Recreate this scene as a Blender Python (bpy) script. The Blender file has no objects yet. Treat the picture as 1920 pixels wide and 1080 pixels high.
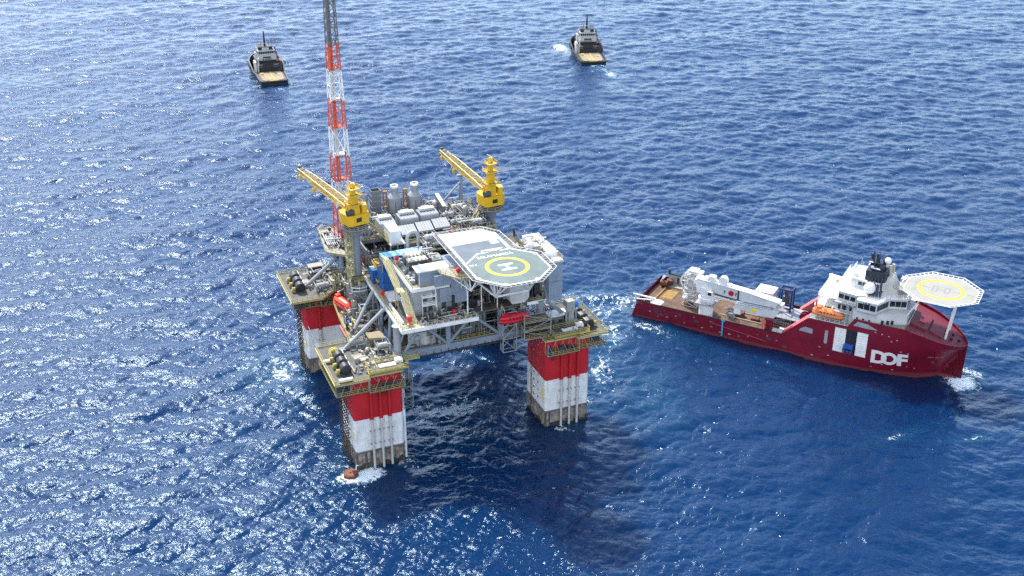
import bpy, math, random
import numpy as np
from mathutils import Vector, Matrix
random.seed(7)
R = math.radians
scene = bpy.context.scene
COL = scene.collection
V = Vector

# ------------------------------------------------------------------ frames
class Frame:
    """a local metre grid standing on the sea: origin, heading"""
    def __init__(s, x, y, yaw):
        s.o = V((x, y, 0)); s.yaw = yaw
        s.m = Matrix.Translation(s.o) @ Matrix.Rotation(yaw, 4, 'Z')
    def w(s, p): return s.m @ V(p)
RIG = Frame(-41.2, 253.7, R(22.2))
SHIP = Frame(41.6, 343.1, R(-29.3))

# ------------------------------------------------------------------ materials
MATS = {}
def nt(m): return m.node_tree.nodes, m.node_tree.links
def paint(name, col, rough=0.5, dirt=0.25, dirtcol=(0.10, 0.075, 0.05), streak=0.3, scale=0.5, metal=0.0, bump=0.0, var=0.12, corr=0.0):
    """weathered paint: patchy tone, vertical run stains, a little relief"""
    if name in MATS: return MATS[name]
    m = bpy.data.materials.new(name); m.use_nodes = True
    N, Lk = nt(m); b = N['Principled BSDF']
    b.inputs['Roughness'].default_value = rough; b.inputs['Metallic'].default_value = metal
    tc = N.new('ShaderNodeTexCoord')
    n1 = N.new('ShaderNodeTexNoise'); n1.inputs['Scale'].default_value = scale; n1.inputs['Detail'].default_value = 6
    Lk.new(tc.outputs['Object'], n1.inputs['Vector'])
    mp = N.new('ShaderNodeMapping'); mp.inputs['Scale'].default_value = (1.6, 1.6, 0.12)
    Lk.new(tc.outputs['Object'], mp.inputs['Vector'])
    n2 = N.new('ShaderNodeTexNoise'); n2.inputs['Scale'].default_value = 1.1; n2.inputs['Detail'].default_value = 5
    Lk.new(mp.outputs['Vector'], n2.inputs['Vector'])
    r1 = N.new('ShaderNodeMapRange'); r1.inputs[1].default_value = 0.3; r1.inputs[2].default_value = 0.7
    r1.inputs[3].default_value = 1 - var; r1.inputs[4].default_value = 1 + var
    Lk.new(n1.outputs['Fac'], r1.inputs[0])
    mul = N.new('ShaderNodeMix'); mul.data_type = 'RGBA'; mul.blend_type = 'MULTIPLY'; mul.inputs[0].default_value = 1
    mul.inputs[6].default_value = (*col, 1); Lk.new(r1.outputs[0], mul.inputs[7])
    r2 = N.new('ShaderNodeMapRange'); r2.inputs[1].default_value = 0.56; r2.inputs[2].default_value = 0.75
    r2.inputs[3].default_value = 0; r2.inputs[4].default_value = streak
    Lk.new(n2.outputs['Fac'], r2.inputs[0])
    r3 = N.new('ShaderNodeMapRange'); r3.inputs[1].default_value = 0.52; r3.inputs[2].default_value = 0.78
    r3.inputs[3].default_value = 0; r3.inputs[4].default_value = dirt
    n3 = N.new('ShaderNodeTexNoise'); n3.inputs['Scale'].default_value = scale * 3.1; n3.inputs['Detail'].default_value = 8
    Lk.new(tc.outputs['Object'], n3.inputs['Vector']); Lk.new(n3.outputs['Fac'], r3.inputs[0])
    mx = N.new('ShaderNodeMath'); mx.operation = 'MAXIMUM'
    Lk.new(r2.outputs[0], mx.inputs[0]); Lk.new(r3.outputs[0], mx.inputs[1])
    mix = N.new('ShaderNodeMix'); mix.data_type = 'RGBA'
    Lk.new(mx.outputs[0], mix.inputs[0]); Lk.new(mul.outputs[2], mix.inputs[6]); mix.inputs[7].default_value = (*dirtcol, 1)
    Lk.new(mix.outputs[2], b.inputs['Base Color'])
    if bump:
        bp = N.new('ShaderNodeBump'); bp.inputs['Strength'].default_value = bump; bp.inputs['Distance'].default_value = 0.05
        Lk.new(n3.outputs['Fac'], bp.inputs['Height']); Lk.new(bp.outputs[0], b.inputs['Normal'])
    MATS[name] = m
    return m
M = dict(
    red=paint('hull red paint', (0.50, 0.016, 0.022), .45, .18, (.16, .03, .03), .25, .25),
    white=paint('white paint', (0.50, 0.50, 0.485), .5, .22, (.33, .27, .2), .25, .35),
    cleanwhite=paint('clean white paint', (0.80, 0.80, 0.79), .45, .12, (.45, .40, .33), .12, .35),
    colwhite=paint('column white paint', (0.78, 0.79, 0.78), .5, .3, (.30, .25, .20), .62, .3),
    timber=paint('weathered fender timber', (0.24, 0.21, 0.185), .85, .75, (.03, .026, .022), .95, .8, bump=.4, var=.55),
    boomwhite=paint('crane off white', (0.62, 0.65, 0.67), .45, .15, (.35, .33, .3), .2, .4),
    shadedwhite=paint('ship shaded white', (0.56, 0.58, 0.59), .45, .2, (.36, .33, .29), .3, .35),  # white darkened so the ship's walls look shaded beside their roofs
    boomyellow=paint('pale boom yellow', (0.62, 0.50, 0.13), .5, .25, (.3, .2, .06), .2, .6),
    wettimber=paint('wet weedy timber', (0.045, 0.04, 0.03), .45, .6, (.012, .012, .012), .5, .9, bump=.4, var=.5),
    splash=paint('splash zone coating', (0.10, 0.085, 0.075), .8, .6, (.2, .09, .04), .7, .6, var=.4),
    grey=paint('light grey steel', (0.27, 0.295, 0.32), .5, .25, (.2, .15, .11), .3, .5),
    bluegrey=paint('blue grey steel', (0.21, 0.255, 0.31), .5, .2, (.13, .11, .09), .3, .5),
    cladding=paint('pale cladding', (0.31, 0.335, 0.36), .45, .2, (.28, .25, .22), .3, .5),
    midgrey=paint('mid grey steel', (0.15, 0.16, 0.17), .55, .3, (.11, .08, .06), .3, .6),
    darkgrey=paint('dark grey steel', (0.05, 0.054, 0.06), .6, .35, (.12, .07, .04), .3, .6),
    black=paint('black paint', (0.014, 0.016, 0.02), .5, .2, (.045, .032, .025), .25, .6),
    deck=paint('grating deck', (0.115, 0.11, 0.092), .8, .45, (.11, .09, .06), .1, .5, bump=.2, var=.25),
    paledeck=paint('pale painted deck', (0.27, 0.255, 0.21), .7, .45, (.2, .16, .1), .1, .45, var=.2),
    darkdeck=paint('dark deck plate', (0.085, 0.085, 0.08), .8, .4, (.07, .055, .045), .1, .5, var=.25),
    rail=paint('safety yellow rail', (0.38, 0.32, 0.085), .5, .3, (.3, .2, .08), .2, .8),
    railpale=paint('pale yellow edge', (0.40, 0.37, 0.20), .55, .3, (.3, .24, .12), .2, .8),
    yellow=paint('crane yellow', (0.66, 0.40, 0.008), .4, .14, (.4, .22, .03), .15, .4, var=.08),
    yellowdark=paint('aged crane yellow', (0.66, 0.44, 0.05), .5, .35, (.25, .15, .04), .3, .6),
    orange=paint('tower orange red', (0.60, 0.095, 0.035), .5, .2, (.3, .08, .04), .2, .5),
    lifeboat=paint('lifeboat orange red', (0.72, 0.06, 0.028), .35, .1, (.4, .06, .04), .1, .5, var=.06),
    deepred=paint('lifeboat deep red', (0.55, 0.012, 0.03), .35, .1, (.3, .02, .03), .1, .5, var=.06),
    safetyorange=paint('safety orange', (0.80, 0.20, 0.05), .4, .12, (.5, .14, .06), .1, .5, var=.06),
    firered=paint('fire red', (0.60, 0.02, 0.02), .4, .1, (.3, .03, .03), .1, .6),
    blue=paint('container blue', (0.012, 0.10, 0.33), .5, .2, (.05, .07, .12), .2, .6),
    lightblue=paint('sunlit blue roof', (0.20, 0.52, 0.72), .6, .2, (.3, .4, .45), .1, .5),  # container blue brightened to paint in sun on the roofs
    paleblue=paint('pale blue wall', (0.24, 0.30, 0.38), .5, .15, (.3, .33, .36), .25, .5),
    navy=paint('navy blue steel', (0.012, 0.03, 0.12), .5, .2, (.04, .04, .06), .2, .6),
    glass=paint('dark window glass', (0.012, 0.018, 0.022), .08, 0, (.02, .02, .02), 0, .5, var=0),
    rust=paint('rusty steel', (0.13, 0.045, 0.025), .85, .6, (.10, .035, .02), .4, 1.0, bump=.5, var=.35),
    wood=paint('working deck timber', (0.115, 0.06, 0.03), .85, .6, (.06, .05, .045), .1, .35, bump=.3, var=.4),
    tan=paint('tan deck', (0.235, 0.195, 0.12), .8, .5, (.20, .15, .08), .1, .25, var=.3),
    helgreen=paint('helideck green grey', (0.105, 0.145, 0.14), .75, .4, (.065, .085, .085), .05, .3, var=.16),
    helgrey=paint('helideck slate', (0.10, 0.125, 0.155), .75, .4, (.065, .08, .095), .05, .3, var=.16),
    helwhite=paint('helideck white', (0.50, 0.52, 0.53), .6, .2, (.3, .32, .33), .05, .25, var=.05),
    helcream=paint('ship helideck cream', (0.27, 0.265, 0.23), .7, .3, (.2, .19, .16), .05, .25, var=.06),
    markyellow=paint('marking yellow', (0.85, 0.66, 0.02), .6, .08, (.6, .5, .1), .05, .5, var=.05),
    markwhite=paint('marking white', (0.80, 0.80, 0.80), .6, .08, (.6, .6, .6), .05, .5, var=.04),
    brightgrey=paint('galvanised steel', (0.36, 0.375, 0.38), .4, .25, (.28, .25, .22), .25, .7, metal=.3),
    shiphull=paint('ship hull maroon', (0.18, 0.005, 0.022), .38, .35, (.075, .012, .016), .55, .22, var=.2),
    shipdeckred=paint('ship deck red', (0.17, 0.018, 0.03), .6, .3, (.2, .05, .05), .1, .3),
    pinkred=paint('pinkish red', (0.40, 0.075, 0.085), .55, .25, (.35, .15, .13), .1, .4),  # on the ship's cheeks this pink tone stands in for sunlight on red
    boottop=paint('antifouling', (0.16, 0.02, 0.03), .7, .4, (.09, .04, .04), .3, .4),
    letterblack=paint('lettering black', (0.02, 0.02, 0.022), .6, 0, (.02, .02, .02), 0, 1, var=0),
    cream=paint('cream paint', (0.42, 0.395, 0.32), .5, .3, (.3, .25, .17), .25, .6),
    tugwhite=paint('tug white', (0.52, 0.52, 0.50), .5, .2, (.16, .15, .13), .3, .3),
)

# ------------------------------------------------------------------ mesh builder
class MB:
    """collects shapes given in a frame's metres; build() links them as ONE mesh object"""
    def __init__(s): s.v = []; s.f = []; s.sm = []; s.mi = []; s.cur = 0; s.grp = []
    def add(s, vs, fs, smooth=False):
        o = len(s.v); s.grp.append((o, len(s.f))); s.v += [tuple(p) for p in vs]
        for f in fs: s.f.append(tuple(i + o for i in f)); s.sm.append(smooth); s.mi.append(s.cur)
        return s
    def mat(s, i): s.cur = i; return s
    def box(s, x0, x1, y0, y1, z0, z1):
        return s.add([(x0,y0,z0),(x1,y0,z0),(x1,y1,z0),(x0,y1,z0),(x0,y0,z1),(x1,y0,z1),(x1,y1,z1),(x0,y1,z1)],
                     [(3,2,1,0),(4,5,6,7),(0,1,5,4),(1,2,6,5),(2,3,7,6),(3,0,4,7)])
    def cbox(s, c, sz, rz=0, ry=0, rx=0):
        m = Matrix.Translation(c) @ Matrix.Rotation(rz,4,'Z') @ Matrix.Rotation(ry,4,'Y') @ Matrix.Rotation(rx,4,'X')
        h = [d/2 for d in sz]
        P = [m @ V((a*h[0], b*h[1], c_*h[2])) for c_ in (-1,1) for a,b in ((-1,-1),(1,-1),(1,1),(-1,1))]
        return s.add(P, [(3,2,1,0),(4,5,6,7),(0,1,5,4),(1,2,6,5),(2,3,7,6),(3,0,4,7)])
    def bar(s, p, q, r, n=8, r2=None, cap=True):
        p, q = V(p), V(q); d = q - p
        if d.length < 1e-6: return s
        d.normalize(); a = d.orthogonal().normalized()
        if abs(d.z) < .999: a = d.cross(V((0,0,1))).normalized()
        b = d.cross(a); r2 = r if r2 is None else r2
        off = math.pi/4 if n == 4 else 0
        vs = []
        for c, rr in ((p, r), (q, r2)):
            for i in range(n):
                t = 2*math.pi*i/n + off; vs.append(c + (a*math.cos(t) + b*math.sin(t))*rr)
        fs = [(i, (i+1)%n, n+(i+1)%n, n+i) for i in range(n)]
        s.add(vs, fs, n > 6)
        if cap: s.add(vs, [tuple(range(n-1,-1,-1)), tuple(range(n,2*n))])
        return s
    def path(s, pts, r, n=6):
        for a, b in zip(pts, pts[1:]): s.bar(a, b, r, n)
        return s
    def lathe(s, c, prof, n=20, axis='Z', rz=0):
        """prof: (radius, height) pairs along the axis"""
        c = V(c); vs = []
        rot = {'Z': Matrix.Identity(3), 'X': Matrix.Rotation(R(90),3,'Y'), 'Y': Matrix.Rotation(R(-90),3,'X')}[axis]
        rot = Matrix.Rotation(rz,3,'Z') @ rot
        for r_, h in prof:
            for i in range(n):
                t = 2*math.pi*i/n; vs.append(c + rot @ V((r_*math.cos(t), r_*math.sin(t), h)))
        k = len(prof)
        # a profile corner keeps its crease: every band has its own vertices
        for j in range(k-1):
            s.add(vs[j*n:(j+2)*n], [(i, (i+1)%n, n+(i+1)%n, n+i) for i in range(n)], True)
        s.add(vs[:n], [tuple(range(n-1,-1,-1))]); s.add(vs[-n:], [tuple(range(n))])
        return s
    def dome(s, c, r, n=14, k=7, zs=1.0, low=-0.5):
        c = V(c); vs = []
        for j in range(k+1):
            t = math.asin(low) + (math.pi/2 - math.asin(low))*j/k
            for i in range(n):
                a = 2*math.pi*i/n; vs.append(c + V((r*math.cos(t)*math.cos(a), r*math.cos(t)*math.sin(a), r*math.sin(t)*zs)))
        s.add(vs, [(j*n+i, j*n+(i+1)%n, (j+1)*n+(i+1)%n, (j+1)*n+i) for j in range(k) for i in range(n)], True)
        return s
    def prism(s, poly, z0, z1):
        n = len(poly)
        a = sum(poly[i][0]*poly[(i+1)%n][1] - poly[(i+1)%n][0]*poly[i][1] for i in range(n))
        if a < 0: poly = poly[::-1]
        vs = [(p[0],p[1],z0) for p in poly] + [(p[0],p[1],z1) for p in poly]
        return s.add(vs, [tuple(range(n-1,-1,-1)), tuple(range(n,2*n))] + [(i,(i+1)%n,n+(i+1)%n,n+i) for i in range(n)])
    def ring(s, c, r0, r1, z0, z1, n=64):
        vs = []
        for r_, z in ((r0,z0),(r1,z0),(r1,z1),(r0,z1)):
            for i in range(n):
                t = 2*math.pi*i/n; vs.append((c[0]+r_*math.cos(t), c[1]+r_*math.sin(t), z))
        fs = []
        for j in range(4):
            k = (j+1) % 4
            fs += [(j*n+i, j*n+(i+1)%n, k*n+(i+1)%n, k*n+i) for i in range(n)]
        return s.add(vs, fs)
    def wall_x(s, poly, x0, x1):
        """poly of (y,z), pushed out along x"""
        n = len(poly)
        vs = [(x0,p[0],p[1]) for p in poly] + [(x1,p[0],p[1]) for p in poly]
        return s.add(vs, [tuple(range(n-1,-1,-1)), tuple(range(n,2*n))] + [(i,(i+1)%n,n+(i+1)%n,n+i) for i in range(n)])
    def wall_y(s, poly, y0, y1):
        """poly of (x,z), pushed out along y"""
        n = len(poly)
        vs = [(p[0],y0,p[1]) for p in poly] + [(p[0],y1,p[1]) for p in poly]
        return s.add(vs, [tuple(range(n)), tuple(range(2*n-1,n-1,-1))] + [(n+i,n+(i+1)%n,(i+1)%n,i) for i in range(n)])
    def rail(s, pts, z, h=1.1, r=.055, step=2.0, kick=True):
        """guard rail along (x,y) points at deck height z"""
        for a, b in zip(pts, pts[1:]):
            L_ = math.hypot(b[0]-a[0], b[1]-a[1]); n = max(1, round(L_/step))
            for k in (1., .55):
                s.bar((a[0],a[1],z+h*k), (b[0],b[1],z+h*k), r, 4, cap=False)
            if kick: 
                s.bar((a[0],a[1],z+.1), (b[0],b[1],z+.1), .09, 4, cap=False)
            for i in range(n+1):
                t = i/n; x, y = a[0]+(b[0]-a[0])*t, a[1]+(b[1]-a[1])*t
                s.bar((x,y,z), (x,y,z+h), r, 4, cap=False)
        return s
    def corrugated(s, a, b, z0, z1, pitch=.9, depth=.12, thick=.15):
        """ribbed sheet wall from a to b (x,y)"""
        a, b = V((a[0],a[1])), V((b[0],b[1])); d = b - a; L_ = d.length; d.normalize(); nrm = V((d.y,-d.x))
        n = max(2, int(L_/pitch)*4); vs = []
        for i in range(n+1):
            o = depth if (i % 4) in (1,2) else 0
            p = a + d*(L_*i/n) + nrm*o; vs += [(p.x,p.y,z0),(p.x,p.y,z1)]
        s.add(vs, [(2*i,2*i+2,2*i+3,2*i+1) for i in range(n)])
        q = [a - nrm*thick, b - nrm*thick]
        s.add([(q[0].x,q[0].y,z0),(q[1].x,q[1].y,z0),(q[1].x,q[1].y,z1),(q[0].x,q[0].y,z1),(a.x,a.y,z1),(b.x,b.y,z1),(a.x,a.y,z0),(b.x,b.y,z0)],
              [(1,0,3,2),(4,5,2,3),(0,6,4,3),(7,1,2,5)])
        return s
    def loft(s, rings, closed=True, smooth=True, caps=True):
        n = len(rings[0]); vs = [p for r_ in rings for p in r_]
        m = n if closed else n-1
        s.add(vs, [(j*n+i, j*n+(i+1)%n, (j+1)*n+(i+1)%n, (j+1)*n+i) for j in range(len(rings)-1) for i in range(m)], smooth)
        if caps: s.add(rings[0], [tuple(range(n-1,-1,-1))]); s.add(rings[-1], [tuple(range(n))])
        return s
    def lattice(s, A, B, n, r, rd=None, x=False):
        """braced lattice between two rectangles of corner points A (start) and B (end)"""
        rd = rd or r*.6; A = [V(p) for p in A]; B = [V(p) for p in B]; k = len(A)
        P = [[A[i].lerp(B[i], j/n) for i in range(k)] for j in range(n+1)]
        for i in range(k): s.bar(A[i], B[i], r, 6)
        for j in range(n):
            for i in range(k):
                i2 = (i+1) % k
                if x or (i+j) % 2: s.bar(P[j][i], P[j+1][i2], rd, 5, cap=False)
                if x or not (i+j) % 2: s.bar(P[j][i2], P[j+1][i], rd, 5, cap=False)
                s.bar(P[j][i], P[j][i2], rd, 5, cap=False)
        for i in range(k): s.bar(P[n][i], P[n][(i+1)%k], rd, 5, cap=False)
        return s
    def build(s, name, mats, parent=None, frame=None, base=(0,0,0), kind=None):
        """vertices are in the frame's metres; the object sits at `base` of that frame"""
        me = bpy.data.meshes.new(name)
        b = V(base)
        me.from_pydata([tuple(V(p)-b) for p in s.v], [], s.f)
        me.polygons.foreach_set('use_smooth', s.sm)
        if not isinstance(mats, (list, tuple)): mats = [mats]
        for m in mats: me.materials.append(m)
        me.polygons.foreach_set('material_index', s.mi)
        me.update()
        o = bpy.data.objects.new(name, me); COL.objects.link(o)
        if parent is not None: o.parent = parent
        elif frame is not None: o.matrix_world = frame.m @ Matrix.Translation(b)
        if kind: o['kind'] = kind
        return o

def tag(o, label, cat, group=None):
    o['label'] = label; o['category'] = cat
    if group: o['group'] = group
    return o
class Thing:
    """an Empty at the thing's base; part() adds children, sub() grandchildren"""
    def __init__(s, name, label, cat, frame, base=(0,0,0), group=None):
        s.e = bpy.data.objects.new(name, None); COL.objects.link(s.e); s.e.empty_display_size = .5
        s.base = V(base); s.e.matrix_world = frame.m @ Matrix.Translation(s.base)
        tag(s.e, label, cat, group)
    def part(s, name, mb, mats, label=None):
        o = mb.build(name, mats, s.e, None, s.base)
        if label: o['label'] = label
        return o
    def each(s, name, mb, mats, parent=None):
        """one object per shape collected in mb"""
        ends = mb.grp[1:] + [(len(mb.v), len(mb.f))]
        for (v0, f0), (v1, f1) in zip(mb.grp, ends):
            q = MB(); q.v = mb.v[v0:v1]; q.f = [tuple(i-v0 for i in f) for f in mb.f[f0:f1]]; q.sm = mb.sm[f0:f1]; q.mi = mb.mi[f0:f1]
            q.build(name, mats, parent or s.e, None, s.base)
    def sub(s, name, parent, mb, mats, label=None):
        o = mb.build(name, mats, parent, None, s.base)
        if label: o['label'] = label
        return o
    def text(s, name, parent, body, size, mat, M4, ext=.02, align='CENTER', sx=1.0):
        """lettering as a thin mesh; M4 places the text plane in the frame's metres"""
        cu = bpy.data.curves.new(name, 'FONT'); cu.body = body; cu.size = size; cu.extrude = ext
        cu.align_x = align; cu.align_y = 'CENTER'; cu.resolution_u = 3; cu.offset = size*.012
        t = bpy.data.objects.new(name, cu); COL.objects.link(t)
        dg = bpy.context.evaluated_depsgraph_get()
        me = bpy.data.meshes.new_from_object(t.evaluated_get(dg))
        bpy.data.objects.remove(t); bpy.data.curves.remove(cu)
        me.materials.clear(); me.materials.append(mat)
        me.transform(Matrix.Translation(-s.base) @ M4 @ Matrix.Scale(sx, 4, (1,0,0)))
        me.name = name
        o = bpy.data.objects.new(name, me); COL.objects.link(o); o.parent = parent
        return o
def plane_m(origin, xdir, ydir):
    x = V(xdir).normalized(); y = V(ydir).normalized(); z = x.cross(y)
    m = Matrix((x, y, z)).transposed().to_4x4(); m.translation = V(origin)
    return m
def copy_tree(o, parent=None):
    c = o.copy(); COL.objects.link(c)
    if parent is not None: c.parent = parent
    for ch in o.children: copy_tree(ch, c)
    return c

# ------------------------------------------------------------------ camera and light
cam = bpy.data.cameras.new('camera'); cam.sensor_width = 36; cam.lens = 36*2150/1920; cam.clip_end = 60000; cam.clip_start = 1
co = bpy.data.objects.new('camera', cam); COL.objects.link(co)
co.location = (0, 0, 178); co.rotation_euler = (R(90-26), 0, 0); scene.camera = co
SUN_AZ, SUN_EL = R(30), R(50)       # azimuth measured to the left of straight ahead
sd = V((-math.sin(SUN_AZ)*math.cos(SUN_EL), math.cos(SUN_AZ)*math.cos(SUN_EL), math.sin(SUN_EL)))
sl = bpy.data.lights.new('sun', 'SUN'); sl.energy = 3.2; sl.angle = R(.53); sl.color = (1, .955, .88)
so = bpy.data.objects.new('sun', sl); COL.objects.link(so); so.rotation_euler = sd.to_track_quat('Z', 'Y').to_euler(); so.location = (-200, 300, 400)
CLOUD = dict(toward=(-.52,-.84,.05), bias=.175, col=(4.6,4.8,5.1))
world = bpy.data.worlds.new('World'); scene.world = world; world.use_nodes = True
N, Lk = world.node_tree.nodes, world.node_tree.links
sky = N.new('ShaderNodeTexSky'); sky.sky_type = 'NISHITA'; sky.sun_disc = False
sky.sun_elevation = SUN_EL; sky.sun_rotation = -SUN_AZ
sky.air_density = .8; sky.dust_density = 0.5; sky.ozone_density = 1.0
# bright cumulus added out of view for fill, thicker behind the viewer and left
tcw = N.new('ShaderNodeTexCoord')
mpw = N.new('ShaderNodeMapping'); mpw.inputs['Scale'].default_value = (1, 1, 2.2); mpw.inputs['Location'].default_value = (3.1, 1.7, .4)
Lk.new(tcw.outputs['Generated'], mpw.inputs['Vector'])
nzw = N.new('ShaderNodeTexNoise'); nzw.inputs['Scale'].default_value = 2.6; nzw.inputs['Detail'].default_value = 7; nzw.inputs['Roughness'].default_value = .58
Lk.new(mpw.outputs[0], nzw.inputs['Vector'])
dt = N.new('ShaderNodeVectorMath'); dt.operation = 'DOT_PRODUCT'; dt.inputs[1].default_value = CLOUD['toward']
Lk.new(tcw.outputs['Generated'], dt.inputs[0])
ad = N.new('ShaderNodeMath'); ad.operation = 'MULTIPLY_ADD'; Lk.new(dt.outputs['Value'], ad.inputs[0]); ad.inputs[1].default_value = CLOUD['bias']; Lk.new(nzw.outputs['Fac'], ad.inputs[2])
rg_ = N.new('ShaderNodeMapRange'); rg_.interpolation_type = 'SMOOTHSTEP'; rg_.inputs[1].default_value = .47; rg_.inputs[2].default_value = .66; rg_.inputs[4].default_value = .9
Lk.new(ad.outputs[0], rg_.inputs[0])
mxw = N.new('ShaderNodeMix'); mxw.data_type = 'RGBA'; Lk.new(rg_.outputs[0], mxw.inputs[0]); Lk.new(sky.outputs[0], mxw.inputs[6]); mxw.inputs[7].default_value = (*CLOUD['col'], 1)
Lk.new(mxw.outputs[2], N['Background'].inputs[0]); N['Background'].inputs[1].default_value = .15
scene.view_settings.view_transform = 'Standard'; scene.view_settings.look = 'None'
scene.view_settings.exposure = 1.32; scene.view_settings.gamma = 1
cy = scene.cycles
cy.max_bounces = 6; cy.glossy_bounces = 3; cy.diffuse_bounces = 3; cy.transmission_bounces = 2
cy.sample_clamp_indirect = 2.5; cy.caustics_reflective = False; cy.caustics_refractive = False
cy.use_denoising = False; cy.sample_clamp_direct = 4.0

# ------------------------------------------------------------------ the sea
def wave_tile(Nn, L, seed, wdir, U, lmin, lmax, spread, chop, rms, pw=4.):
    rg = np.random.default_rng(seed)
    k1 = 2*np.pi*np.fft.fftfreq(Nn, L/Nn)
    kx, ky = np.meshgrid(k1, k1, indexing='xy'); k = np.hypot(kx, ky); k[0,0] = 1e-9
    Lw = U*U/9.81
    c = (kx*math.cos(wdir) + ky*math.sin(wdir))/k
    S = np.exp(-1/(k*Lw)**2)/k**pw*(np.abs(c)**spread)
    S = np.where(c < 0, S*.06, S)
    lam = 2*np.pi/k; S[(lam < lmin) | (lam > lmax)] = 0
    a = np.sqrt(S)*(rg.standard_normal((Nn,Nn)) + 1j*rg.standard_normal((Nn,Nn)))
    h = np.fft.ifft2(a)
    sc = rms/h.real.std()
    a = a*sc
    hx = lambda f: np.fft.ifft2(f).real
    H = hx(a); Dx = hx(-1j*kx/k*a)*chop; Dy = hx(-1j*ky/k*a)*chop
    Jxx = 1 + chop*hx(kx*kx/k*a); Jyy = 1 + chop*hx(ky*ky/k*a); Jxy = chop*hx(kx*ky/k*a)
    J = Jxx*Jyy - Jxy*Jxy
    return np.stack([H, Dx, Dy, J], -1)
def sample(tile, L, x, y, rot):
    Nn = tile.shape[0]; c, s = math.cos(rot), math.sin(rot)
    u = (c*x + s*y)/L*Nn; v = (-s*x + c*y)/L*Nn
    i, j = np.floor(u).astype(int), np.floor(v).astype(int); fu, fv = (u-i)[...,None], (v-j)[...,None]
    i %= Nn; j %= Nn; i1, j1 = (i+1)%Nn, (j+1)%Nn
    r = (tile[j,i]*(1-fu)*(1-fv) + tile[j,i1]*fu*(1-fv) + tile[j1,i]*(1-fu)*fv + tile[j1,i1]*fu*fv)
    dx = c*r[...,1] - s*r[...,2]; dy = s*r[...,1] + c*r[...,2]
    return r[...,0], dx, dy, r[...,3]
def smooth(e0, e1, x):
    t = np.clip((x-e0)/(e1-e0), 0, 1); return t*t*(3-2*t)
def sea():
    WD = R(-90+12)                                   # the waves run towards the camera
    T1 = wave_tile(512, 460., 3, WD, 5.8, 6, 90, 2.0, 1.2, .20)
    T2 = wave_tile(512, 96., 5, WD-.5, 3.4, .7, 8, 1.2, 1.1, .085, 3.3)
    T3 = wave_tile(256, 167., 9, WD+.5, 4.2, 2.5, 20, 1.4, 1.1, .12)
    T0 = wave_tile(256, 690., 11, WD+.25, 9., 60, 170, 6.0, 1.0, .24)
    az = np.concatenate([np.linspace(-78,-36,50)[:-1], np.linspace(-36,36,1150), np.linspace(36,78,50)[1:]])*np.pi/180
    r = np.concatenate([np.geomspace(30,170,50)[:-1], np.geomspace(170,1150,1080), np.geomspace(1150,45000,130)[1:]])
    A, Rr = np.meshgrid(az, r); x = Rr*np.sin(A); y = Rr*np.cos(A)
    fade = 1 - smooth(1100, 2600, Rr)
    h1, dx1, dy1, J1 = sample(T1, 460., x, y, 0.)
    h2, dx2, dy2, J2 = sample(T2, 96., x, y, .5)
    h0, dx0, dy0, J0 = sample(T0, 690., x, y, .15)
    h3, dx3, dy3, J3 = sample(T3, 167., x, y, -.35)
    f2 = fade*(1 - .45*smooth(450, 1000, Rr))
    # gusts and slicks: the short chop is livelier in some patches than in others
    g = .5 + .5*np.sin(x*.021 + 1.7*np.sin(y*.013 + 1))*np.sin(y*.017 + 1.3*np.sin(x*.011)); g2 = .5 + .5*np.sin(x*.047+.02*y + 2*np.sin(y*.031))*np.sin(y*.041 - .012*x + 1.9*np.sin(x*.027+2)); f2 = f2*(.45 + .55*g + .5*g2); f3 = fade*(.6+.8*(1-g2)*(.4+.6*g))
    Z = h0*fade + h1*fade + h2*f2 + h3*f3
    X = x + dx1*fade + dx2*f2 + dx3*f3; Y = y + dy1*fade + dy2*f2 + dy3*f3
    # white water: steep folding crests, and water churned by the hulls and columns
    J = J1 + (J2-1)*.75*f2 + (J3-1)*f3
    print('J', np.percentile(J,[.02,.05,.1,.3,1,5])); crest = smooth(np.percentile(J,.25), np.percentile(J,.02), J)*fade*.95
    def blob(frame, px, py, rx, ry, a=0., p=1.0):
        o = frame.w((px, py, 0)); c, s = math.cos(frame.yaw+a), math.sin(frame.yaw+a)
        u = ((x-o.x)*c + (y-o.y)*s)/rx; v = (-(x-o.x)*s + (y-o.y)*c)/ry
        return np.exp(-(u*u+v*v)**p)
    foam = np.zeros_like(x); aer = np.zeros_like(x)
    def F(frame, px, py, rx, ry, amt, a=0., p=1., tint=None):
        nonlocal foam, aer
        b = blob(frame, px, py, rx, ry, a, p)
        foam = np.maximum(foam, b*amt); aer = np.maximum(aer, b*(amt if tint is None else tint))
    FOAM_SPOTS(F)
    foam = np.clip(foam + crest, 0, 1)
    n0, n1 = x.shape
    me = bpy.data.meshes.new('sea')
    co_ = np.stack([X, Y, Z], -1).reshape(-1, 3).astype(np.float32)
    idx = np.arange(n0*n1).reshape(n0, n1)
    q = np.stack([idx[:-1,:-1], idx[1:,:-1], idx[1:,1:], idx[:-1,1:]], -1).reshape(-1, 4)[:, ::-1].astype(np.int32)
    me.vertices.add(len(co_)); me.vertices.foreach_set('co', co_.ravel())
    me.loops.add(q.size); me.loops.foreach_set('vertex_index', q.ravel())
    me.polygons.add(len(q)); me.polygons.foreach_set('loop_start', np.arange(0, q.size, 4, dtype=np.int32))
    me.polygons.foreach_set('use_smooth', np.ones(len(q), bool))
    me.update(calc_edges=True)
    for nm, arr in (('foam', foam), ('aerated', aer)):
        at = me.attributes.new(nm, 'FLOAT', 'POINT'); at.data.foreach_set('value', arr.ravel().astype(np.float32))
    m = bpy.data.materials.new('sea water'); m.use_nodes = True; N, Lk = nt(m)
    b = N['Principled BSDF']; out = N['Material Output']
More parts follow.
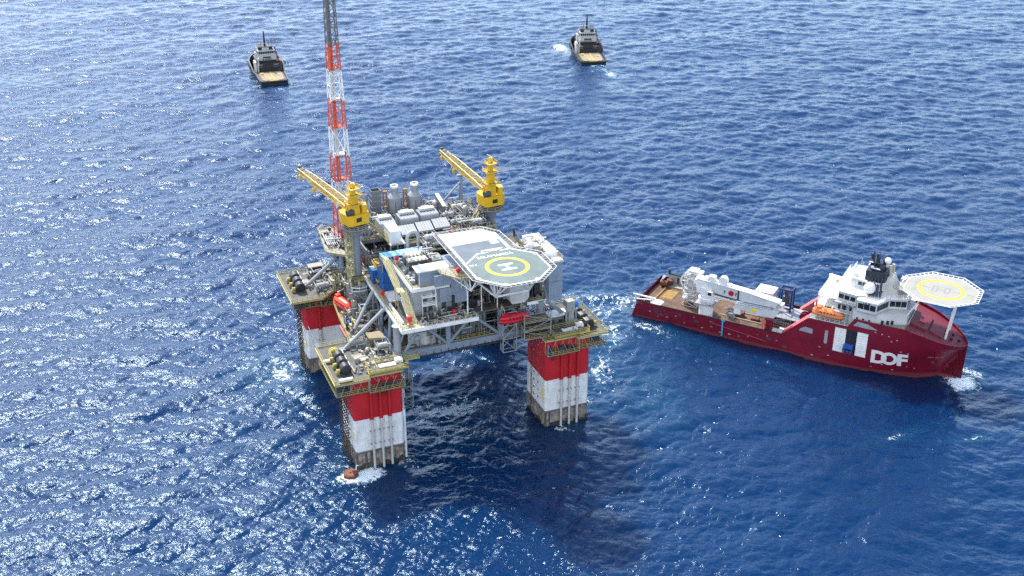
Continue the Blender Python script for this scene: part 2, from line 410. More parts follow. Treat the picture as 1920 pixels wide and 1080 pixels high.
    b.inputs['Roughness'].default_value = WATER['rough']; b.inputs['IOR'].default_value = WATER['ior']; b.inputs['Specular Tint'].default_value = (*WATER['tint'], 1)
    if WATER.get('sss'):
        b.subsurface_method = 'BURLEY'; b.inputs['Subsurface Weight'].default_value = 1; b.inputs['Subsurface Scale'].default_value = WATER['sss']; b.inputs['Subsurface Radius'].default_value = (.5,.8,1)
    geo = N.new('ShaderNodeNewGeometry')
    def noise(scale, det, rough=.5, st=(1,1,1), dist=0):
        mp = N.new('ShaderNodeMapping'); mp.inputs['Scale'].default_value = st; mp.inputs['Rotation'].default_value = (0,0,R(8))
        n = N.new('ShaderNodeTexNoise'); n.inputs['Scale'].default_value = scale; n.inputs['Detail'].default_value = det
        n.inputs['Roughness'].default_value = rough; n.inputs['Distortion'].default_value = dist
        Lk.new(geo.outputs['Position'], mp.inputs['Vector']); Lk.new(mp.outputs[0], n.inputs['Vector']); return n
    def attr(nm):
        a = N.new('ShaderNodeAttribute'); a.attribute_name = nm; return a
    def math_(op, a, b_, clamp=False):
        n = N.new('ShaderNodeMath'); n.operation = op; n.use_clamp = clamp
        for i, v in enumerate((a, b_)):
            if isinstance(v, (int, float)): n.inputs[i].default_value = v
            elif v is not None: Lk.new(v, n.inputs[i])
        return n.outputs[0]
    def mixc(f, a, b_):
        n = N.new('ShaderNodeMix'); n.data_type = 'RGBA'
        if isinstance(f, (int, float)): n.inputs[0].default_value = f
        else: Lk.new(f, n.inputs[0])
        for i, v in ((6,a),(7,b_)):
            if isinstance(v, tuple): n.inputs[i].default_value = (*v, 1)
            else: Lk.new(v, n.inputs[i])
        return n.outputs[2]
    b1 = N.new('ShaderNodeBump'); b1.inputs['Distance'].default_value = WATER['b1']; b1.inputs['Strength'].default_value = 1
    Lk.new(noise(.95, 3, .55, (.62,1.25,1), .35).outputs['Fac'], b1.inputs['Height'])
    b2 = N.new('ShaderNodeBump'); b2.inputs['Distance'].default_value = WATER['b2']; b2.inputs['Strength'].default_value = 1
    Lk.new(noise(3.6, 2, .5, (.75,1.15,1), .2).outputs['Fac'], b2.inputs['Height']); Lk.new(b1.outputs[0], b2.inputs['Normal'])
    Lk.new(b2.outputs[0], b.inputs['Normal'])
    tone = noise(.012, 3); deep = mixc(tone.outputs['Fac'], WATER['deepA'], WATER['deepB'])
    fa = attr('foam').outputs['Fac']; ae = attr('aerated').outputs['Fac']
    nz = noise(.22, 5, .6, (1,1,1), .6).outputs['Fac']
    aef = math_('MULTIPLY', ae, math_('MULTIPLY', math_('SUBTRACT', nz, .22, True), 1.75), True)
    col = mixc(aef, deep, WATER['aer'])
    # foam breaks up into lace and flecks
    nf = noise(.55, 8, .68, (1,1,1), 1.2).outputs['Fac']
    v = math_('ADD', fa, math_('MULTIPLY', math_('SUBTRACT', nf, .5), 1.9))
    mr = N.new('ShaderNodeMapRange'); mr.interpolation_type = 'SMOOTHSTEP'
    mr.inputs[1].default_value = .5; mr.inputs[2].default_value = .86; Lk.new(v, mr.inputs[0])
    rn = noise(.10, 5, .62, (1,1,1), 1.6).outputs['Fac']
    ridge = math_('SUBTRACT', 1., math_('ABSOLUTE', math_('MULTIPLY', math_('SUBTRACT', rn, .5), 9.), None), True)
    lr = N.new('ShaderNodeMapRange'); lr.interpolation_type = 'SMOOTHSTEP'; lr.inputs[1].default_value = .72; lr.inputs[2].default_value = 1.0; lr.inputs[4].default_value = .8
    Lk.new(math_('ADD', math_('MULTIPLY', ridge, math_('MULTIPLY', ae, 2.6, True)), math_('MULTIPLY', math_('SUBTRACT', nf, .56), 1.3)), lr.inputs[0])
    lace = math_('MULTIPLY', lr.outputs[0], math_('MULTIPLY', ae, 3.2, True), True)
    ff = math_('MAXIMUM', math_('MULTIPLY', mr.outputs[0], math_('MULTIPLY', fa, 6., True), True), lace)
    Lk.new(mixc(ff, col, (.78,.82,.84)), b.inputs['Base Color'])
    Lk.new(math_('ADD', math_('MULTIPLY', ff, .6), WATER['rough']), b.inputs['Roughness'])
    me.materials.append(m)
    o = bpy.data.objects.new('sea', me); COL.objects.link(o); o['kind'] = 'structure'
WATER = dict(sss=15., rough=.105, ior=1.41, b1=.2, b2=.05, tint=(.56,.82,1.0), deepA=(.0004,.0135,.054), deepB=(.0008,.0205,.072), aer=(.016,.10,.155))
def FOAM_SPOTS(F):
    """what churns the sea: (frame, x, y, radii, white, heading, edge, milky tint)"""
    F(RIG, 0.2, -2.2, 7.5, 4.0, 1.0, -.1, 1.8, .8)           # round the mooring buoy
    F(RIG, -3.5, 2.5, 3.5, 5, .5, .2, 1, .4)
    F(RIG, -7, 60, 7, 11, .5, 0, 1, .5); F(RIG, -12, 58, 10, 15, .44, .3, 1, .3)
    F(RIG, 29, 21, 17, 7, .47, .1, 1., .85); F(RIG, 18, 16, 9, 5, .45, 0, 1., .8); F(RIG, 30, 8, 16, 10, .35, .2, 1., .35)
    F(RIG, 72, 10, 4, 9, .46, 0, 1, .4); F(RIG, 84, 24, 8, 22, .42, -.5, 1, .42); F(RIG, 92, 6, 9, 22, .3, -.3, 1, .34)
    F(RIG, 97, 44, 9, 22, .43, -.45, 1, .42); F(RIG, 104, 62, 9, 18, .43, -.5, 1, .45)
    F(RIG, 60, -2, 6, 4, .2, 0, 1, .7); F(RIG, 13, -1.5, 3, 3, .45, 0, 1, .6)
    F(SHIP, -8, 8, 8, 10, .55, 0, 1, .6); F(SHIP, -20, 4, 15, 9, .46, .5, 1, .5); F(SHIP, -16, -14, 16, 8, .45, 1.0, 1, .45)
    F(SHIP, 8, -6, 15, 4.5, .44, -.15, 1, .45); F(SHIP, -2, -22, 12, 8, .42, .6, 1, .42)
    F(SHIP, 94, -30, 12, 2.5, .46, .9, 1, .3); F(SHIP, 112, -22, 9, 1.5, .5, .7, 1, .3)
    F(SHIP, 103.5, 9, 5.5, 5.5, .9, 0, 1.5); F(SHIP, 104, 17, 7, 3.4, .6, -.4)
# ================================================================== the floating platform
rig = Thing('offshore_platform', 'floating oil platform on red and white square columns with a crowded deck and helideck', 'oil platform', RIG, (34, 34, 0))
W_ = 13.3; Z_RED = 15.4; Z_BLK = 5.3; Z_TOP = 28.0

def column(X0, Y0, sx, sy, letters, face_letter, ladder=False):
    """one column; u runs inwards from the outer side, v inwards from the outer front/back"""
    T = lambda u, v, z: (X0+sx*u, Y0+sy*v, z)
    def bx(m, u0, u1, v0, v1, z0, z1):
        xs = sorted((X0+sx*u0, X0+sx*u1)); ys = sorted((Y0+sy*v0, Y0+sy*v1)); m.box(xs[0], xs[1], ys[0], ys[1], z0, z1)
    m = MB()
    c = .5   # small corner chamfer
    def ring(z): 
        P = [(c,0),(W_-c,0),(W_,c),(W_,W_-c),(W_-c,W_),(c,W_),(0,W_-c),(0,c)]
        P = [T(u,v,z) for u,v in P]
        return P if sx*sy > 0 else P[::-1]
    for i, (z0, z1) in enumerate(((-4, Z_BLK), (Z_BLK, Z_RED), (Z_RED, Z_TOP))):
        m.mat(i); m.loft([ring(z0), ring(z1)], smooth=False, caps=(i == 2))
    col = rig.part('column', m, [M['splash'], M['colwhite'], M['red']])
    fy = Y0 if sy > 0 else Y0 - W_              # the face turned to the front of the platform
    fx = min(X0, X0+sx*W_); 
    # timber fendering round the waterline: planks of uneven width
    m = MB(); rg = random.Random(int(X0+Y0))
    for face in range(4):
        t = .45
        while t < W_-.5:
            w = rg.uniform(.35, 1.05); w = min(w, W_-.45-t); z0 = rg.uniform(-2.5, -1.2); z1 = Z_BLK - rg.uniform(.05, .5); d = rg.uniform(.14, .26)
            zw = rg.uniform(.6, 2.2)
            if rg.random() < .93:
                for mi, (za, zb) in enumerate(((zw+.002, z1), (z0, zw))):
                    m.mat(mi)
                    if face == 0: bx(m, t+.03, t+w-.03, -d, -.003, za, zb)
                    if face == 1: bx(m, t+.03, t+w-.03, W_+.003, W_+d, za, zb)
                    if face == 2: bx(m, -d, -.003, t+.03, t+w-.03, za, zb)
                    if face == 3: bx(m, W_+.003, W_+d, t+.03, t+w-.03, za, zb)
            t += w
    rig.sub('fender_board', col, m, [M['timber'], M['wettimber']])
    m = MB()
    for z in (Z_BLK,): 
        xa, xb = fx-.12, fx+W_+.12
        m.box(xa, xb, fy-.12, fy-.003, z-.05, z+.35); m.box(fx-.12, fx-.003, fy-.003, fy+W_, z-.05, z+.35); m.box(fx+W_+.003, fx+W_+.12, fy-.003, fy+W_, z-.05, z+.35)
    rig.sub('fender_rail', col, m, M['midgrey'])
    # risers down the front face, painted red where the column is red
    for k, u in enumerate((4.7, 7.2, 9.6) if face_letter != 'back' else (4.2,)):
        x = fx + u; m = MB()
        m.mat(0).bar((x, fy-.62, -2), (x, fy-.62, Z_RED), .34, 10); m.mat(1).bar((x, fy-.62, Z_RED), (x, fy-.62, 25), .36, 10)
        m.mat(2)
        for z in (7.6, 11.6): m.box(x-.75, x+.75, fy-.62, fy-.004, z, z+.14)
        m.mat(1)
        for z in (Z_RED-.3,): m.box(x-.5, x+.5, fy-.55, fy-.004, z, z+.8)
        rig.sub('riser_pipe', col, m, [M['white'], M['red'], M['grey']])
    if letters:
        u = 7.9 if letters == 'SW' else 2.2
        rig.text('letter', col, letters, 1.9, M['letterblack'], plane_m((fx+u, fy-.06, 22.2), (1,0,0), (0,0,1)), .03)
    # the draught letter on the left face
    rig.text('letter', col, 'E', 3.1, M['markyellow'], plane_m((fx-.06, fy+1.35, 10.2), (0,-1,0), (0,0,1)), .03)
    # weld seams, pads and access marks
    m = MB()
    for z in (9.8, 20.6):
        m.mat(0 if z < 15 else 1); m.box(fx-.05, fx-.002, fy+.6, fy+W_-.6, z, z+.12); m.box(fx+.6, fx+W_-.6, fy-.05, fy-.002, z, z+.12)
    for z in np.arange(7, 27, 2.4):
        m.mat(2); m.box(fx-.16, fx-.002, fy+7.6, fy+8.3, z, z+.45); m.box(fx-.16, fx-.002, fy+4.7, fy+5.2, z+.6, z+.95)
    rig.sub('stiffener', col, m, [M['colwhite'], M['red'], M['midgrey']])
    if ladder:
        m = MB()
        for y in (fy+8.9, fy+9.5): m.bar((fx-.35, y, 3), (fx-.35, y, 27), .06, 4)
        for z in np.arange(3, 27, .6): m.bar((fx-.35, fy+8.9, z), (fx-.35, fy+9.5, z), .04, 4)
        rig.sub('ladder', col, m, M['darkgrey'])
    return col, T, bx, fx, fy

def work_platform(X0, Y0, sx, sy, T, bx, front):
    """the two-storey working platform round a column top"""
    def P(pts): return [T(u, v, 0)[:2] for u, v in pts]
    outline = [(-4.6,-1.9),(4.4,-1.9),(4.4,-.4),(13.5,-.4),(13.5,14.0),(9.0,15.5),(4.6,19.5),(-4.6,19.5)]
    m = MB(); m.prism(P(outline), Z_TOP+.01, Z_TOP+.35)
    pl = rig.part('work_platform', m, M['darkdeck'])
    m = MB(); rg = random.Random(int(X0*7+Y0)); mt = []
    for k in range(9):
        u, v = rg.uniform(1.2, 9), rg.uniform(0, 14); w, d = rg.uniform(1, 3.2), rg.uniform(.8, 2.6)
        bx(m, u, min(13.3,u+w), v, min(13.8,v+d), Z_TOP+.351+.002*k, Z_TOP+.353+.002*k)
    rig.sub('deck_plate', pl, m, M['paledeck'])
    m = MB()
    for k in range(34):
        u, v = rg.uniform(1.8, 12.6), rg.uniform(.4, 13); s_ = rg.uniform(.25, .8)
        if k % 3: bx(m, u, u+s_, v, v+rg.uniform(.25,.9), Z_TOP+.36, Z_TOP+.36+rg.uniform(.4,1.5))
        else: m.bar(T(u,v,Z_TOP+.36), T(u,v,Z_TOP+rg.uniform(1,2.4)), rg.uniform(.08,.22), 6)
    for k in range(14):
        u, v = rg.uniform(1.5, 11), rg.uniform(.5, 12); z = Z_TOP+rg.uniform(.5,1.6)
        if k % 2: m.bar(T(u,v,z), T(min(13,u+rg.uniform(1,4)),v,z), rg.uniform(.07,.2), 6)
        else: m.bar(T(u,v,z), T(u,min(13.6,v+rg.uniform(1,4)),z), rg.uniform(.07,.2), 6)
    rig.sub('deck_gear', pl, m, [M['cream'], M['darkgrey']][X0 > 0])
    m = MB()
    for k in range(22):
        u, v = rg.uniform(1.8, 12.6), rg.uniform(.4, 13); s_ = rg.uniform(.3, 1.0)
        bx(m, u, u+s_, v, v+rg.uniform(.3,1.1), Z_TOP+.365, Z_TOP+.365+rg.uniform(.4,1.3))
    rig.each('deck_box', m, M['midgrey'], pl)
    m = MB(); e = P(outline)
    for a, b in zip(e, e[1:]+e[:1]):
        d = V((b[0]-a[0], b[1]-a[1])); nrm = V((d.y,-d.x)).normalized()*.06
        m.bar((a[0],a[1],Z_TOP+.1),(b[0],b[1],Z_TOP+.1), .3, 4)
    rig.sub('edge_girder', pl, m, M['railpale'])
    m = MB(); m.rail(e+e[:1], Z_TOP+.35, 1.15, .06, 1.6); rig.sub('railing', pl, m, M['rail'])
    # lower walkway hung under it
    low = [(-4.4,-1.2),(4.2,-1.2),(4.2,-2.2),(13.6,-2.2),(13.6,-.3),(-.3,-.3),(-.3,18),(-4.4,18)] if front else [(-3.6,14),(-3.6,16.0),(-.3,16.2),(4.4,16.2),(4.4,16.8),(16,16.8),(16,13.6),(-.3,13.6)]
    zl = 24.4
    m = MB(); m.prism(P(low), zl-.25, zl); wk = rig.part('walkway', m, M['deck'])
    e = P(low); m = MB(); m.rail(e+e[:1], zl, 1.1, .06, 1.5); rig.sub('railing', wk, m, M['rail'])
    m = MB()
    for u, v in low:
        p = T(u, v, zl); q = T(u+(.6 if u < 0 else -.3), v, Z_TOP); m.bar(p, (p[0],p[1],Z_TOP), .1, 5)
    for a, b in zip(low, low[1:]): 
        L_ = math.hypot(a[0]-b[0], a[1]-b[1])
        if L_ > 3:
            for k in range(int(L_/2.2)):
                t = (k+.5)/(L_/2.2); t2 = min(1, t+.18)
                p = T(a[0]+(b[0]-a[0])*t, a[1]+(b[1]-a[1])*t, zl); q = T(a[0]+(b[0]-a[0])*t2, a[1]+(b[1]-a[1])*t2, Z_TOP)
                m.bar(p, q, .07, 4)
    rig.sub('brace', wk, m, M['grey'])
    # dark machinery between the two storeys
    m = MB(); rg = random.Random(int(X0*3+Y0)); vv = (0, 17) if front else (13.7, 16)
    for k in range(12):
        v = rg.uniform(*vv); u = rg.uniform(-3.6, -.9); s_ = rg.uniform(.5, 1.1)
        bx(m, u, u+s_, v, v+s_, zl+.01, zl+rg.uniform(.8, 2.6))
    if front:
        for k in range(9):
            u = rg.uniform(4.8, 12.4); s_ = rg.uniform(.5, .9); bx(m, u, u+s_, -1.9, -.8, zl+.01, zl+rg.uniform(.8, 2.2))
    rig.each('locker', m, M['darkgrey'], wk)
    return pl

cSW = column(0, 0, 1, 1, 'SW', 'E'); cSE = column(67.8, 0, -1, 1, 'SE', 'E', True)
cNW = column(0, 67.8, 1, -1, None, 'back', True); cNE = column(67.8, 67.8, -1, -1, None, 'back')
for c, (X0, Y0, sx, sy), fr in ((cSW,(0,0,1,1),True),(cSE,(67.8,0,-1,1),True),(cNW,(0,67.8,1,-1),False),(cNE,(67.8,67.8,-1,-1),False)):
    work_platform(X0, Y0, sx, sy, c[1], c[2], fr)
# raised machinery trays on the two front columns
for x0, x1 in ((4.8, 15.2), (57.0, 67.4)):
    m = MB(); m.box(x0, x1, -.6, 4.0, Z_TOP+.9, Z_TOP+1.15)
    t = rig.part('machinery_tray', m, M['darkdeck'])
    m = MB(); m.rail([(x0,-.6),(x1,-.6),(x1,4.0),(x0,4.0),(x0,-.6)], Z_TOP+1.15, 1.15, .065, 1.5)
    for x in np.linspace(x0, x1, 6): m.bar((x,-.6,Z_TOP-3.4),(x,-.6,Z_TOP+1), .07, 4)
    m.box(x0-.1, x1+.1, -.75, -.62, Z_TOP+.8, Z_TOP+1.25); m.box(x0-.15, x0-.02, -.6, 4, Z_TOP+.8, Z_TOP+1.25)
    rig.sub('railing', t, m, M['rail'])
    m = MB(); m.box(x0+3.2, x0+7.6, 1.0, 2.6, Z_TOP+1.16, Z_TOP+1.5); m.box(x0+7.8, x0+9.8, 2.0, 3.6, Z_TOP+1.16, Z_TOP+2.1)
    rig.each('cover', m, M['cleanwhite'], t)
# caisson and boat-landing on the inner side of the front left column
m = MB(); m.bar((13.9, 1.2, -2), (13.9, 1.2, 22), .42, 10); m.bar((14.0, 3.0, -2), (14.0, 3.0, 22), .3, 8); rig.part('caisson', m, M['colwhite'])
m = MB()
m.lattice([(13.8,.3,16),(16.4,.3,16),(16.4,4.2,16),(13.8,4.2,16)], [(13.8,.3,27),(16.4,.3,27),(16.4,4.2,27),(13.8,4.2,27)], 5, .09)
for z in (19, 22, 25): m.box(13.9, 16.3, .5, 4, z, z+.12)
rig.part('stair_cage', m, M['bluegrey'])
m = MB(); m.box(13.9, 15.6, .8, 3.6, 16.5, 19); m.box(14.2, 16, 1.2, 3.2, 19.6, 21.6); m.box(13.9, 15.9, 1, 3.6, 22.3, 24.6); rig.each('switchgear', m, M['black'])

# ---------------------------------------------------------------- deck structure
DX0, DX1, DY0, DY1 = 15.6, 56.2, 6.2, 66.
Z_C, Z_M, Z_U = 29.4, 37.4, 45.0
m = MB(); m.box(DX0, DX1, DY0+.9, DY1, Z_C-.5, Z_C); rig.part('cellar_deck', m, M['deck'])
m = MB(); m.box(DX0-.1, DX1, DY0-.25, DY0+.75, Z_C-1.6, Z_C+.25); m.box(DX0, DX1, DY0-.32, DY0-.252, Z_C-.9, Z_C-.5)
m.box(DX0-.4, DX0-.12, DY0+.8, DY1, Z_C-1.5, Z_C+.2); m.box(DX1+.1, DX1+.4, DY0+.8, DY1, Z_C-1.5, Z_C+.2)
for y in (20, 33, 46, 58): m.box(DX0, DX1, y, y+.8, Z_C-1.5, Z_C-.52)
rig.part('deck_girder', m, M['bluegrey'])
m = MB(); m.bar((17, DY0-.6, Z_C-1.9), (52, DY0-.6, Z_C-1.9), .28, 8)
for x in np.arange(18, 52, 2.1): m.bar((x, DY0-.6, Z_C-1.9), (x, DY0-.2, Z_C-.9), .09, 5); m.cbox((x+.8, DY0-.6, Z_C-2.3), (.35,.35,.6))
rig.part('underdeck_pipe', m, M['black'])
m = MB()
m.prism([(DX0-.2,3.4),(36,3.4),(36,6.5),(58.5,6.5),(58.5,26),(DX1+.4,26),(DX1+.4,DY1),(DX0-.2,DY1)], Z_M-.5, Z_M)
rig.part('main_deck', m, M['deck'])
m = MB(); m.box(DX0-.6, 36.2, 3.0, 3.38, Z_M-.75, Z_M+.35); m.box(36.02, 36.3, 3.4, 6.2, Z_M-.75, Z_M+.35); m.box(51.5, 58.9, 6.1, 6.48, Z_M-.7, Z_M+.25)
m.box(DX0-.75, DX0-.22, 3.4, 36, Z_M-.75, Z_M+.12); m.box(DX0-.55, DX0-.22, 36, DY1, Z_M-.75, Z_M+.1)
rig.each('edge_girder', m, M['cleanwhite'])
m = MB(); m.rail([(DX0-.45, 36), (DX0-.45, 3.2), (36.1, 3.2)], Z_M+.1, 1.15, .06, 1.8); m.rail([(51.6,6.3),(58.7,6.3),(58.7,26)], Z_M+.1, 1.15, .06, 1.8)
rig.part('railing', m, M['railpale'])
m = MB(); m.box(DX0-.15, DX0+1.6, 4.2, 35, Z_M+.004, Z_M+.06); rig.part('walkway', m, M['paledeck'])
# mesh guard with white stanchions along the front edge of the main deck
m = MB()
for x in np.arange(20.2, 36, 1.55): m.bar((x, 3.6, Z_M), (x-.9, 6.2, Z_M+.25), .09, 4); m.bar((x, 3.4, Z_M), (x, 3.4, Z_M+1.2), .07, 4)
rig.part('deck_beam', m, M['cleanwhite'])
m = MB(); m.box(20, 36, 3.7, 10.2, Z_M+.004, Z_M+.05); rig.part('deck_plate', m, M['darkdeck'])
# four legs standing on the columns
for x, y in ((14.6, 6.8), (55.6, 6.8), (14.0, 60.0), (56.5, 60.0)):
    m = MB(); m.lathe((x, y, Z_TOP+.3), [(1.45,0),(1.45,.5),(1.0,1.0),(1.0,8.6),(1.3,9.2)], 20)
    for dx, dy in ((1.6,0),(0,1.6)): m.bar((x+dx*1.6*(1 if x < 30 else -1), y+dy*1.6*(1 if y < 30 else -1), Z_M-.6), (x, y, Z_TOP+2.2), .32, 8)
    rig.part('deck_leg', m, M['grey'])
# the side and front trusses, each brace of its own
FN = [(15.9,'t'),(21.4,'t'),(28.6,'b'),(35.6,'t'),(43.6,'b'),(50.6,'t')]
ft = Z_M-.7; fb = Z_C
def brace(p, q, r=.42, mat='bluegrey', nm='brace'):
    m = MB(); m.bar(p, q, r, 10); return rig.part(nm, m, M[mat])
y = DY0+.3
for a, b in (((21.4,y,ft),(28.6,y,fb)),((35.6,y,ft),(28.6,y,fb)),((35.6,y,ft),(43.6,y,fb)),((50.6,y,ft),(43.6,y,fb)),((50.6,y,ft),(55.4,y,fb)),((21.4,y,ft),(16.4,y,fb))): brace(a, b, .45)
for x in (28.6, 43.6): 
    m = MB(); m.box(x-.6, x+.6, y-.5, y+.5, Z_C+.25, Z_M-.55); rig.part('truss_post', m, M['bluegrey'])
for x, my in ((DX0+.3, 0), (DX1-.3, 0)):
    ys = np.linspace(8, 60, 7)
    for i, yy in enumerate(ys):
        if 0 < i: brace((x, yy, Z_C), (x, yy, Z_M-.5), .5, nm='truss_post')
        if i < 6: brace((x, ys[i], ft if i % 2 else fb), (x, ys[i+1], fb if i % 2 else ft), .42)
for yy in (14, 22, 30, 38): brace((14.2, yy, 24.5+yy*.02), (15.6, yy+1.5, Z_M-.6), .55, nm='truss_post')
# long raking struts from the columns up to the deck edge
for a, b in (((0.5,56.8,28.2),(14.2,59.4,37.2)), ((1.7,15.3,28.2),(15.2,18.6,37.2)), ((7.4,23.6,29.6),(14.6,29.4,37.2)), ((66.2,9.8,28.2),(57.2,5.6,37.2)), ((66.2,57,28.2),(57.2,60,37.2))):
    brace(a, b, .55, 'grey', 'raking_strut')
m = MB()
for x, y_ in ((1.7,15.3),(0.5,56.8),(66.2,9.8)): m.cbox((x,y_,Z_TOP+.5),(1.6,1.6,.9))
rig.part('strut_foot', m, M['midgrey'])
# cellar: cladding, modules and dark plant behind the front truss
m = MB(); m.corrugated((18.0,8.2),(26.0,8.2), Z_C, 34.2, .8, .16); m.box(18, 26, 8.36, 16, 34.0, 34.25); rig.part('wall_cladding', m, M['white'])
m = MB(); m.box(19.6, 21.2, 8.0, 8.03, Z_C, 31.5); rig.part('door', m, M['grey'])
m = MB(); m.box(23.1, 24.9, 7.9, 8.03, 32.0, 33.6); rig.part('louvre', m, M['midgrey'])
m = MB(); m.box(30, 35.5, 9.2, 15, Z_C, 34.6); m.box(36.2, 41, 10, 17, Z_C, 35.8); m.box(44.6, 50, 9.4, 16, Z_C, 34); m.box(26.3, 29.4, 11, 16, Z_C, 36)
rig.each('equipment_room', m, M['midgrey'])
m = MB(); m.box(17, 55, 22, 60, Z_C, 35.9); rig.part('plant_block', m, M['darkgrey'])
m = MB(); rg = random.Random(4)
for k in range(34):
    x = rg.uniform(26, 54); z = rg.uniform(Z_C+.3, 36); yv = rg.uniform(8, 11)
    if rg.random() < .5: m.bar((x, yv, z), (min(55,x+rg.uniform(2,7)), yv, z), rg.uniform(.08,.2), 6)
    else: m.bar((x, yv, Z_C), (x, yv, rg.uniform(31,36.5)), rg.uniform(.08,.2), 6)
rig.part('pipework', m, M['brightgrey'])
m = MB(); m.rail([(26.5,6.9),(55,6.9)], Z_C+.25, 1.1, .055, 1.6); m.rail([(15.8,7),(18,7)], Z_C+.25, 1.1, .055, 1.6); rig.part('railing', m, M['rail'])
m = MB(); m.box(15.8, 19.6, 3.4, 6.0, Z_C-.9, Z_C-.6); m.rail([(15.8,6),(15.8,3.4),(19.6,3.4),(19.6,6)], Z_C-.6, 1.1, .06, 1.3); rig.part('access_platform', m, M['railpale'])
# hung stair tower and scaffold bays between deck and right column
m = MB(); m.lattice([(43.6,4.2,24.6),(47.6,4.2,24.6),(47.6,6,24.6),(43.6,6,24.6)], [(43.6,4.2,36.6),(47.6,4.2,36.6),(47.6,6,36.6),(43.6,6,36.6)], 3, .16, .12); rig.part('hanging_frame', m, M['grey'])
m = MB(); m.lattice([(48.8,1.6,28.6),(56.6,1.6,28.6),(56.6,6,28.6),(48.8,6,28.6)], [(48.8,1.6,36.2),(56.6,1.6,36.2),(56.6,6,36.2),(48.8,6,36.2)], 3, .15, .1)
scf = rig.part('scaffold_bay', m, M['grey'])
m = MB()
for z in (28.7, 31.2, 33.8): m.box(48.9, 56.5, 1.8, 5.8, z, z+.12)
rig.sub('walkway', scf, m, M['deck'])
m = MB()
for z in (28.8, 31.3, 33.9): m.rail([(48.9,5.8),(48.9,1.8),(56.5,1.8)], z+.02, 1.1, .05, 1.6)
rig.sub('railing', scf, m, M['rail'])
# left middle: utility modules, walkways with curled rails, and low platforms outboard
m = MB(); m.box(10.4, 15.2, 37, 46, 28.4, 33.6); rig.part('utility_module', m, M['midgrey'])
m = MB(); m.corrugated((10.3,36.9),(15.2,36.9), 28.4, 33.5, .7, .12); m.box(9.9,15.3,37.0,47,33.62,33.9); rig.part('wall_cladding', m, M['grey'])
m = MB()
m.path([(10,46.5,35.2),(10.2,40,35.2),(11,38.2,35.0),(13,37.4,34.8),(15,37.6,34.8)], .16, 8); m.path([(10,46.5,34.1),(10.2,40,34.1),(11,38.2,33.9),(13,37.4,33.9),(15,37.6,33.9)], .14, 8)
m.path([(15,45,35.2),(15,38,35.2)], .13, 6)
for x, y_ in ((10,46.4),(10.2,43),(10.3,40),(11,38.2),(13,37.5),(15,37.8),(15,42)): m.bar((x,y_,33.7),(x,y_,35.2), .08, 5)
rig.part('hand_rail', m, M['cleanwhite'])
m = MB(); m.prism([(5.6,22),(13.8,22),(15.4,25),(15.4,47),(7.2,47),(6.2,36)], 26.4, 26.8); lp = rig.part('side_platform', m, M['tan'])
m = MB(); m.rail([(13.8,22),(5.6,22),(6.2,36),(7.2,47),(15,47)], 26.8, 1.1, .06, 1.7); rig.sub('railing', lp, m, M['rail'])
m = MB(); m.box(5.4,13.6,30.6,31.0,25.7,26.4); m.box(5.3,5.7,26,33,25.6,26.5); rig.each('edge_girder', m, M['pinkred'], lp)
m = MB()
for x, y_ in ((6.5,24),(14,24),(7,35),(14,35),(8,45)): m.bar((x,y_,26.4),(15.5,y_+1,Z_C-4 if x>10 else 29), .25, 6)
rig.sub('brace', lp, m, M['bluegrey'])
m = MB(); rg = random.Random(21)
for k in range(46):
    x, y_ = rg.uniform(6.6, 14.6), rg.uniform(22.6, 46); a = rg.choice((0,1,2)); l_ = rg.uniform(1, 4); r_ = rg.uniform(.06,.2); z = 26.8+rg.uniform(.2,2.6)
    if a == 0: m.bar((x,y_,z),(x,min(46.5,y_+l_),z), r_, 6)
    elif a == 1: m.bar((x,y_,26.8),(x,y_,z+.8), r_, 6)
    else: m.cbox((x,y_,26.8+.5),(rg.uniform(.4,1.3),rg.uniform(.4,1.3),1.0))
rig.sub('pipework', lp, m, M['cream'])
# cantilevered vent platform at the back left
m = MB(); m.prism([(8.6,58.6),(13.6,54.0),(15.5,54),(15.5,76),(10.4,76)], 37.5, 38.1); vp = rig.part('vent_platform', m, M['paledeck'])
m = MB(); m.rail([(13.6,54),(8.6,58.6),(10.4,76),(15.5,76)], 38.1, 1.1, .06, 1.7); rig.sub('railing', vp, m, M['railpale'])
m = MB(); m.box(10,14.5,56.5,58.2,37.0,37.48)
for y_ in (58, 66, 74): m.bar((9.8,y_,37.4),(15.6,y_,32.5), .35, 8)
m.bar((12.6,56.2,37.4),(12.8,56.2,29), .75, 12); rig.sub('brace', vp, m, M['bluegrey'])
m = MB(); rg = random.Random(5)
for k in range(9):
    x = 10.0+k*.6; m.bar((x, 59+rg.uniform(0,3), 38.8+rg.uniform(0,.6)), (x+.4, 66+rg.uniform(0,5), 38.8+rg.uniform(0,.6)), rg.uniform(.12,.26), 7)
for k in range(14):
    x, y_ = rg.uniform(9.8,14.6), rg.uniform(58.5,75); m.bar((x,y_,38.1),(x,y_,38.1+rg.uniform(.8,2.6)), rg.uniform(.1,.3), 6)
m.bar((10.2,62.5,40.3),(14.4,61.8,40.3), .22, 8); m.bar((10.4,64.5,40.3),(14.4,63.8,40.3), .16, 8)
rig.sub('pipework', vp, m, M['brightgrey'])
m = MB()
for k in range(16):
    x, y_ = rg.uniform(9.8,14.4), rg.uniform(58.5,75); m.cbox((x,y_,38.5),(rg.uniform(.5,1.3),rg.uniform(.5,1.3),.9))
rig.each('vent_box', m, M['darkgrey'], vp)

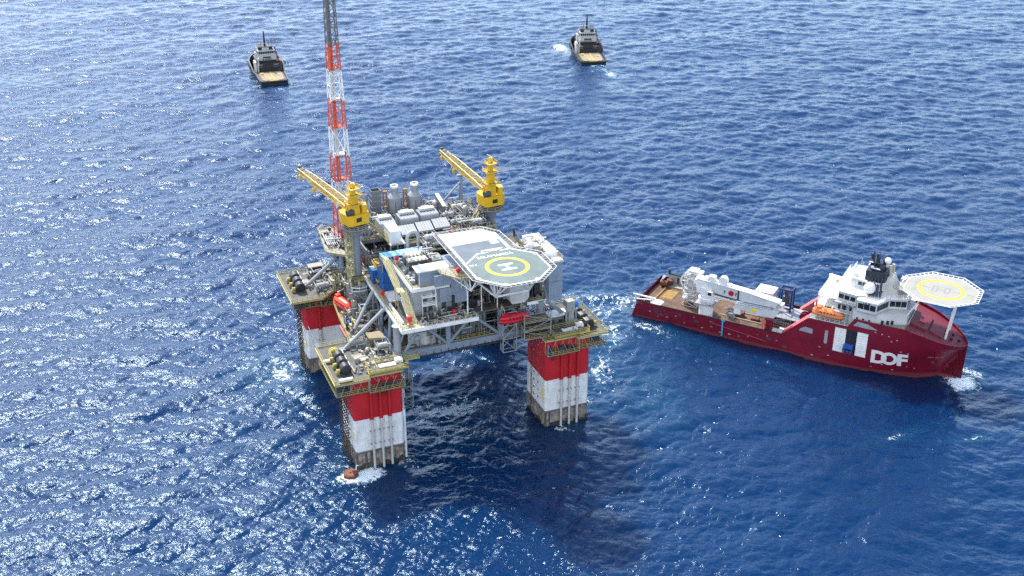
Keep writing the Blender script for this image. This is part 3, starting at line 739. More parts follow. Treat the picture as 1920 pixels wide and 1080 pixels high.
# ---------------------------------------------------------------- rear module deck
m = MB(); m.prism([(16.5,47.2),(27.6,47.2),(27.6,40.2),(DX1,40.2),(DX1,DY1),(16.5,DY1)], Z_U-.55, Z_U); ud = rig.part('upper_deck', m, M['deck'])
m = MB(); m.box(27.4, DX1+.1, 39.8, 40.18, Z_U-.9, Z_U+.12); m.box(16.4,27.38,46.8,47.18,Z_U-.9,Z_U+.12); m.box(16.1,16.48,40,DY1,Z_U-.9,Z_U+.1); m.box(16.4, DX1, 40.3, 40.7, Z_U-2.6, Z_U-2.2); rig.each('edge_girder', m, M['midgrey'], ud)
m = MB(); m.rail([(17,47),(27.4,47),(27.4,40.0),(DX1,40.0),(DX1,DY1)], Z_U+.1, 1.1, .06, 1.8); rig.sub('railing', ud, m, M['railpale'])
m = MB()
for x in np.linspace(17, DX1-.4, 9):
    for y_ in (40.5, 52, 65): m.bar((x,y_,Z_M),(x,y_,Z_U-.5), .28, 6)
for i, x in enumerate(np.linspace(17, DX1-.4, 9)[:-1]):
    if i % 2: m.bar((x,40.5,Z_M),(x+4.8,40.5,Z_U-.6), .16, 6)
m.bar((17,40.5,41.2),(DX1-.4,40.5,41.2), .16, 6); m.bar((17,40.4,43),(DX1-.4,40.4,43), .12, 6)
rig.sub('post', ud, m, M['midgrey'])
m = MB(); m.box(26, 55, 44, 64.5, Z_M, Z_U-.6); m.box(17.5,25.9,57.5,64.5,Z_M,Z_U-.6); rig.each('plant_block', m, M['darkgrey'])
m = MB(); rg = random.Random(8)
for k in range(60):
    x = rg.uniform(17, 54); z = rg.uniform(Z_M+.4, Z_U-1); y_ = rg.uniform(41, 43.6)
    if rg.random() < .5: m.bar((x,y_,z),(min(55.5,x+rg.uniform(1.5,6)),y_,z), rg.uniform(.07,.17), 5)
    elif rg.random() < .6: m.bar((x,y_,Z_M),(x,y_,z), rg.uniform(.07,.2), 5)
    else: m.cbox((x,y_,Z_M+.9),(rg.uniform(.6,1.8),1.2,1.8))
rig.part('pipework', m, M['midgrey'])
# ---------------------------------------------------------------- living quarters
m = MB(); m.box(20.8, 34.2, 10.4, 30, Z_M, 45.0)
lq = rig.part('living_quarters', m, M['cladding'], 'pale grey accommodation block with dark doorways on its front')
m = MB(); m.box(20.3, 34.3, 9.9, 30.2, 45.0, 45.5); rig.sub('roof', lq, m, M['paledeck'])
m = MB(); m.box(20.2, 30.4, 9.6, 9.88, 44.7, 45.75); m.box(19.98, 20.28, 9.9, 30, 44.7, 45.75); rig.each('edge_girder', m, M['cleanwhite'], lq)
m = MB(); m.rail([(20.3,29.8),(20.3,9.8),(26,9.8)], 45.5, 1.1, .06, 1.5); rig.sub('railing', lq, m, M['railpale'])
for x0, x1, y0, y1, z0, z1 in ((26.2,31.2,8.9,16,45.6,48.7),(31.0,35.6,9.2,18,39.8,50.2),(35.8,40,10.4,22,43.5,50.6),(27.6,33.2,9.3,10.4,40.6,44.6)):
    m = MB(); m.box(x0, x1, y0, y1, z0, z1)
    for k in range(1, int((z1-z0)/1.5)): m.box(x0-.03, x1+.03, y0-.05, y0-.003, z0+1.5*k, z0+1.5*k+.07)
    for k in range(1, int((x1-x0)/2.3)+1): m.box(x0+2.3*k-.04, x0+2.3*k+.04, y0-.05, y0-.003, z0+.1, z1-.1)
    rig.sub('module', lq, m, M['paleblue'])
for x, z in ((22.9,38),(24.6,38),(23.2,41.2),(25.9,41.4),(28.4,38),(31.6,38)):
    m = MB(); m.box(x, x+1.2, 10.32, 10.397, z, z+2.2); rig.sub('door', lq, m, M['darkgrey'])
m = MB()
for z in (40.6, 43.0): 
    m.box(22.6, 26.6, 8.9, 10.3, z-.12, z); m.rail([(22.6,8.9),(26.6,8.9)], z, 1.0, .05, 1.3)
for x in (22.6, 26.6): m.bar((x,8.9,Z_M),(x,8.9,44), .08, 5)
rig.sub('balcony', lq, m, M['cleanwhite'])
m = MB(); m.bar((26.3,9.8,45.4),(26.3,8.7,44.6),.12,6); m.path([(26.3,8.7,44.6),(26.3,8.7,40)], .12, 6); m.path([(30.2,9,45),(30.2,9,47.6)], .1, 6); m.path([(33.6,9,50),(33.6,9,44)], .1, 6); m.path([(35.2,9,47),(35.2,9,43.5)], .1, 6)
rig.sub('downpipe', lq, m, M['cleanwhite'])
rg = random.Random(31)
for k in range(15):
    x = 22+k*.92; h_ = rg.uniform(.6,1.8); y_ = rg.uniform(7.2,9.6); w = rg.uniform(.4,.9)
    m = MB(); m.box(x-w/2, x+w/2, y_-.4, y_+.4, Z_M+.06, Z_M+.06+h_)
    if k % 3 == 0: m.bar((x,y_-.3,Z_M+h_),(x+.8,y_-.6,Z_M+h_+.5),.1,5)
    rig.sub('deck_cabinet', lq, m, M[('cream','darkgrey','brightgrey','midgrey')[k % 4]])
for q in ((30.6,7.2,43.2,.42),(36.6,9.0,46.5,.36),(40.8,8.6,47.5,.4)):
    m = MB(); m.bar((q[0],q[1],Z_M),q[:3], q[3], 10); rig.sub('exhaust_pipe', lq, m, M['black'])
# recessed bay under the helideck
m = MB(); m.box(36.6, 46.6, 15.5, 24, Z_M, 51.6); m.box(46.62, 54.6, 15.5, 20, Z_M, 48.4); rig.each('machinery_house', m, M['midgrey'])
m = MB()
for z in (41.2, 45.0, 48.6): m.box(35.8, 55, 9.6, 15.4, z-.2, z); 
m.box(35.6, 46, 9.3, 9.56, 44.7, 45.1); m.box(35.6, 55, 9.3, 9.56, 41.0, 41.3)
rig.part('gallery', m, M['deck'])
m = MB(); m.rail([(35.8,9.6),(55,9.6)], 41.2, 1.1, .06, 1.6); m.rail([(35.8,9.6),(46,9.6)], 45.0, 1.1, .06, 1.6); rig.part('railing', m, M['cream'])
m = MB(); rg = random.Random(14)
for k in range(30):
    x = rg.uniform(36,54); z = rg.choice((Z_M,41.2,45.0)); m.cbox((x,rg.uniform(11,14.6),z+.9),(rg.uniform(.5,1.8),1.0,rg.uniform(1,2.6)))
rig.each('cabinet', m, M['darkgrey'])
m = MB(); m.corrugated((45.6,4.2),(51.2,4.2), 40.2, 46.6, .8, .12); m.box(45.6,51.2,4.36,9.2,40.2,46.5); m.wall_y([(45.6,40.2),(51.2,40.2),(50.2,38.8),(46.4,38.8)], 4.4, 9.0); rig.part('pump_house', m, M['white'])
m = MB(); m.box(51.6, 58.4, 6.6, 14, Z_M+.004, Z_M+.05); rig.part('deck_plate', m, M['deck'])
m = MB(); m.box(54.6, 56.2, 8.4, 12, Z_M, 41.5); m.bar((53.4,7.2,Z_M),(53.4,7.2,44),.16,6); m.bar((55.4,7.4,Z_M),(55.4,7.4,43),.1,6); m.box(52.4,56.4,6.9,7.1,43.4,43.7); m.wall_x([(9,43.0),(15,43.0),(15,39.0)], 53, 56.4); rig.part('stair_housing', m, M['darkgrey'])
# tall ribbed wall tower on the right
m = MB(); m.corrugated((57.0,4.2),(61.0,4.2), 37.9, 43.5, .75, .16); m.corrugated((57.0,4.2),(61.0,4.2), 43.6, 49.3, .75, .16); m.box(57.0, 61.0, 4.4, 21, 37.9, 49.2)
tw = rig.part('wall_tower', m, M['paleblue'])
m = MB(); m.box(56.2, 61.2, 7.6, 21.4, 49.2, 50.6); m.box(58.6, 61.2, 4.0, 7.6, 49.2, 49.5); rig.sub('roof', tw, m, M['cleanwhite'])
m = MB(); m.rail([(56.8,7.4),(56.8,4.1),(61.1,4.1),(61.1,7.6)], 49.5, 1.2, .06, 1.2); m.bar((60.4,6,49.5),(59.9,6.4,52.5),.1,5); m.bar((60.9,10,50.6),(60.9,10,53),.06,5); rig.sub('railing', tw, m, M['railpale'])
# external stairway down the left side of the quarters
def stairs(m, p, q, w, n):
    p, q = V(p), V(q); d = q-p; h = V((d.x,d.y,0)).normalized(); s_ = V((h.y,-h.x,0))*w/2
    for i in range(n):
        c = p + d*(i+.5)/n; m.cbox(c, (abs(d.xy.length)/n*.92 if abs(h.x)>.7 else w, w if abs(h.x)>.7 else d.xy.length/n*.92, .08))
    for sg in (-1,1):
        m.bar(p+s_*sg, q+s_*sg, .14, 4)
        for k in (.55,1.05): m.bar(p+s_*sg+V((0,0,k)), q+s_*sg+V((0,0,k)), .06, 4)
        for i in range(0, n+1, 4): c = p + d*i/n + s_*sg; m.bar(c, c+V((0,0,1.05)), .05, 4)
m = MB(); stairs(m, (18.4,28.5,46.6), (18.4,17.4,43.0), 1.5, 26); m.box(17.5,19.6,14.6,17.4,42.8,43.0); m.rail([(17.5,17.4),(17.5,14.6)],43,1.05,.06,1.4); stairs(m, (19.0,14.6,43.0),(19.0,5.4,Z_M+.1), 1.5, 28); m.box(17.9,20.2,3.8,5.6,Z_M+.1,Z_M+.2); m.box(17.4,19.6,28.5,30.5,46.4,46.6); m.rail([(17.4,30.5),(17.4,28.5)],46.6,1.05,.06,1.2)
for x, y_, z in ((17.6,14.8,42.8),(19.4,14.8,42.8),(17.6,17.2,42.8),(17.6,28.8,46.4),(19.4,28.8,46.4)): m.bar((x,y_,Z_M),(x,y_,z),.1,5)
rig.part('stairway', m, M['railpale'])
m = MB(); m.box(17.0, 20.4, 20.6, 27.0, Z_M-.2, Z_M+.35)
for k in range(4): m.box(16.9, 20.5, 21+k*1.5, 21.5+k*1.5, Z_M+.352, Z_M+.55)
rig.part('skid_rail', m, M['cleanwhite'])
m = MB(); m.box(16.9, 18.0, 6.5, 20, Z_M+.004, Z_M+.1); rig.part('open_hatch', m, M['black'])
m = MB(); m.bar((20.0,19.5,Z_M+.6),(18.2,6.6,Z_M+.6),.28,6); m.box(16.2,16.7,7,19,Z_M+.1,Z_M+.7); rig.part('deck_beam', m, M['cleanwhite'])
# roof plant on the quarters
m = MB(); rg = random.Random(77)
for k in range(26):
    x, y_ = rg.uniform(20.9,22.6), rg.uniform(13,29); m.cbox((x,y_,46.1),(rg.uniform(.5,1.2),rg.uniform(.5,1.4),rg.uniform(.8,1.5)))
rig.each('roof_unit', m, M['brightgrey'])
m = MB(); rg = random.Random(78)
for k in range(22):
    x, y_ = rg.uniform(29.5,31.2) if k % 2 else rg.uniform(25,31), rg.uniform(17,30); m.bar((x,y_,46.8+rg.uniform(0,1.5)),(x+rg.uniform(-.3,.3),min(31,y_+rg.uniform(2,6)),46.8+rg.uniform(0,1.5)), rg.uniform(.1,.28), 7)
for y_ in (19, 23, 27): m.box(28.9, 31.6, y_, y_+.5, 48.3, 48.7)
rig.part('pipework', m, M['brightgrey'])

# ---------------------------------------------------------------- helideck
HZ = 55.0; HC = (41.2, -5.0)
def octa(h, cx=HC[0], cy=HC[1], c=.42):
    k = h*c; return [(cx-k,cy-h),(cx+k,cy-h),(cx+h,cy-k),(cx+h,cy+k),(cx+k,cy+h),(cx-k,cy+h),(cx-h,cy+k),(cx-h,cy-k)]
outl = lambda d: [(36.3+.2*d,-16.6+d),(46.0-.2*d,-16.6+d),(52.8-d,-9.9+.3*d),(52.8-d,0.1-.2*d),(47.7-d+.55,5.2-d+.2),(47.7-d,17.0-.3*d),(43.9-.3*d,21.8-d),(30.0+d,22.3-d),(30.0+d,-9.6+.3*d)]
plate = outl(1.35)
m = MB(); m.prism(plate, HZ-.45, HZ); hd = rig.part('helideck', m, M['helgreen'], 'green grey octagonal helideck with a white parking end')
ob = octa(10.25)
m = MB(); m.prism([(31.35,12.2),(46.2,12.6),(46.2,5.9),(45.6,5.2),(36.9,5.2),(31.35,-.3)], HZ+.004, HZ+.008); rig.sub('deck_paint', hd, m, M['helgrey'])
m = MB(); m.prism([(31.35,12.2),(46.2,12.6),(46.2,16.4),(43.2,20.3),(31.35,20.8)], HZ+.004, HZ+.008); rig.sub('deck_paint', hd, m, M['helwhite'])
def line(m, a, b, w, z): 
    a, b = V(a), V(b); d = (b-a).normalized(); n_ = V((-d.y,d.x))*w/2; a = a-d*w/2; b = b+d*w/2
    m.prism([tuple(a-n_),tuple(b-n_),tuple(b+n_),tuple(a+n_)], z, z+.004)
m = MB(); oq = [(36.9,-15.1),(45.4,-15.1),(51.3,-9.5),(51.3,.0),(46.1,5.2),(36.9,5.2),(31.5,-.2),(31.5,-9.2)]
for i in range(8):
    a, b = oq[i], oq[(i+1)%8]
    if i == 4: line(m, a, (43.4,5.2), .42, HZ+.012); line(m, (39.6,5.2), b, .42, HZ+.0125)
    else: line(m, a, b, .42, HZ+.012+.0007*i)
line(m, (31.7,-.2), (31.7,20.6), .6, HZ+.018); line(m, (46.0,5.6), (46.0,16.6), .75, HZ+.019); line(m, (45.9,16.4),(43.1,20.2),.5,HZ+.0195); line(m, (38.6,6.5),(44.2,6.5),.38,HZ+.02); line(m, (40.4,5.7),(42.9,5.7),.3,HZ+.0205)
rig.sub('marking_line', hd, m, M['markwhite'])
m = MB(); m.ring(HC, 4.75, 5.7, HZ+.003, HZ+.014, 72); rig.sub('landing_circle', hd, m, M['markyellow'])
m = MB()
for y_ in (-6.45, -3.55): m.box(39.2, 43.2, y_-.38, y_+.38, HZ+.003, HZ+.014)
m.box(40.85, 41.55, -6.05, -3.95, HZ+.0035, HZ+.0135); rig.sub('letter', hd, m, M['markwhite'])
rig.text('letter', hd, 'SALAMANCA', 1.75, M['markwhite'], plane_m((40.7,2.55,HZ+.02),(1,0,0),(0,1,0)), .004, sx=.97)
rig.text('letter', hd, 'N 7', 1.3, M['markwhite'], plane_m((33.4,-1.2,HZ+.02),(1,0,0),(0,1,0)), .004)
m = MB(); m.box(42.7, 44.9, 9.9, 12.0, HZ+.009, HZ+.013); rig.sub('sign_panel', hd, m, M['markwhite'])
m = MB()
for x, y_, w in ((43.0,11.3,.35),(43.6,11.4,.2),(44.2,11.3,.4),(43.1,10.3,.3),(44.1,10.4,.45)): m.box(x, x+w, y_, y_+.3, HZ+.014, HZ+.017)
rig.sub('sign_mark', hd, m, M['midgrey'])
m = MB()
for q, c in (((31.8,-9.2),0),((50.9,-.4),1),((45.4,-14.6),2),((36.9,-14.6),3)): m.lathe((q[0],q[1],HZ+.003), [(.55,0),(.55,.12)], 12)
rig.sub('deck_light', hd, m, M['markwhite'])
# safety net frame
m = MB(); A, B = outl(0), outl(1.35)
n9 = len(A)
for i in range(n9):
    a0, a1, b0, b1 = V(A[i]), V(A[(i+1)%n9]), V(B[i]), V(B[(i+1)%n9]); L_ = (a1-a0).length; k = max(1, round(L_/1.35))
    m.bar((*a0,HZ+.12),(*a1,HZ+.12), .09, 5); m.bar((*b0,HZ-.1),(*b1,HZ-.1), .11, 5)
    for j in range(k+1):
        p = a0.lerp(a1, j/k); q = b0.lerp(b1, j/k); m.bar((*p,HZ+.12),(*q,HZ-.08), .07, 5)
rig.sub('net_frame', hd, m, M['white'])
m = MB()
for i in range(n9):
    a0, a1, b0, b1 = V(A[i]), V(A[(i+1)%n9]), V(B[i]), V(B[(i+1)%n9]); L_ = (a1-a0).length; k = max(1, round(L_/.7))
    for j in range(k): 
        p = a0.lerp(a1, (j+.5)/k); q = b0.lerp(b1, (j+.5)/k); m.bar((*p,HZ+.1),(*q,HZ-.1), .014, 3, cap=False)
    for t in (.25,.5,.75): m.bar((*a0.lerp(b0,t),HZ+.05),(*a1.lerp(b1,t),HZ+.05), .014, 3, cap=False)
rig.sub('safety_net', hd, m, M['grey'])
# support frame below
m = MB()
for y_ in (-13, -9, -5, -1, 4, 10, 16): m.box(31.6 if y_ > -11 else 36, 46 if y_ > 5 else 50.8 if y_ > -11 else 46, y_-.25, y_+.25, HZ-1.35, HZ-.46)
for x in (33.4, 38, 42.4, 46): m.box(x-.22, x+.22, -14 if x > 34 else -8, 19 if x < 45 else 4, HZ-1.3, HZ-.47)
rig.sub('support_beam', hd, m, M['white'])
m = MB(); J = (38.0,-5.0,47.0); J2 = (47.4,-4.6,47.0); J3 = (33.2,.2,47.2)
for q in ((34.6,-9,HZ-1.3),(37.8,-11,HZ-1.3),(41.5,-10,HZ-1.3),(38,-2,HZ-1.3)): m.bar(J, q, .26, 8)
for q in ((48.5,-9,HZ-1.3),(46,-11,HZ-1.3)): m.bar(J2, q, .26, 8)
for q in ((34.2,-4,HZ-1.3),(33.4,4,HZ-1.3)): m.bar(J3, q, .22, 8)
m.bar(J, J2, .34, 8); m.bar(J, (38,9.6,45), .3, 8); m.bar(J2, (48,9.5,45), .3, 8); m.bar(J3, (33.4,9.2,48.5), .22, 8); m.bar(J3, (27.4,8.8,51), .14, 6)
for x in (34, 40, 46, 52): m.bar((x,15.6,48.6),(x,12,HZ-1.3), .26, 8); m.bar((x,9.6,45),(x,8,HZ-1.3), .26, 8)
m.bar((34.0,5.4,Z_M),(34.0,5.4,44.4), .2, 8); m.bar((34.0,5.4,44.4),(34.6,9.4,46.0), .2, 8); m.bar((34.0,5.4,44.4),(40,9.5,44.8), .14, 6); m.bar((38.4,6.6,Z_M),(38.4,6.8,44.6), .14, 6); m.bar((43,6.8,Z_M),(43,6.8,47), .14, 6)
rig.sub('support_strut', hd, m, M['cleanwhite'])
m = MB(); m.prism([(27.0,10.2),(30.8,10.2),(33.0,7.4),(33.0,1.0),(31.0,1.6),(27.2,7.0)], 50.0, 50.25); m2 = MB(); m2.rail([(27,10.2),(27.2,7),(31,1.6),(33,1)], 50.25, 1.1, .06, 1.5); m2.rail([(30.8,10.2),(33,7.4)], 50.25, 1.1, .06, 1.5)
acc = rig.sub('access_platform', hd, m, M['paledeck']); rig.sub('railing', hd, m2, M['railpale'])
m = MB(); stairs(m, (31.6,2.5,50.3), (31.9,-6.6,HZ-.6), 1.0, 22); rig.sub('access_stair', hd, m, M['railpale'])

# ---------------------------------------------------------------- the tangle of pipework, trays and boxes that fills the decks
def tangle(name, x0, x1, y0, y1, z, h, n, seed, mats):
    rg = random.Random(seed); m = MB()
    for k in range(n):
        m.mat(rg.randrange(len(mats))); x, y_ = rg.uniform(x0,x1), rg.uniform(y0,y1); zz = z+rg.uniform(.2,h); q = rg.choice((.05,.07,.1,.14,.2)); e = rg.random()
        if e < .27:
            xb = min(x1,x+rg.uniform(1,5)); m.bar((x,y_,zz),(xb,y_,zz),q,6); m.bar((xb,y_,zz),(xb,y_,z),q,6)
        elif e < .52:
            yb = min(y1,y_+rg.uniform(1,5)); m.bar((x,y_,zz),(x,yb,zz),q,6); m.bar((x,yb,zz),(x,yb,z),q,6)
        elif e < .66: m.bar((x,y_,z),(x,y_,zz+.5),q,6)
        elif e < .8: w = rg.uniform(.3,1.1); m.cbox((x,y_,z+h*.2),(w,rg.uniform(.3,1.1),h*.4))
        elif e < .88: r_ = rg.uniform(.3,.6); m.lathe((x,y_,z+.1),[(r_,0),(r_,h*.35),(r_*.5,h*.45)],10)
        elif e < .94: r_ = rg.uniform(.25,.5); l_ = rg.uniform(.5,1.4); m.lathe((x,y_,z+r_+.2),[(r_*.5,-l_-.2),(r_,-l_),(r_,l_),(r_*.5,l_+.2)],10,'X')
        else:
            xb = min(x1,x+rg.uniform(2,6)); m.box(x,xb,y_,y_+.45,zz,zz+.12)
    return rig.part(name, m, [M[q] for q in mats])
G4 = ('brightgrey','midgrey','darkgrey','cream')
tangle('pipework', 16.6, 27, 40.6, 46.6, Z_M, 6.5, 90, 201, ('midgrey','darkgrey','grey','darkgrey','rail'))
tangle('pipework', 16.8, 22, 34.5, 44, Z_M, 3.5, 60, 202, ('midgrey','darkgrey','cream','rust'))
tangle('pipework', 17, 28, 47.5, 65, Z_U, 2.2, 80, 203, G4)
tangle('pipework', 28, 56, 54.8, 65.5, Z_U, 2.6, 130, 204, G4)
tangle('pipework', 28, 56, 40.6, 43.2, Z_U, 1.6, 70, 205, ('midgrey','darkgrey','cream','rail'))
tangle('pipework', 43, 56, 43, 55, Z_U, 3.0, 110, 206, G4)
tangle('pipework', 27.6, 31.2, 15.2, 30, 45.5, 3.4, 70, 207, G4)
tangle('pipework', 31.8, 45.8, 31, 39.4, 46.2, 2.2, 70, 208, G4)
tangle('pipework', 6.6, 15, 22.6, 36, 26.8, 4.5, 120, 209, ('cream','midgrey','darkgrey','rail','grey','rust'))
tangle('pipework', 10.4, 15.4, 22, 37, 29.8, 5.5, 90, 210, ('grey','midgrey','darkgrey','cream'))
tangle('pipework', 36, 55, 9.8, 15, Z_M, 3.4, 110, 211, ('darkgrey','midgrey','brightgrey','cream'))
tangle('pipework', 36, 55, 9.8, 15, 41.2, 3.2, 90, 212, ('darkgrey','midgrey','brightgrey'))
tangle('pipework', 18, 55, 7.2, 10.5, Z_C, 5.5, 120, 213, ('darkgrey','midgrey','brightgrey'))
tangle('pipework', 52.5, 58, 7, 25, Z_M, 3.0, 60, 214, ('darkgrey','midgrey','cream'))
tangle('pipework', 8.8, 15, 46, 58, 28.8, 6.0, 90, 215, ('grey','midgrey','darkgrey','cream','rail'))
tangle('pipework', 21, 27.5, 27.8, 30.4, Z_M, 3, 30, 216, G4)
tangle('pipework', 50.6, 57.2, 7.6, 15, 51.6, 1.3, 34, 217, ('cream','midgrey','tan','white'))
tangle('pipework', 56.6, 61, 8, 20.8, 50.6, 1.1, 26, 218, ('cream','midgrey','white'))
tangle('pipework', 21, 36, 4, 7, Z_M, 1.2, 50, 219, ('cream','darkgrey','brightgrey','white'))

m = MB(); m.lattice([(10.6,39.4,28.6),(12.2,39.4,28.6),(12.2,41.6,28.6),(10.6,41.6,28.6)],[(10.6,39.4,51.5),(12.2,39.4,51.5),(12.2,41.6,51.5),(10.6,41.6,51.5)],9,.09,.06)
for k in range(9): m.box(10.5,12.3,39.3,41.7,30+k*2.5,30.1+k*2.5); m.rail([(12.3,41.7),(10.5,41.7),(10.5,39.3),(12.3,39.3)],30.1+k*2.5,1.0,.045,1.2,False)
rig.part('access_tower', m, M['railpale'])
m = MB(); m.box(12,18.4,38.6,43.8,36.6,36.9); m.rail([(12,43.8),(12,38.6),(18.4,38.6)],36.9,1.1,.05,1.4); rig.part('pedestal_gallery', m, M['rail'])
tangle('pipework', 9, 16, 38, 47, 33.9, 5.5, 70, 220, ('grey','midgrey','darkgrey','cream','rail'))
# ================================================================== things standing on the platform
def crane(label, cx, cy, zb, zp, tip, foot_struts, mh=1.0):
    t = Thing('pedestal_crane', label, 'crane', RIG, (cx, cy, zb), 'yellow pedestal cranes on the platform')
    m = MB(); m.lathe((cx,cy,zb), [(1.9,0),(1.9,.4),(1.25,1.2),(1.25,zp-zb-3.2),(2.4,zp-zb-.3)], 14)
    t.part('pedestal', m, M['bluegrey'])
    m = MB()
    for q in foot_struts: m.bar((cx,cy,zp-4.5), q, .42, 8)
    t.part('strut', m, M['bluegrey'])
    m = MB(); m.lathe((cx,cy,zp-.3), [(4.0,0),(4.0,.3)], 10); p = t.part('platform', m, M['deck'])
    m = MB(); pts = [(cx+3.9*math.cos(2*math.pi*i/10), cy+3.9*math.sin(2*math.pi*i/10)) for i in range(11)]; m.rail(pts, zp, 1.15, .06, 1.2); t.sub('railing', p, m, M['cream'])
    m = MB(); m.lathe((cx,cy,zp), [(1.9,0),(1.9,1.5)], 16); t.part('slew_ring', m, M['darkgrey'])
    # slewing house: rounded plan
    d = (V(tip)-V((cx,cy,zp+4))); a = math.atan2(d.y, d.x); c, s = math.cos(a), math.sin(a)
    Q = lambda u, v, z: (cx+u*c-v*s, cy+u*s+v*c, z)
    def pr(m, poly, z0, z1): m.prism([Q(u,v,0)[:2] for u,v in poly], z0, z1)
    m = MB(); pr(m, [(-2.6,-3.3),(1.6,-3.7),(3.2,-3.0),(3.6,-1.4),(3.6,1.4),(3.2,3.0),(1.2,3.6),(-2.6,3.3),(-3.3,2.2),(-3.3,-2.2)], zp+1.5, zp+4.6)
    h = t.part('slew_house', m, M['yellow'])
    m = MB(); m.mat(0)
    for u, v in ((-.5,-3.75),(1.9,-3.62)): m.cbox(Q(u,v,zp+3.2),(1.2,.12,1.1), a)
    m.cbox(Q(3.62,-.6,zp+3.2),(.1,1.1,1.0), a); m.cbox(Q(-3.34,.3,zp+3.1),(.1,1.6,1.2), a); m.cbox(Q(3.0,-3.2,zp+3.2),(1.0,.1,1.0), a+R(26))
    t.sub('louvre', h, m, M['black'])
    m = MB(); pr(m, [(-2.8,-2.6),(-1.0,-3.3),(-.2,-2.6),(-.2,-1.3),(-2.6,-1.2)], zp+4.6, zp+6.9); cb = t.part('cab', m, M['yellow'])
    m = MB(); m.cbox(Q(-1.9,-3.02,zp+5.8),(1.1,.08,1.2), a-R(21)); m.cbox(Q(-.16,-1.9,zp+5.8),(.08,1.1,1.2), a); t.sub('window', cb, m, M['glass'])
    # mast
    mx = (-1.2, .6)
    m = MB(); pr(m, [(mx[0]-1.3,mx[1]-1.1),(mx[0]+1.3,mx[1]-1.1),(mx[0]+1.3,mx[1]+1.1),(mx[0]-1.3,mx[1]+1.1)], zp+4.6, zp+4.6+3.8*mh); pr(m, [(mx[0]-1.0,mx[1]-.9),(mx[0]+1.0,mx[1]-.9),(mx[0]+1.0,mx[1]+.9),(mx[0]-1.0,mx[1]+.9)], zp+4.6+3.8*mh, zp+4.6+7.4*mh)
    pr(m, [(mx[0]-.6,mx[1]-.55),(mx[0]+.7,mx[1]-.55),(mx[0]+.7,mx[1]+.55),(mx[0]-.6,mx[1]+.55)], zp+4.6+7.4*mh, zp+4.6+9.8*mh)
    ms = t.part('mast', m, M['yellow'])
    m = MB()
    for z, r_ in ((zp+4.6+3.8*mh,2.0),(zp+4.6+7.4*mh,1.9),(zp+4.6+9.8*mh,1.5)):
        pl = [Q(mx[0]-r_,mx[1]-r_,0)[:2],Q(mx[0]+r_,mx[1]-r_,0)[:2],Q(mx[0]+r_,mx[1]+r_,0)[:2],Q(mx[0]-r_,mx[1]+r_,0)[:2]]
        m.prism(pl, z-.12, z); m.rail(pl+pl[:1], z, 1.0, .05, 1.2)
    t.sub('mast_platform', ms, m, M['yellowdark'])
    m = MB(); m.lathe(Q(mx[0]+1.0,mx[1]-.5,zp+4.6+10.4*mh), [(.75,-.5),(.75,.5)], 14, 'Y', a); m.bar(Q(mx[0],mx[1],zp+4.6+9.8*mh), Q(mx[0]+1.2,mx[1],zp+4.6+11.0*mh), .25, 6); m.bar(Q(mx[0]-1.6,mx[1],zp+4.6+12.0*mh), Q(mx[0]+2.0,mx[1],zp+4.6+11.9*mh), .09, 5); m.bar(Q(mx[0],mx[1],zp+4.6+9.4*mh), Q(mx[0],mx[1],zp+4.6+12.0*mh), .1, 5)
    t.sub('sheave', ms, m, M['yellowdark'])
    m = MB(); m.bar(Q(1.4,-1.5,zp+4.7), Q(mx[0]+.9,mx[1]-.8,zp+8.6), .28, 6); m.bar(Q(1.4,1.7,zp+4.7), Q(mx[0]+.9,mx[1]+.8,zp+8.6), .28, 6); t.part('back_stay', m, M['yellow'])
    m = MB(); m.lathe(Q(-2.2,2.4,zp+5.4), [(.9,-1.0),(.9,1.0)], 14, 'X', a+R(90)); m.lathe(Q(1.9,0,zp+5.3),[(.8,-1.2),(.8,1.2)],14,'X',a+R(90)); t.part('winch_drum', m, M['darkgrey'])
    # lattice boom
    F0 = V(Q(3.0,0,zp+4.9)); T0 = V(tip); ax = (T0-F0).normalized(); sd_ = V((-ax.y,ax.x,0)).normalized(); up_ = ax.cross(sd_)*-1
    up_ = up_ if up_.z > 0 else -up_
    def sec(k, w, h_): c_ = F0.lerp(T0, k); return [c_-sd_*w-up_*h_, c_+sd_*w-up_*h_, c_+sd_*w+up_*h_, c_-sd_*w+up_*h_]
    m = MB(); L0, L1, L2 = sec(0,1.0,.35), sec(.18,1.25,.85), sec(.72,1.1,.75); L3 = sec(1,.7,.4)
    m.lattice(L0, L1, 3, .17, .09); m.lattice(L1, L2, 11, .17, .085); m.lattice(L2, L3, 5, .16, .08)
    bm = t.part('boom', m, M['yellowdark'])
    m = MB()
    for a_, b_ in zip((L0,L1,L2),(L1,L2,L3)):
        for i in (2,3): m.bar(a_[i]+up_*.1, b_[i]+up_*.1, .14, 5)
    t.sub('walkway_edge', bm, m, M['boomyellow'])
    m = MB(); m.lathe(T0, [(.75,-.7),(.75,.7)], 14, 'X', a+R(90)); m.cbox(T0+V((0,0,.9)),(.9,.9,.5),a); m.cbox(T0-ax*1.6+up_*.7,(1.5,1.3,.3),a); t.sub('boom_tip', bm, m, M['darkgrey'])
    m = MB(); hb = T0+V((0,0,-2.2)); m.bar(T0, hb, .05, 4); m.lathe(hb, [(.25,-1.2),(.5,-.6),(.5,.3),(.2,.6)], 10)
    q = F0.lerp(T0,.72); hb = q+V((0,0,-3.2)); m.bar(q, hb, .05, 4); m.lathe(hb, [(.3,-1.1),(.55,-.5),(.55,.4),(.2,.7)], 10)
    t.part('hook_block', m, M['yellowdark'])
    m = MB()
    for o_ in (-.35,.35): m.bar(Q(mx[0]+1,mx[1]+o_,zp+4.6+9.0*mh), T0+sd_*o_, .05, 4)
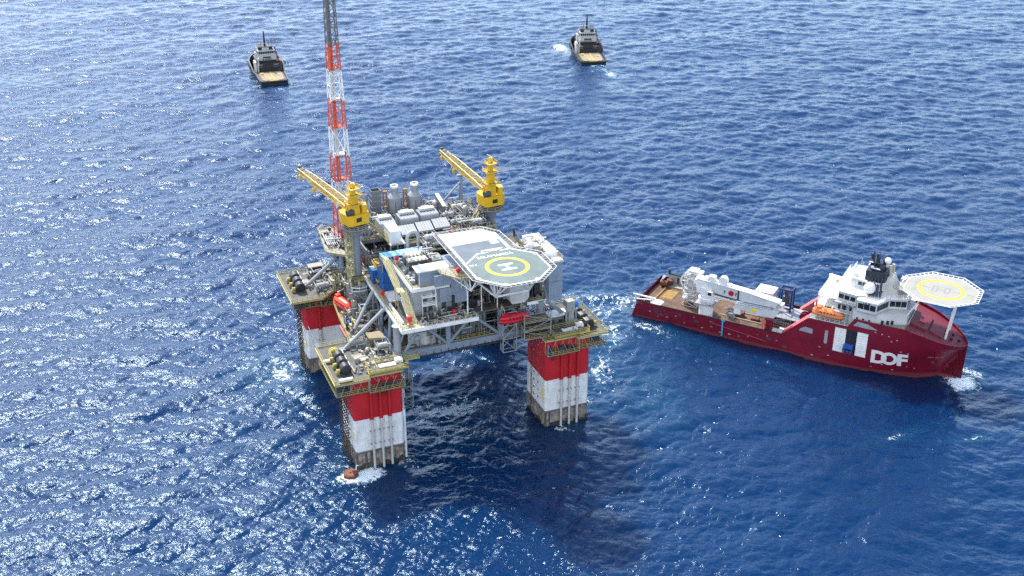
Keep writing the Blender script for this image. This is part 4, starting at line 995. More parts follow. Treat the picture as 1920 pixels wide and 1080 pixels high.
    for o_ in (-.2,.25): m.bar(F0.lerp(T0,.1)+sd_*o_+up_*1.2, T0+sd_*o_+up_*.8, .05, 4)
    t.part('hoist_rope', m, M['grey'])
    return t
crane('yellow pedestal crane in front of the red and white lattice tower', 13.6, 41, 33, 52.5, (5.6,72,60), [(13.8,50,38),(20,43,38.5)], .74)
crane('yellow pedestal crane behind the helideck, clear of the lattice tower', 57, 47.6, 37, 49.2, (52.6,79,57.4), [(51,45,45.2)])
# rest for the second crane's boom
t = Thing('boom_rest', 'grey post with a raking strut standing under the boom of the crane behind the helideck', 'boom rest', RIG, (53,62,Z_U))
m = MB(); m.bar((53,62,Z_U),(53.4,63.6,54.2),.45,8); m.bar((53.0,64.6,Z_U),(53.4,63.6,54.2),.3,8); t.part('post', m, M['bluegrey'])
m = MB(); m.bar((45.6,62,Z_U+1),(53.2,63.4,52.4),.28,8); t.part('strut', m, M['grey'])
m = MB(); m.cbox((53.4,63.6,54.4),(2.4,1.0,.5)); t.part('saddle', m, M['bluegrey'])

# lattice flare tower, painted in bands
tc = (16.6, 66.2); prof = [(38.1,5.3),(58.5,4.9),(64.5,4.75),(73.0,4.35),(83.2,3.9),(92.2,3.45),(101.4,3.0),(126,2.1)]
t = Thing('lattice_tower', 'tall red and white banded lattice tower rising behind the left crane', 'tower', RIG, (tc[0], tc[1], 38.1))
def sq(z, w): return [(tc[0]-w/2,tc[1]-w/2,z),(tc[0]+w/2,tc[1]-w/2,z),(tc[0]+w/2,tc[1]+w/2,z),(tc[0]-w/2,tc[1]+w/2,z)]
cols = ['orange','cleanwhite','orange','cleanwhite','orange','cleanwhite','orange','midgrey']
edges = [(38.1,5.5),(49.4,5.1),(57.2,4.85),(65.0,4.6),(73.4,4.25),(81.8,3.85),(90.6,3.4),(98.0,3.05),(128,2.0)]
for i in range(8):
    (z0,w0),(z1,w1) = edges[i], edges[i+1]
    m = MB(); m.lattice(sq(z0,w0), sq(z1,w1), max(1, round((z1-z0)/((w0+w1)/2)/1.35)) if i else 3, .18 if i < 4 else .15, .095, x=True)
    t.part('tower_section', m, M[cols[i]], ('white' if cols[i]=='cleanwhite' else 'orange red' if cols[i]=='orange' else 'dark grey')+' band of the tower')
    m = MB()
    for dx, dy, r_ in ((-.95,-.5,.34),(-.2,.2,.22),(-.5,-.9,.14)): k = w0/5.5+.25; m.bar((tc[0]+dx*k,tc[1]+dy*k,z0),(tc[0]+dx*k*w1/w0,tc[1]+dy*k*w1/w0,z1), r_, 8)
    t.part('flare_pipe', m, M[cols[i]] if cols[i] != 'cleanwhite' else M['white'])
    if 0 < i < 8:
        m = MB(); w = w0*.55; m.box(tc[0]-w/2, tc[0]+w/2, tc[1]-w/2, tc[1]+w/2, z0+.3, z0+.45); m.rail([(tc[0]-w/2,tc[1]-w/2),(tc[0]+w/2,tc[1]-w/2),(tc[0]+w/2,tc[1]+w/2)], z0+.45, 1, .05, 1)
        t.part('rest_platform', m, M[cols[i]])

# turbine exhausts
for (x, y_), lb in (((31.6,62.2),'grey shouldered exhaust stack, the left of the two round ones'), ((37.8,61.8),'grey shouldered exhaust stack beside the white pipework, right of its twin')):
    t = Thing('exhaust_stack', lb, 'exhaust stack', RIG, (x,y_,Z_U), 'round exhaust stacks on the rear deck')
    m = MB(); m.lathe((x,y_,Z_U), [(2.2,0),(2.2,1.6),(2.25,1.65),(2.25,1.85),(2.2,1.9),(2.2,6.0),(1.12,7.2),(1.12,9.5)], 24); t.part('stack_body', m, M['grey'])
    m = MB(); m.ring((x,y_), .86, 1.2, Z_U+9.1, Z_U+9.75, 24); t.part('rim', m, M['cleanwhite'])
    m = MB(); m.lathe((x,y_,Z_U+9.52), [(.85,0),(.85,.06)], 20); t.part('flue', m, M['black'])
    m = MB(); m.lattice([(x-3.6,y_-.2,Z_U),(x-2.4,y_-.2,Z_U),(x-2.4,y_+1,Z_U),(x-3.6,y_+1,Z_U)], [(x-3.4,y_-.2,Z_U+8),(x-2.5,y_-.2,Z_U+8),(x-2.5,y_+.8,Z_U+8),(x-3.4,y_+.8,Z_U+8)], 5, .1, .07)
    for z in (3, 5.6, 8): m.box(x-3.7,x-2.2,y_-.4,y_+1.1,Z_U+z,Z_U+z+.12); m.rail([(x-3.7,y_+1.1),(x-3.7,y_-.4),(x-2.2,y_-.4)],Z_U+z+.1,1,.05,1)
    t.part('access_ladder', m, paint('rusty ladder steel',(.27,.17,.09),.7,.4,(.14,.08,.04),.3,.7))
    m = MB()
    for k in range(3): a = R(200+60*k); m.bar((x+2.2*math.cos(a),y_+2.2*math.sin(a),Z_U),(x+2.2*math.cos(a),y_+2.2*math.sin(a),Z_U+5), .09, 5)
    t.part('down_pipe', m, M['darkgrey'])
t = Thing('exhaust_duct', 'square grey exhaust duct with an open top behind the left crane', 'exhaust duct', RIG, (26.0,63.5,Z_U))
m = MB(); x0, x1, y0, y1 = 24.5, 27.4, 62.2, 65
for a in ((x0,x1,y0,y0+.15),(x0,x1,y1-.15,y1),(x0,x0+.15,y0+.16,y1-.16),(x1-.15,x1,y0+.16,y1-.16)): m.box(*a, Z_U, 53.6)
t.part('duct_body', m, M['midgrey'])
m = MB(); m.box(x0+.16,x1-.16,y0+.16,y1-.16,52.6,52.7); t.part('flue', m, M['black'])
m = MB()
for z in (46.6,48.4,50.2,52): m.box(x0-.08,x1+.08,y0-.08,y0-.003,z,z+.15); m.box(x0-.08,x0-.003,y0-.003,y1,z,z+.15)
t.part('stiffener', m, M['grey'])
t = Thing('vent_pipe', 'short round grey vent pipe beside the square exhaust duct', 'vent pipe', RIG, (22.6,64,Z_U))
m = MB(); m.lathe((22.6,64,Z_U),[(1.0,0),(1.0,7.4)],16); m.lathe((21.6,62.8,48.2),[(1.5,-2),(1.5,2)],16,'X'); t.part('pipe', m, M['grey'])
m = MB(); m.lathe((22.6,64,Z_U+7.42),[(.85,0),(.85,.05)],16); t.part('flue', m, M['black'])

# turbine enclosures with barrel edged roofs, and the louvred coolers in front of them
def enclosure(x0, x1, y0, y1, z0, h, lb):
    t = Thing('turbine_enclosure', lb, 'turbine enclosure', RIG, ((x0+x1)/2,(y0+y1)/2,z0), 'grey turbine enclosures')
    r_ = .9; prof = [(y0,z0)]+[(y0+r_-r_*math.cos(k*math.pi/8), z0+h-r_+r_*math.sin(k*math.pi/8)) for k in range(5)]+[(y1-r_+r_*math.sin(k*math.pi/8), z0+h-r_+r_*math.cos(k*math.pi/8)) for k in range(5)]+[(y1,z0)]
    m = MB(); m.wall_x(prof, x0, x1); t.part('body', m, M['grey'])
    m = MB()
    for k in range(6): x = x0+.4+(x1-x0-.8)*k/5; m.box(x-.09,x+.09,y0+1,y1-1,z0+h+.003,z0+h+.16)
    for k in range(5): m.box(x0+.2,x1-.2,y0-.09,y0-.003,z0+.5+.6*k,z0+.66+.6*k)
    t.part('rib', m, M['grey'])
    m = MB(); m.box(x0+.5,x1-.5,y1-3,y1-1.3,z0+h+.17,z0+h+.9); m.lathe(((x0+x1)/2,y1-.6,z0+h+.3),[(.55,-1.2),(.55,1.2)],12,'X'); t.part('filter_house', m, M['white'])
    m = MB(); m.box(x0+.6,x0+1.5,y0-.06,y0-.004,z0+.1,z0+2); t.part('door', m, M['midgrey'])
    m = MB(); m.box(x1-2.6,x1-.5,y0-.06,y0-.004,z0+.3,z0+2.2); t.part('louvre', m, M['darkgrey'])
enclosure(22.4,27.2,46.6,52.4,Z_U,4.5,'grey turbine enclosure behind the white cabin on legs')
enclosure(29.0,34.5,47.8,53.6,Z_U,4.5,'grey turbine enclosure in front of the left round exhaust stack')
enclosure(35.4,41.0,48.4,54.2,Z_U,4.5,'grey turbine enclosure in front of the right round exhaust stack')
for x0, y0, lb in ((27.8,42.6,'louvred air cooler just right of the white cabin on legs'),(33.0,43.2,'middle louvred air cooler, in the centre of its row'),(38.2,43.8,'louvred air cooler nearest the helideck parking end')):
    t = Thing('air_cooler', lb, 'air cooler', RIG, (x0+2.3,y0+2,Z_U), 'louvred air coolers in a row')
    m = MB(); m.wall_x([(y0,Z_U+1.3),(y0,Z_U+1.9),(y0+3.9,Z_U+3.2),(y0+3.9,Z_U+1.3)], x0, x0+4.6); t.part('cooler_box', m, M['grey'])
    m = MB()
    for k in range(6): x = x0+.1+k*.86; m.add([(x,y0-.02,Z_U+1.95),(x+.16,y0-.02,Z_U+1.95),(x+.16,y0+3.92,Z_U+3.26),(x,y0+3.92,Z_U+3.26),(x,y0-.02,Z_U+1.85),(x+.16,y0-.02,Z_U+1.85)], [(0,1,2,3),(4,5,1,0)])
    t.part('louvre', m, M['white'])
    for x, y_ in ((x0+.2,y0+.2),(x0+4.4,y0+.2),(x0+.2,y0+3.7),(x0+4.4,y0+3.7)):
        m = MB(); m.bar((x,y_,Z_U),(x,y_,Z_U+1.3),.12,5); t.part('leg', m, M['grey'])
    m = MB(); m.box(x0+.8,x0+1.8,y0+.4,y0+2,Z_U,Z_U+1.25); m.box(x0+2.4,x0+3.9,y0+.6,y0+2.4,Z_U,Z_U+1.25); t.part('motor', m, M['darkgrey'])

# white cabin on a leg frame
t = Thing('equipment_cabin', 'white windowless cabin standing on a tall leg frame', 'cabin', RIG, (24.7,42,46.2))
m = MB(); m.box(23.2,26.2,38.8,45.2,46.2,50.0); t.part('body', m, M['cleanwhite'])
m = MB(); m.box(23.1,26.3,38.7,45.3,50.003,50.12); m.bar((24.6,38.75,46.3),(24.6,38.75,47.0),.12,6); t.part('roof', m, M['cleanwhite'])
m = MB(); m.box(22.8,27.4,38.2,45.4,45.9,46.19)
for x, y_ in ((23,38.4),(27.1,38.4),(25,38.4)): m.bar((x,y_,Z_M),(x,y_,45.9),.2,6)
t.part('support_frame', m, M['brightgrey'])

# blue containers and stores
def container(x0,x1,y0,y1,z0,z1,lb,mat='blue',top=None,name='shipping_container',cat='container',grp='blue containers beside the quarters'):
    t = Thing(name, lb, cat, RIG, ((x0+x1)/2,(y0+y1)/2,z0), grp)
    m = MB(); m.corrugated((x0,y0),(x1,y0),z0+.12,z1-.12,.5,.07,.05); m.box(x0,x1,y0+.06,y1,z0+.12,z1-.12); t.part('body', m, M[mat])
    m = MB()
    for x in (x0-.05,x1-.1):
        for y_ in (y0-.08,y1-.1): m.box(x,x+.16,y_,y_+.16,z0,z1)
    m.box(x0+.12,x1-.11,y0-.08,y0+.04,z1-.14,z1); m.box(x0+.12,x1-.11,y0-.08,y0+.04,z0,z0+.14); t.part('corner_frame', m, M[mat])
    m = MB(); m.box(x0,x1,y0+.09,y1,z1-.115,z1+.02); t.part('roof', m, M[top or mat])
    return t
container(17.2,20.0,27.0,32.8,Z_M+.06,40.1,'blue container at the bottom of the stack beside the stairway')
container(17.2,20.0,27.2,33.0,40.14,42.8,'blue container second up in the stack, under the pale blue roof')
container(18.4,31.0,30.6,34.4,42.9,46.2,'long blue store with a pale sunlit blue roof','blue','lightblue','blue_store','store shed',None)
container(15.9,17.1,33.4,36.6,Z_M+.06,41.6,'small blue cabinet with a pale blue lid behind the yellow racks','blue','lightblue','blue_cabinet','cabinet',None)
for (x,y_,z), lb in (((18.3,36.2,42.6),'upper yellow tool basket beside the blue store'),((17.9,35.2,39.2),'lower yellow tool basket beside the blue store')):
    t = Thing('tool_basket', lb, 'basket', RIG, (x,y_,z), 'yellow tool baskets')
    m = MB(); m.box(x-1.1,x+1.1,y_-3.2,y_+3.2,z-.9,z-.75)
    for a in ((x-1.1,x-1.03,y_-3.2,y_+3.2),(x+1.03,x+1.1,y_-3.2,y_+3.2),(x-1.02,x+1.02,y_-3.2,y_-3.13)): m.box(*a,z-.75,z)
    t.part('basket', m, paint('orange yellow steel',(.75,.36,.04),.5,.3,(.35,.17,.05),.2,.6))
    m = MB()
    for k in range(4): m.cbox((x,y_-2.3+1.5*k,z-.35),(1.3,.9,.7+.3*(k%2)))
    t.part('tool', m, M['rail'])
    m = MB()
    for sx in (-1,1): m.bar((x+sx,y_-3,z-.75),(x+sx,y_-3,Z_M),.1,5)
    t.part('leg', m, M['midgrey'])
for (x,y_), lb in (((18.6,52.6),'plain white box in the dark bay under the left crane'),((22.0,50.2),'wide white box in the dark bay beneath the white cabin')):
    t = Thing('white_crate', lb, 'crate', RIG, (x,y_,Z_M), 'white crates in the dark bay')
    m = MB(); w = 1.0 if x < 20 else 1.5; m.box(x-w,x+w,y_-.8,y_+.8,Z_M+.15,Z_M+2.6); t.part('box', m, M['cladding'])
    m = MB(); m.box(x-w-.05,x+w+.05,y_-.85,y_+.85,Z_M+2.61,Z_M+2.75); m.box(x-w,x+w,y_-.8,y_-.5,Z_M,Z_M+.14); m.box(x-w,x+w,y_+.5,y_+.8,Z_M,Z_M+.14); t.part('lid', m, M['grey'])
for (x,y_,z), lb in (((17.6,47.4,Z_M),'dark red drum standing behind the left crane pedestal'),((17.5,55.4,39.5),'dark red tank end deep in the bay behind the left crane')):
    t = Thing('red_drum', lb, 'drum', RIG, (x,y_,z), 'dark red drums')
    m = MB(); m.lathe((x,y_,z),[(1.0,0),(1.06,.05),(1.06,.15),(1.0,.2),(1.0,1.5),(1.06,1.55),(1.06,1.65),(1.0,1.7),(1.0,2.4)],18); t.part('shell', m, paint('dark red drum',(.22,.02,.03),.5,.2))
    m = MB(); m.lathe((x,y_,z+2.41),[(.85,0),(.6,.15)],16); t.part('lid', m, M['midgrey'])

# roof plant on the quarters
for (x0,x1,y0,y1), lb in (((22.9,28.0,24.9,27.4),'ribbed air handling unit next to the blue store'),((23.0,28.4,21.4,23.9),'ribbed air handling unit between its twin and the white shed')):
    t = Thing('air_handling_unit', lb, 'air conditioner', RIG, ((x0+x1)/2,(y0+y1)/2,45.5), 'ribbed air handling units')
    m = MB(); m.box(x0,x1,y0,y1,45.7,48.0); t.part('casing', m, M['midgrey'])
    m = MB(); m.box(x0-.1,x1+.1,y0-.1,y1+.1,48.003,48.2)
    t.part('lid', m, M['cream'])
    m = MB()
    for k in range(5): x = x0+.5+(x1-x0-1)*k/4; m.box(x-.22,x+.22,y0+.2,y1-.2,48.203,48.5)
    t.part('fan_cowl', m, M['white'])
    m = MB(); m.box(x0+.1,x1-.1,y0,y1,45.5,45.69); t.part('plinth', m, M['darkgrey'])
    m = MB()
    for k in range(9): z = 45.9+k*.22; m.box(x0+.2,x1-.2,y0-.07,y0-.004,z,z+.09)
    t.part('louvre', m, M['darkgrey'])
t = Thing('roof_shed', 'long flat white roofed shed on the quarters in front of the air handling units', 'shed', RIG, (26.8,12.5,45.5))
m = MB(); m.box(22.4,31.6,10.9,14.4,45.5,49.7); t.part('wall', m, M['paleblue'])
m = MB(); m.box(21.9,32.0,10.4,14.9,49.72,50.0); t.part('roof', m, M['cleanwhite'])
m = MB(); m.box(28.6,29.5,10.83,10.896,45.6,48); m.box(22.33,22.396,11.4,13.6,45.6,48.6); t.part('door', m, M['darkgrey'])
m = MB(); m.bar((29.9,10.7,45.5),(29.9,10.7,49.7),.1,6); m.bar((22.6,10.8,45.5),(22.6,10.8,49.7),.07,6); t.part('downpipe', m, M['cleanwhite'])
# white looped pipe
t = Thing('pipe_loop', 'fat white looped pipe rising beside the corner of the helideck', 'pipe', RIG, (29.2,37.6,Z_M))
m = MB(); pts = [(27.6,37.0,45.2)]+[(29.2-1.6*math.cos(k*math.pi/8),37.2,48.0+1.9*math.sin(k*math.pi/8)) for k in range(9)]+[(30.8,37.4,45.5)]; m.path(pts,.5,10)
for p in pts[1:-1]: m.dome(p,.5,10,5,low=-.99)
t.part('loop', m, M['white'])
m = MB()
for x in (27.6,30.8): m.lathe((x,37.1,44.2),[(.9,0),(.9,.5),(.6,.8)],14); m.bar((x,37.1,Z_M),(x,37.1,44.2),.4,8)
m.box(26.6,32,36,38.8,43.6,44.1); t.part('base', m, M['brightgrey'])
t = Thing('pressure_vessel', 'rounded bright vessel below the white looped pipe', 'vessel', RIG, (29.6,36.2,Z_M))
m = MB(); m.lathe((29.6,35.8,44.4),[(0.3,-2.6),(1.0,-2.2),(1.2,-1.6),(1.2,1.6),(1.0,2.2),(.3,2.6)],16,'X'); t.part('shell', m, M['brightgrey'])
m = MB(); m.box(28,28.4,35,36.6,Z_M,43.5); m.box(30.8,31.2,35,36.6,Z_M,43.5); t.part('saddle', m, M['midgrey'])

# process skids on the open decks: frame, vessel, pipework, valves
def skid(x0,x1,y0,y1,z,lb,seed,col='brightgrey',vert=False,h=2.6):
    rg = random.Random(seed); t = Thing('process_skid', lb, 'process skid', RIG, ((x0+x1)/2,(y0+y1)/2,z), 'process skids on the platform decks')
    m = MB(); m.box(x0,x1,y0,y1,z+.02,z+.28)
    for x in (x0+.1,x1-.1):
        for y_ in (y0+.1,y1-.1): m.bar((x,y_,z+.28),(x,y_,z+h),.09,5)
    for a,b in (((x0+.1,y0+.1),(x1-.1,y0+.1)),((x1-.1,y0+.1),(x1-.1,y1-.1)),((x0+.1,y1-.1),(x1-.1,y1-.1)),((x0+.1,y0+.1),(x0+.1,y1-.1))): m.bar((*a,z+h),(*b,z+h),.09,5)
    t.part('frame', m, M['midgrey'])
    m = MB(); r_ = min(.9,(y1-y0)*.22); cx_, cy_ = (x0+x1)/2, y0+(y1-y0)*.6; L_ = (x1-x0)*.36
    if vert: m.lathe((cx_,cy_,z+.28),[(r_,0),(r_,h),(r_*.6,h+.5),(.1,h+.65)],14)
    else: m.lathe((cx_,cy_,z+1.5),[(.1,-L_-.35),(r_*.8,-L_-.15),(r_,-L_),(r_,L_),(r_*.8,L_+.15),(.1,L_+.35)],14,'X')
    t.part('vessel', m, M[col])
    m = MB()
    for k in range(11):
        xa, ya, za = rg.uniform(x0+.2,x1-.2), rg.uniform(y0+.2,y1-.2), z+rg.uniform(.5,h+.5); q = rg.uniform(.06,.16)
        e_ = rg.choice((0,1,2))
        if e_ == 0: xb = rg.uniform(x0+.2,x1-.2); m.bar((xa,ya,za),(xb,ya,za),q,6); m.bar((xb,ya,za),(xb,ya,z+.28),q,6)
        elif e_ == 1: yb = rg.uniform(y0+.2,y1-.2); m.bar((xa,ya,za),(xa,yb,za),q,6); m.bar((xa,yb,za),(xa,yb,z+.28),q,6)
        else: m.bar((xa,ya,z+.28),(xa,ya,za+.6),q,6)
    t.part('pipework', m, M['brightgrey' if col != 'brightgrey' else 'white'])
    m = MB()
    for k in range(5): m.cbox((rg.uniform(x0+.4,x1-.4),rg.uniform(y0+.3,y1-.3),z+.75),(rg.uniform(.4,1.1),rg.uniform(.4,.9),rg.uniform(.6,1.1)))
    t.part('valve_box', m, M[rg.choice(('darkgrey','cream','darkgrey'))])
skid(43.6,48.6,44.0,49.0,Z_U,'process skid just behind the right end of the row of air coolers',101)
skid(49.2,53.6,42.0,47.0,Z_U,'process skid at the front edge of the rear deck beside the right crane pedestal',102,'white')
skid(43.0,47.4,50.2,54.6,Z_U,'process skid with a bright vessel right of the third turbine enclosure',103)
skid(48.2,52.6,48.6,53.8,Z_U,'tall process skid with an upright vessel left of the right crane pedestal',104,'brightgrey',True,3.4)
skid(47.8,52.4,55.0,60.2,Z_U,'process skid at the foot of the grey boom rest',105,'white')
skid(41.6,45.0,56.4,60.8,Z_U,'upright vessel skid just right of the right round exhaust stack',106,'brightgrey',True,3.2)
skid(41.8,47.0,62.0,65.6,Z_U,'process skid on the far edge of the rear deck behind the stacks',107)
skid(17.4,21.6,57.0,62.0,Z_U,'process skid at the foot of the lattice tower',108,'brightgrey',True,3.0)
skid(17.4,21.4,48.0,53.0,Z_U,'process skid in front of the left crane house on the rear deck',109,'white')
skid(22.6,28.2,55.0,60.4,Z_U,'process skid in front of the square exhaust duct',110)
skid(29.4,41.0,55.6,57.8,Z_U,'long process skid between the turbine enclosures and the round stacks',111,'grey')
skid(21.4,27.4,32.8+2,37.8,Z_M,'process skid on the deck below the white cabin on legs',112,'white')
skid(8.2,13.4,23.4,28.0,26.8,'process skid on the low side platform nearest the front left column',113,'cream')
skid(8.4,12.8,33.6,38.6,26.8,'process skid on the low side platform behind the blue basket',114,'cream')
skid(3.6,8.4,13.8,18.2,Z_TOP+.36,'process skid at the inner edge of the front left column platform',115,'cream')
skid(3.2,8.4,59.0,64.6,Z_TOP+.36,'process skid on the back left column platform',116,'darkgrey')
skid(3.4,8.2,50.6,55.6,Z_TOP+.36,'process skid at the front of the back left column platform',117,'grey')
skid(59.6,63.4,12.6,17.4,Z_TOP+.36,'process skid at the rear of the right column platform',118,'grey')
skid(9.8,13.6,8.8,13.0,Z_TOP+.36,'process skid beside the white deck leg on the front left column',119,'brightgrey')
skid(32.2,36.0,33.0,38.6,46.2,'process skid beside the parking end of the helideck',120,'white')
m = MB(); m.box(31.6,46,30.6,39.6,45.8,46.18); rig.part('upper_deck', m, M['deck'])
m = MB()
for x in (32,38,45.6):
    for y_ in (31,39.2): m.bar((x,y_,Z_M),(x,y_,45.8),.25,6)
rig.part('post', m, M['midgrey'])
t = Thing('inlet_hood', 'sloping white inlet hood with a grey side at the right of the exhaust stacks', 'inlet hood', RIG, (45.4,58.6,Z_U))
m = MB(); m.wall_x([(54.8,Z_U+1),(54.8,Z_U+3.6),(61.8,Z_U+5.0),(61.8,Z_U+1)],44.4,45.3); t.part('hood', m, M['midgrey'])
m = MB(); m.add([(44.3,54.7,Z_U+3.66),(45.4,54.7,Z_U+3.66),(45.4,61.9,Z_U+5.1),(44.3,61.9,Z_U+5.1),(44.3,54.7,Z_U+3.8),(45.4,54.7,Z_U+3.8),(45.4,61.9,Z_U+5.24),(44.3,61.9,Z_U+5.24)],[(4,5,6,7),(0,1,5,4),(1,2,6,5),(3,0,4,7)]); t.part('roof', m, M['cleanwhite'])
for x, y_ in ((44.8,55),(44.8,61.4)):
    m = MB(); m.bar((x,y_,Z_U),(x,y_,Z_U+1),.2,6); t.part('leg', m, M['midgrey'])
for a, b, lb in (((19.2,46.4,50.6),(23.4,40.6,46.4),'pale yellow stairway running down from the left crane'),((55.2,50.6,49.0),(49.4,44.0,Z_U+.4),'pale yellow stairway running down from the right crane')):
    t = Thing('stairway', lb, 'stairs', RIG, b, 'stairs to the cranes')
    m = MB(); d = V(b)-V(a); n_ = V((-d.y,d.x,0)).normalized()*.55
    for k in range(18): c_ = V(a)+d*(k+.5)/18; m.cbox(c_,(.9,.35,.07),math.atan2(d.y,d.x)+R(90))
    t.part('step', m, M['deck'])
    m = MB()
    for sg in (-1,1):
        m.bar(V(a)+n_*sg,V(b)+n_*sg,.12,4)
        for k_ in (.55,1.05): m.bar(V(a)+n_*sg+V((0,0,k_)),V(b)+n_*sg+V((0,0,k_)),.06,4)
        for k in range(6): c_ = V(a)+d*k/5+n_*sg; m.bar(c_,c_+V((0,0,1.05)),.05,4)
    t.part('handrail', m, M['rail'])
# lifeboats
def lifeboat(frame, c, L_, W2, H_, yaw, mat, lb, group, davit=None, cat='lifeboat', canopymat=None):
    t = Thing('lifeboat', lb, cat, frame, c, group); c = V(c); rot = Matrix.Rotation(yaw,3,'Z')
    def ringat(u, lower):
        k = u*2; w = W2*math.sqrt(max(0.02,1-abs(k)**3.2)); rise = .32*abs(k)**3*H_*.5
        if lower: P = [(-w,0.0),(-w*.82,-H_*.28),(-w*.35,-H_*.46+rise*.6),(w*.35,-H_*.46+rise*.6),(w*.82,-H_*.28),(w,0.0)]
        else: 
            hh = H_*.5*(1-.55*abs(k)**4); P = [(w,0.003),(w*.86,hh*.55),(w*.5,hh*.93),(-w*.5,hh*.93),(-w*.86,hh*.55),(-w,0.003)]
        return [c+rot@V((u*L_,y_,z)) for y_,z in P]
    us = [-.5,-.46,-.38,-.25,-.1,.1,.25,.38,.46,.5]
    m = MB(); m.loft([ringat(u,True) for u in us]); t.part('hull', m, mat)
    m = MB(); m.loft([ringat(u,False) for u in us]); t.part('canopy', m, canopymat or mat)
    m = MB(); m.loft([[c+rot@V((u*L_,s_*(W2*math.sqrt(max(.02,1-abs(u*2)**3.2))+.05),z)) for s_,z in ((-1,-.1),(1,-.1),(1,.1),(-1,.1))] for u in us], smooth=False); t.part('rubbing_strake', m, M['cream'] if canopymat else mat)
    m = MB(); q = c+rot@V((-L_*.3,0,H_*.5)); m.cbox(q,(L_*.14,W2*.9,H_*.22),yaw); t.part('coxswain_hatch', m, canopymat or mat)
    m = MB()
    for k in range(5): 
        for sg in (-1,1): m.cbox(c+rot@V((-L_*.2+L_*.11*k,sg*W2*.9,H_*.2)),(L_*.05,.12,H_*.1),yaw)
    t.part('window', m, M['glass'])
    if davit:
        for u in (-.33,.33):
            m = MB(); p = c+rot@V((u*L_,0,H_*.45)); top = V((p.x,p.y,davit[2])); m.bar(p,top,.06,5); back = top+rot@V((0,davit[0],davit[1])); m.bar(top,back,.2,6); m.bar(back,back+V((0,0,-abs(davit[1])-2.0)),.2,6); t.part('davit', m, M['cream'])
    return t
lifeboat(RIG,(46.8,4.0,34.9),8.6,1.45,3.0,0,M['deepred'],'deep red enclosed lifeboat hanging below the front of the helideck','lifeboats hung on the platform',(2.2,.6,37.6))
lifeboat(RIG,(8.8,41.4,29.0),9.0,1.6,3.2,R(-74),M['lifeboat'],'orange red enclosed lifeboat hanging on the left side by the back left column','lifeboats hung on the platform',(2.4,.5,31.4))
# blue tool basket on the red edged side platform
t = Thing('cargo_basket', 'open bright blue cargo basket with white lids on the red edged side platform', 'basket', RIG, (9.6,31.6,26.8))
m = MB(); m.box(7.0,12.2,30.2,33.2,26.9,27.05)
for a in ((7.0,12.2,30.2,30.3),(7.0,12.2,33.1,33.2),(7.0,7.1,30.31,33.09),(12.1,12.2,30.31,33.09)): m.box(*a,27.05,28.4)
t.part('basket', m, paint('bright blue steel',(.02,.17,.50),.5,.2))
m = MB(); rg = random.Random(3)
for k in range(8): m.cbox((7.7+.55*k,31.7+rg.uniform(-.8,.8),27.7),(.5,.9,1.2))
t.part('drum', m, M['blue'])
m = MB(); m.box(8.4,9.6,30.8,31.6,28.42,28.55); m.box(10.8,11.8,31.4,32.4,28.42,28.55); t.part('lid', m, M['white'])
# small red fire gear
def monitor(x,y_,z,lb,s_=1.0):
    t = Thing('fire_monitor', lb, 'fire monitor', RIG, (x,y_,z), 'red fire monitors and hose reels')
    m = MB(); m.lathe((x,y_,z),[(.55*s_,0),(.55*s_,.12),(.22*s_,.2),(.22*s_,.9*s_)],10); t.part('stand', m, M['safetyorange'])
    m = MB(); m.lathe((x,y_,z+1.3*s_),[(.7*s_,-.3*s_),(.7*s_,.3*s_)],14,'X'); m.dome((x,y_,z+1.4*s_),.62*s_,10,5); t.part('reel', m, M['firered'])
    m = MB(); m.bar((x,y_,z+1.4*s_),(x-.6*s_,y_-1.1*s_,z+1.9*s_),.16*s_,7,.1*s_); t.part('nozzle', m, M['firered'])
monitor(18.0,6.2,Z_M+.1,'red hose reel at the front left corner of the main deck',1.25); monitor(16.2,24.6,Z_M+.1,'red hose reel on the left deck edge below the stairway'); monitor(20.9,25.6,46.7,'red fire monitor at the top of the outside stairway')
monitor(30.6,6.5,Z_M+.05,'red fire monitor at the foot of the black exhaust pipe'); monitor(12.2,26.4,26.8,'bright red hose reel on the low side platform under the raking strut',1.4); monitor(31.2,4.6,50.25,'red fire monitor on the platform beside the helideck'); monitor(42.6,41.6,Z_U,'small red hose reel at the end of the air cooler row',.9)
# mooring winches, chains, sheds and drums on the column tops
def winches(X0, Y0, sx, sy, vs, where, u0=-.6):
    for k, v in enumerate(vs):
        x, y_ = X0+sx*u0, Y0+sy*v; z = Z_TOP+.4
        t = Thing('chain_winch', ('first','second','third')[k]+' dark domed chain winch counted from the front on the '+where+' column', 'winch', RIG, (x,y_,z), 'dark chain winches on the column platforms')
        m = MB(); m.lathe((x,y_,z+1.5),[(1.05,-1.3),(1.5,-1.0),(1.5,1.0),(1.05,1.3)],8,'Y'); t.part('drum_cover', m, M['black'])
        m = MB(); m.box(x-1.5,x+1.5,y_-1.1,y_+1.1,z,z+.5); t.part('bed', m, M['darkgrey'])
        m = MB(); m.lathe((x-sx*1.9,y_,z+1.1),[(.5,-.5),(.5,.5)],10,'X'); m.cbox((x-sx*2.1,y_,z+.5),(.9,.7,.9)); t.part('motor', m, M['rail'])
        m = MB(); m.box(x+sx*1.0,x+sx*1.2,y_-1.0,y_+1.0,z+2.6,z+2.85) if sx > 0 else m.box(x-1.2,x-1.0,y_-1,y_+1,z+2.6,z+2.85); t.part('cover_plate', m, M['white'])
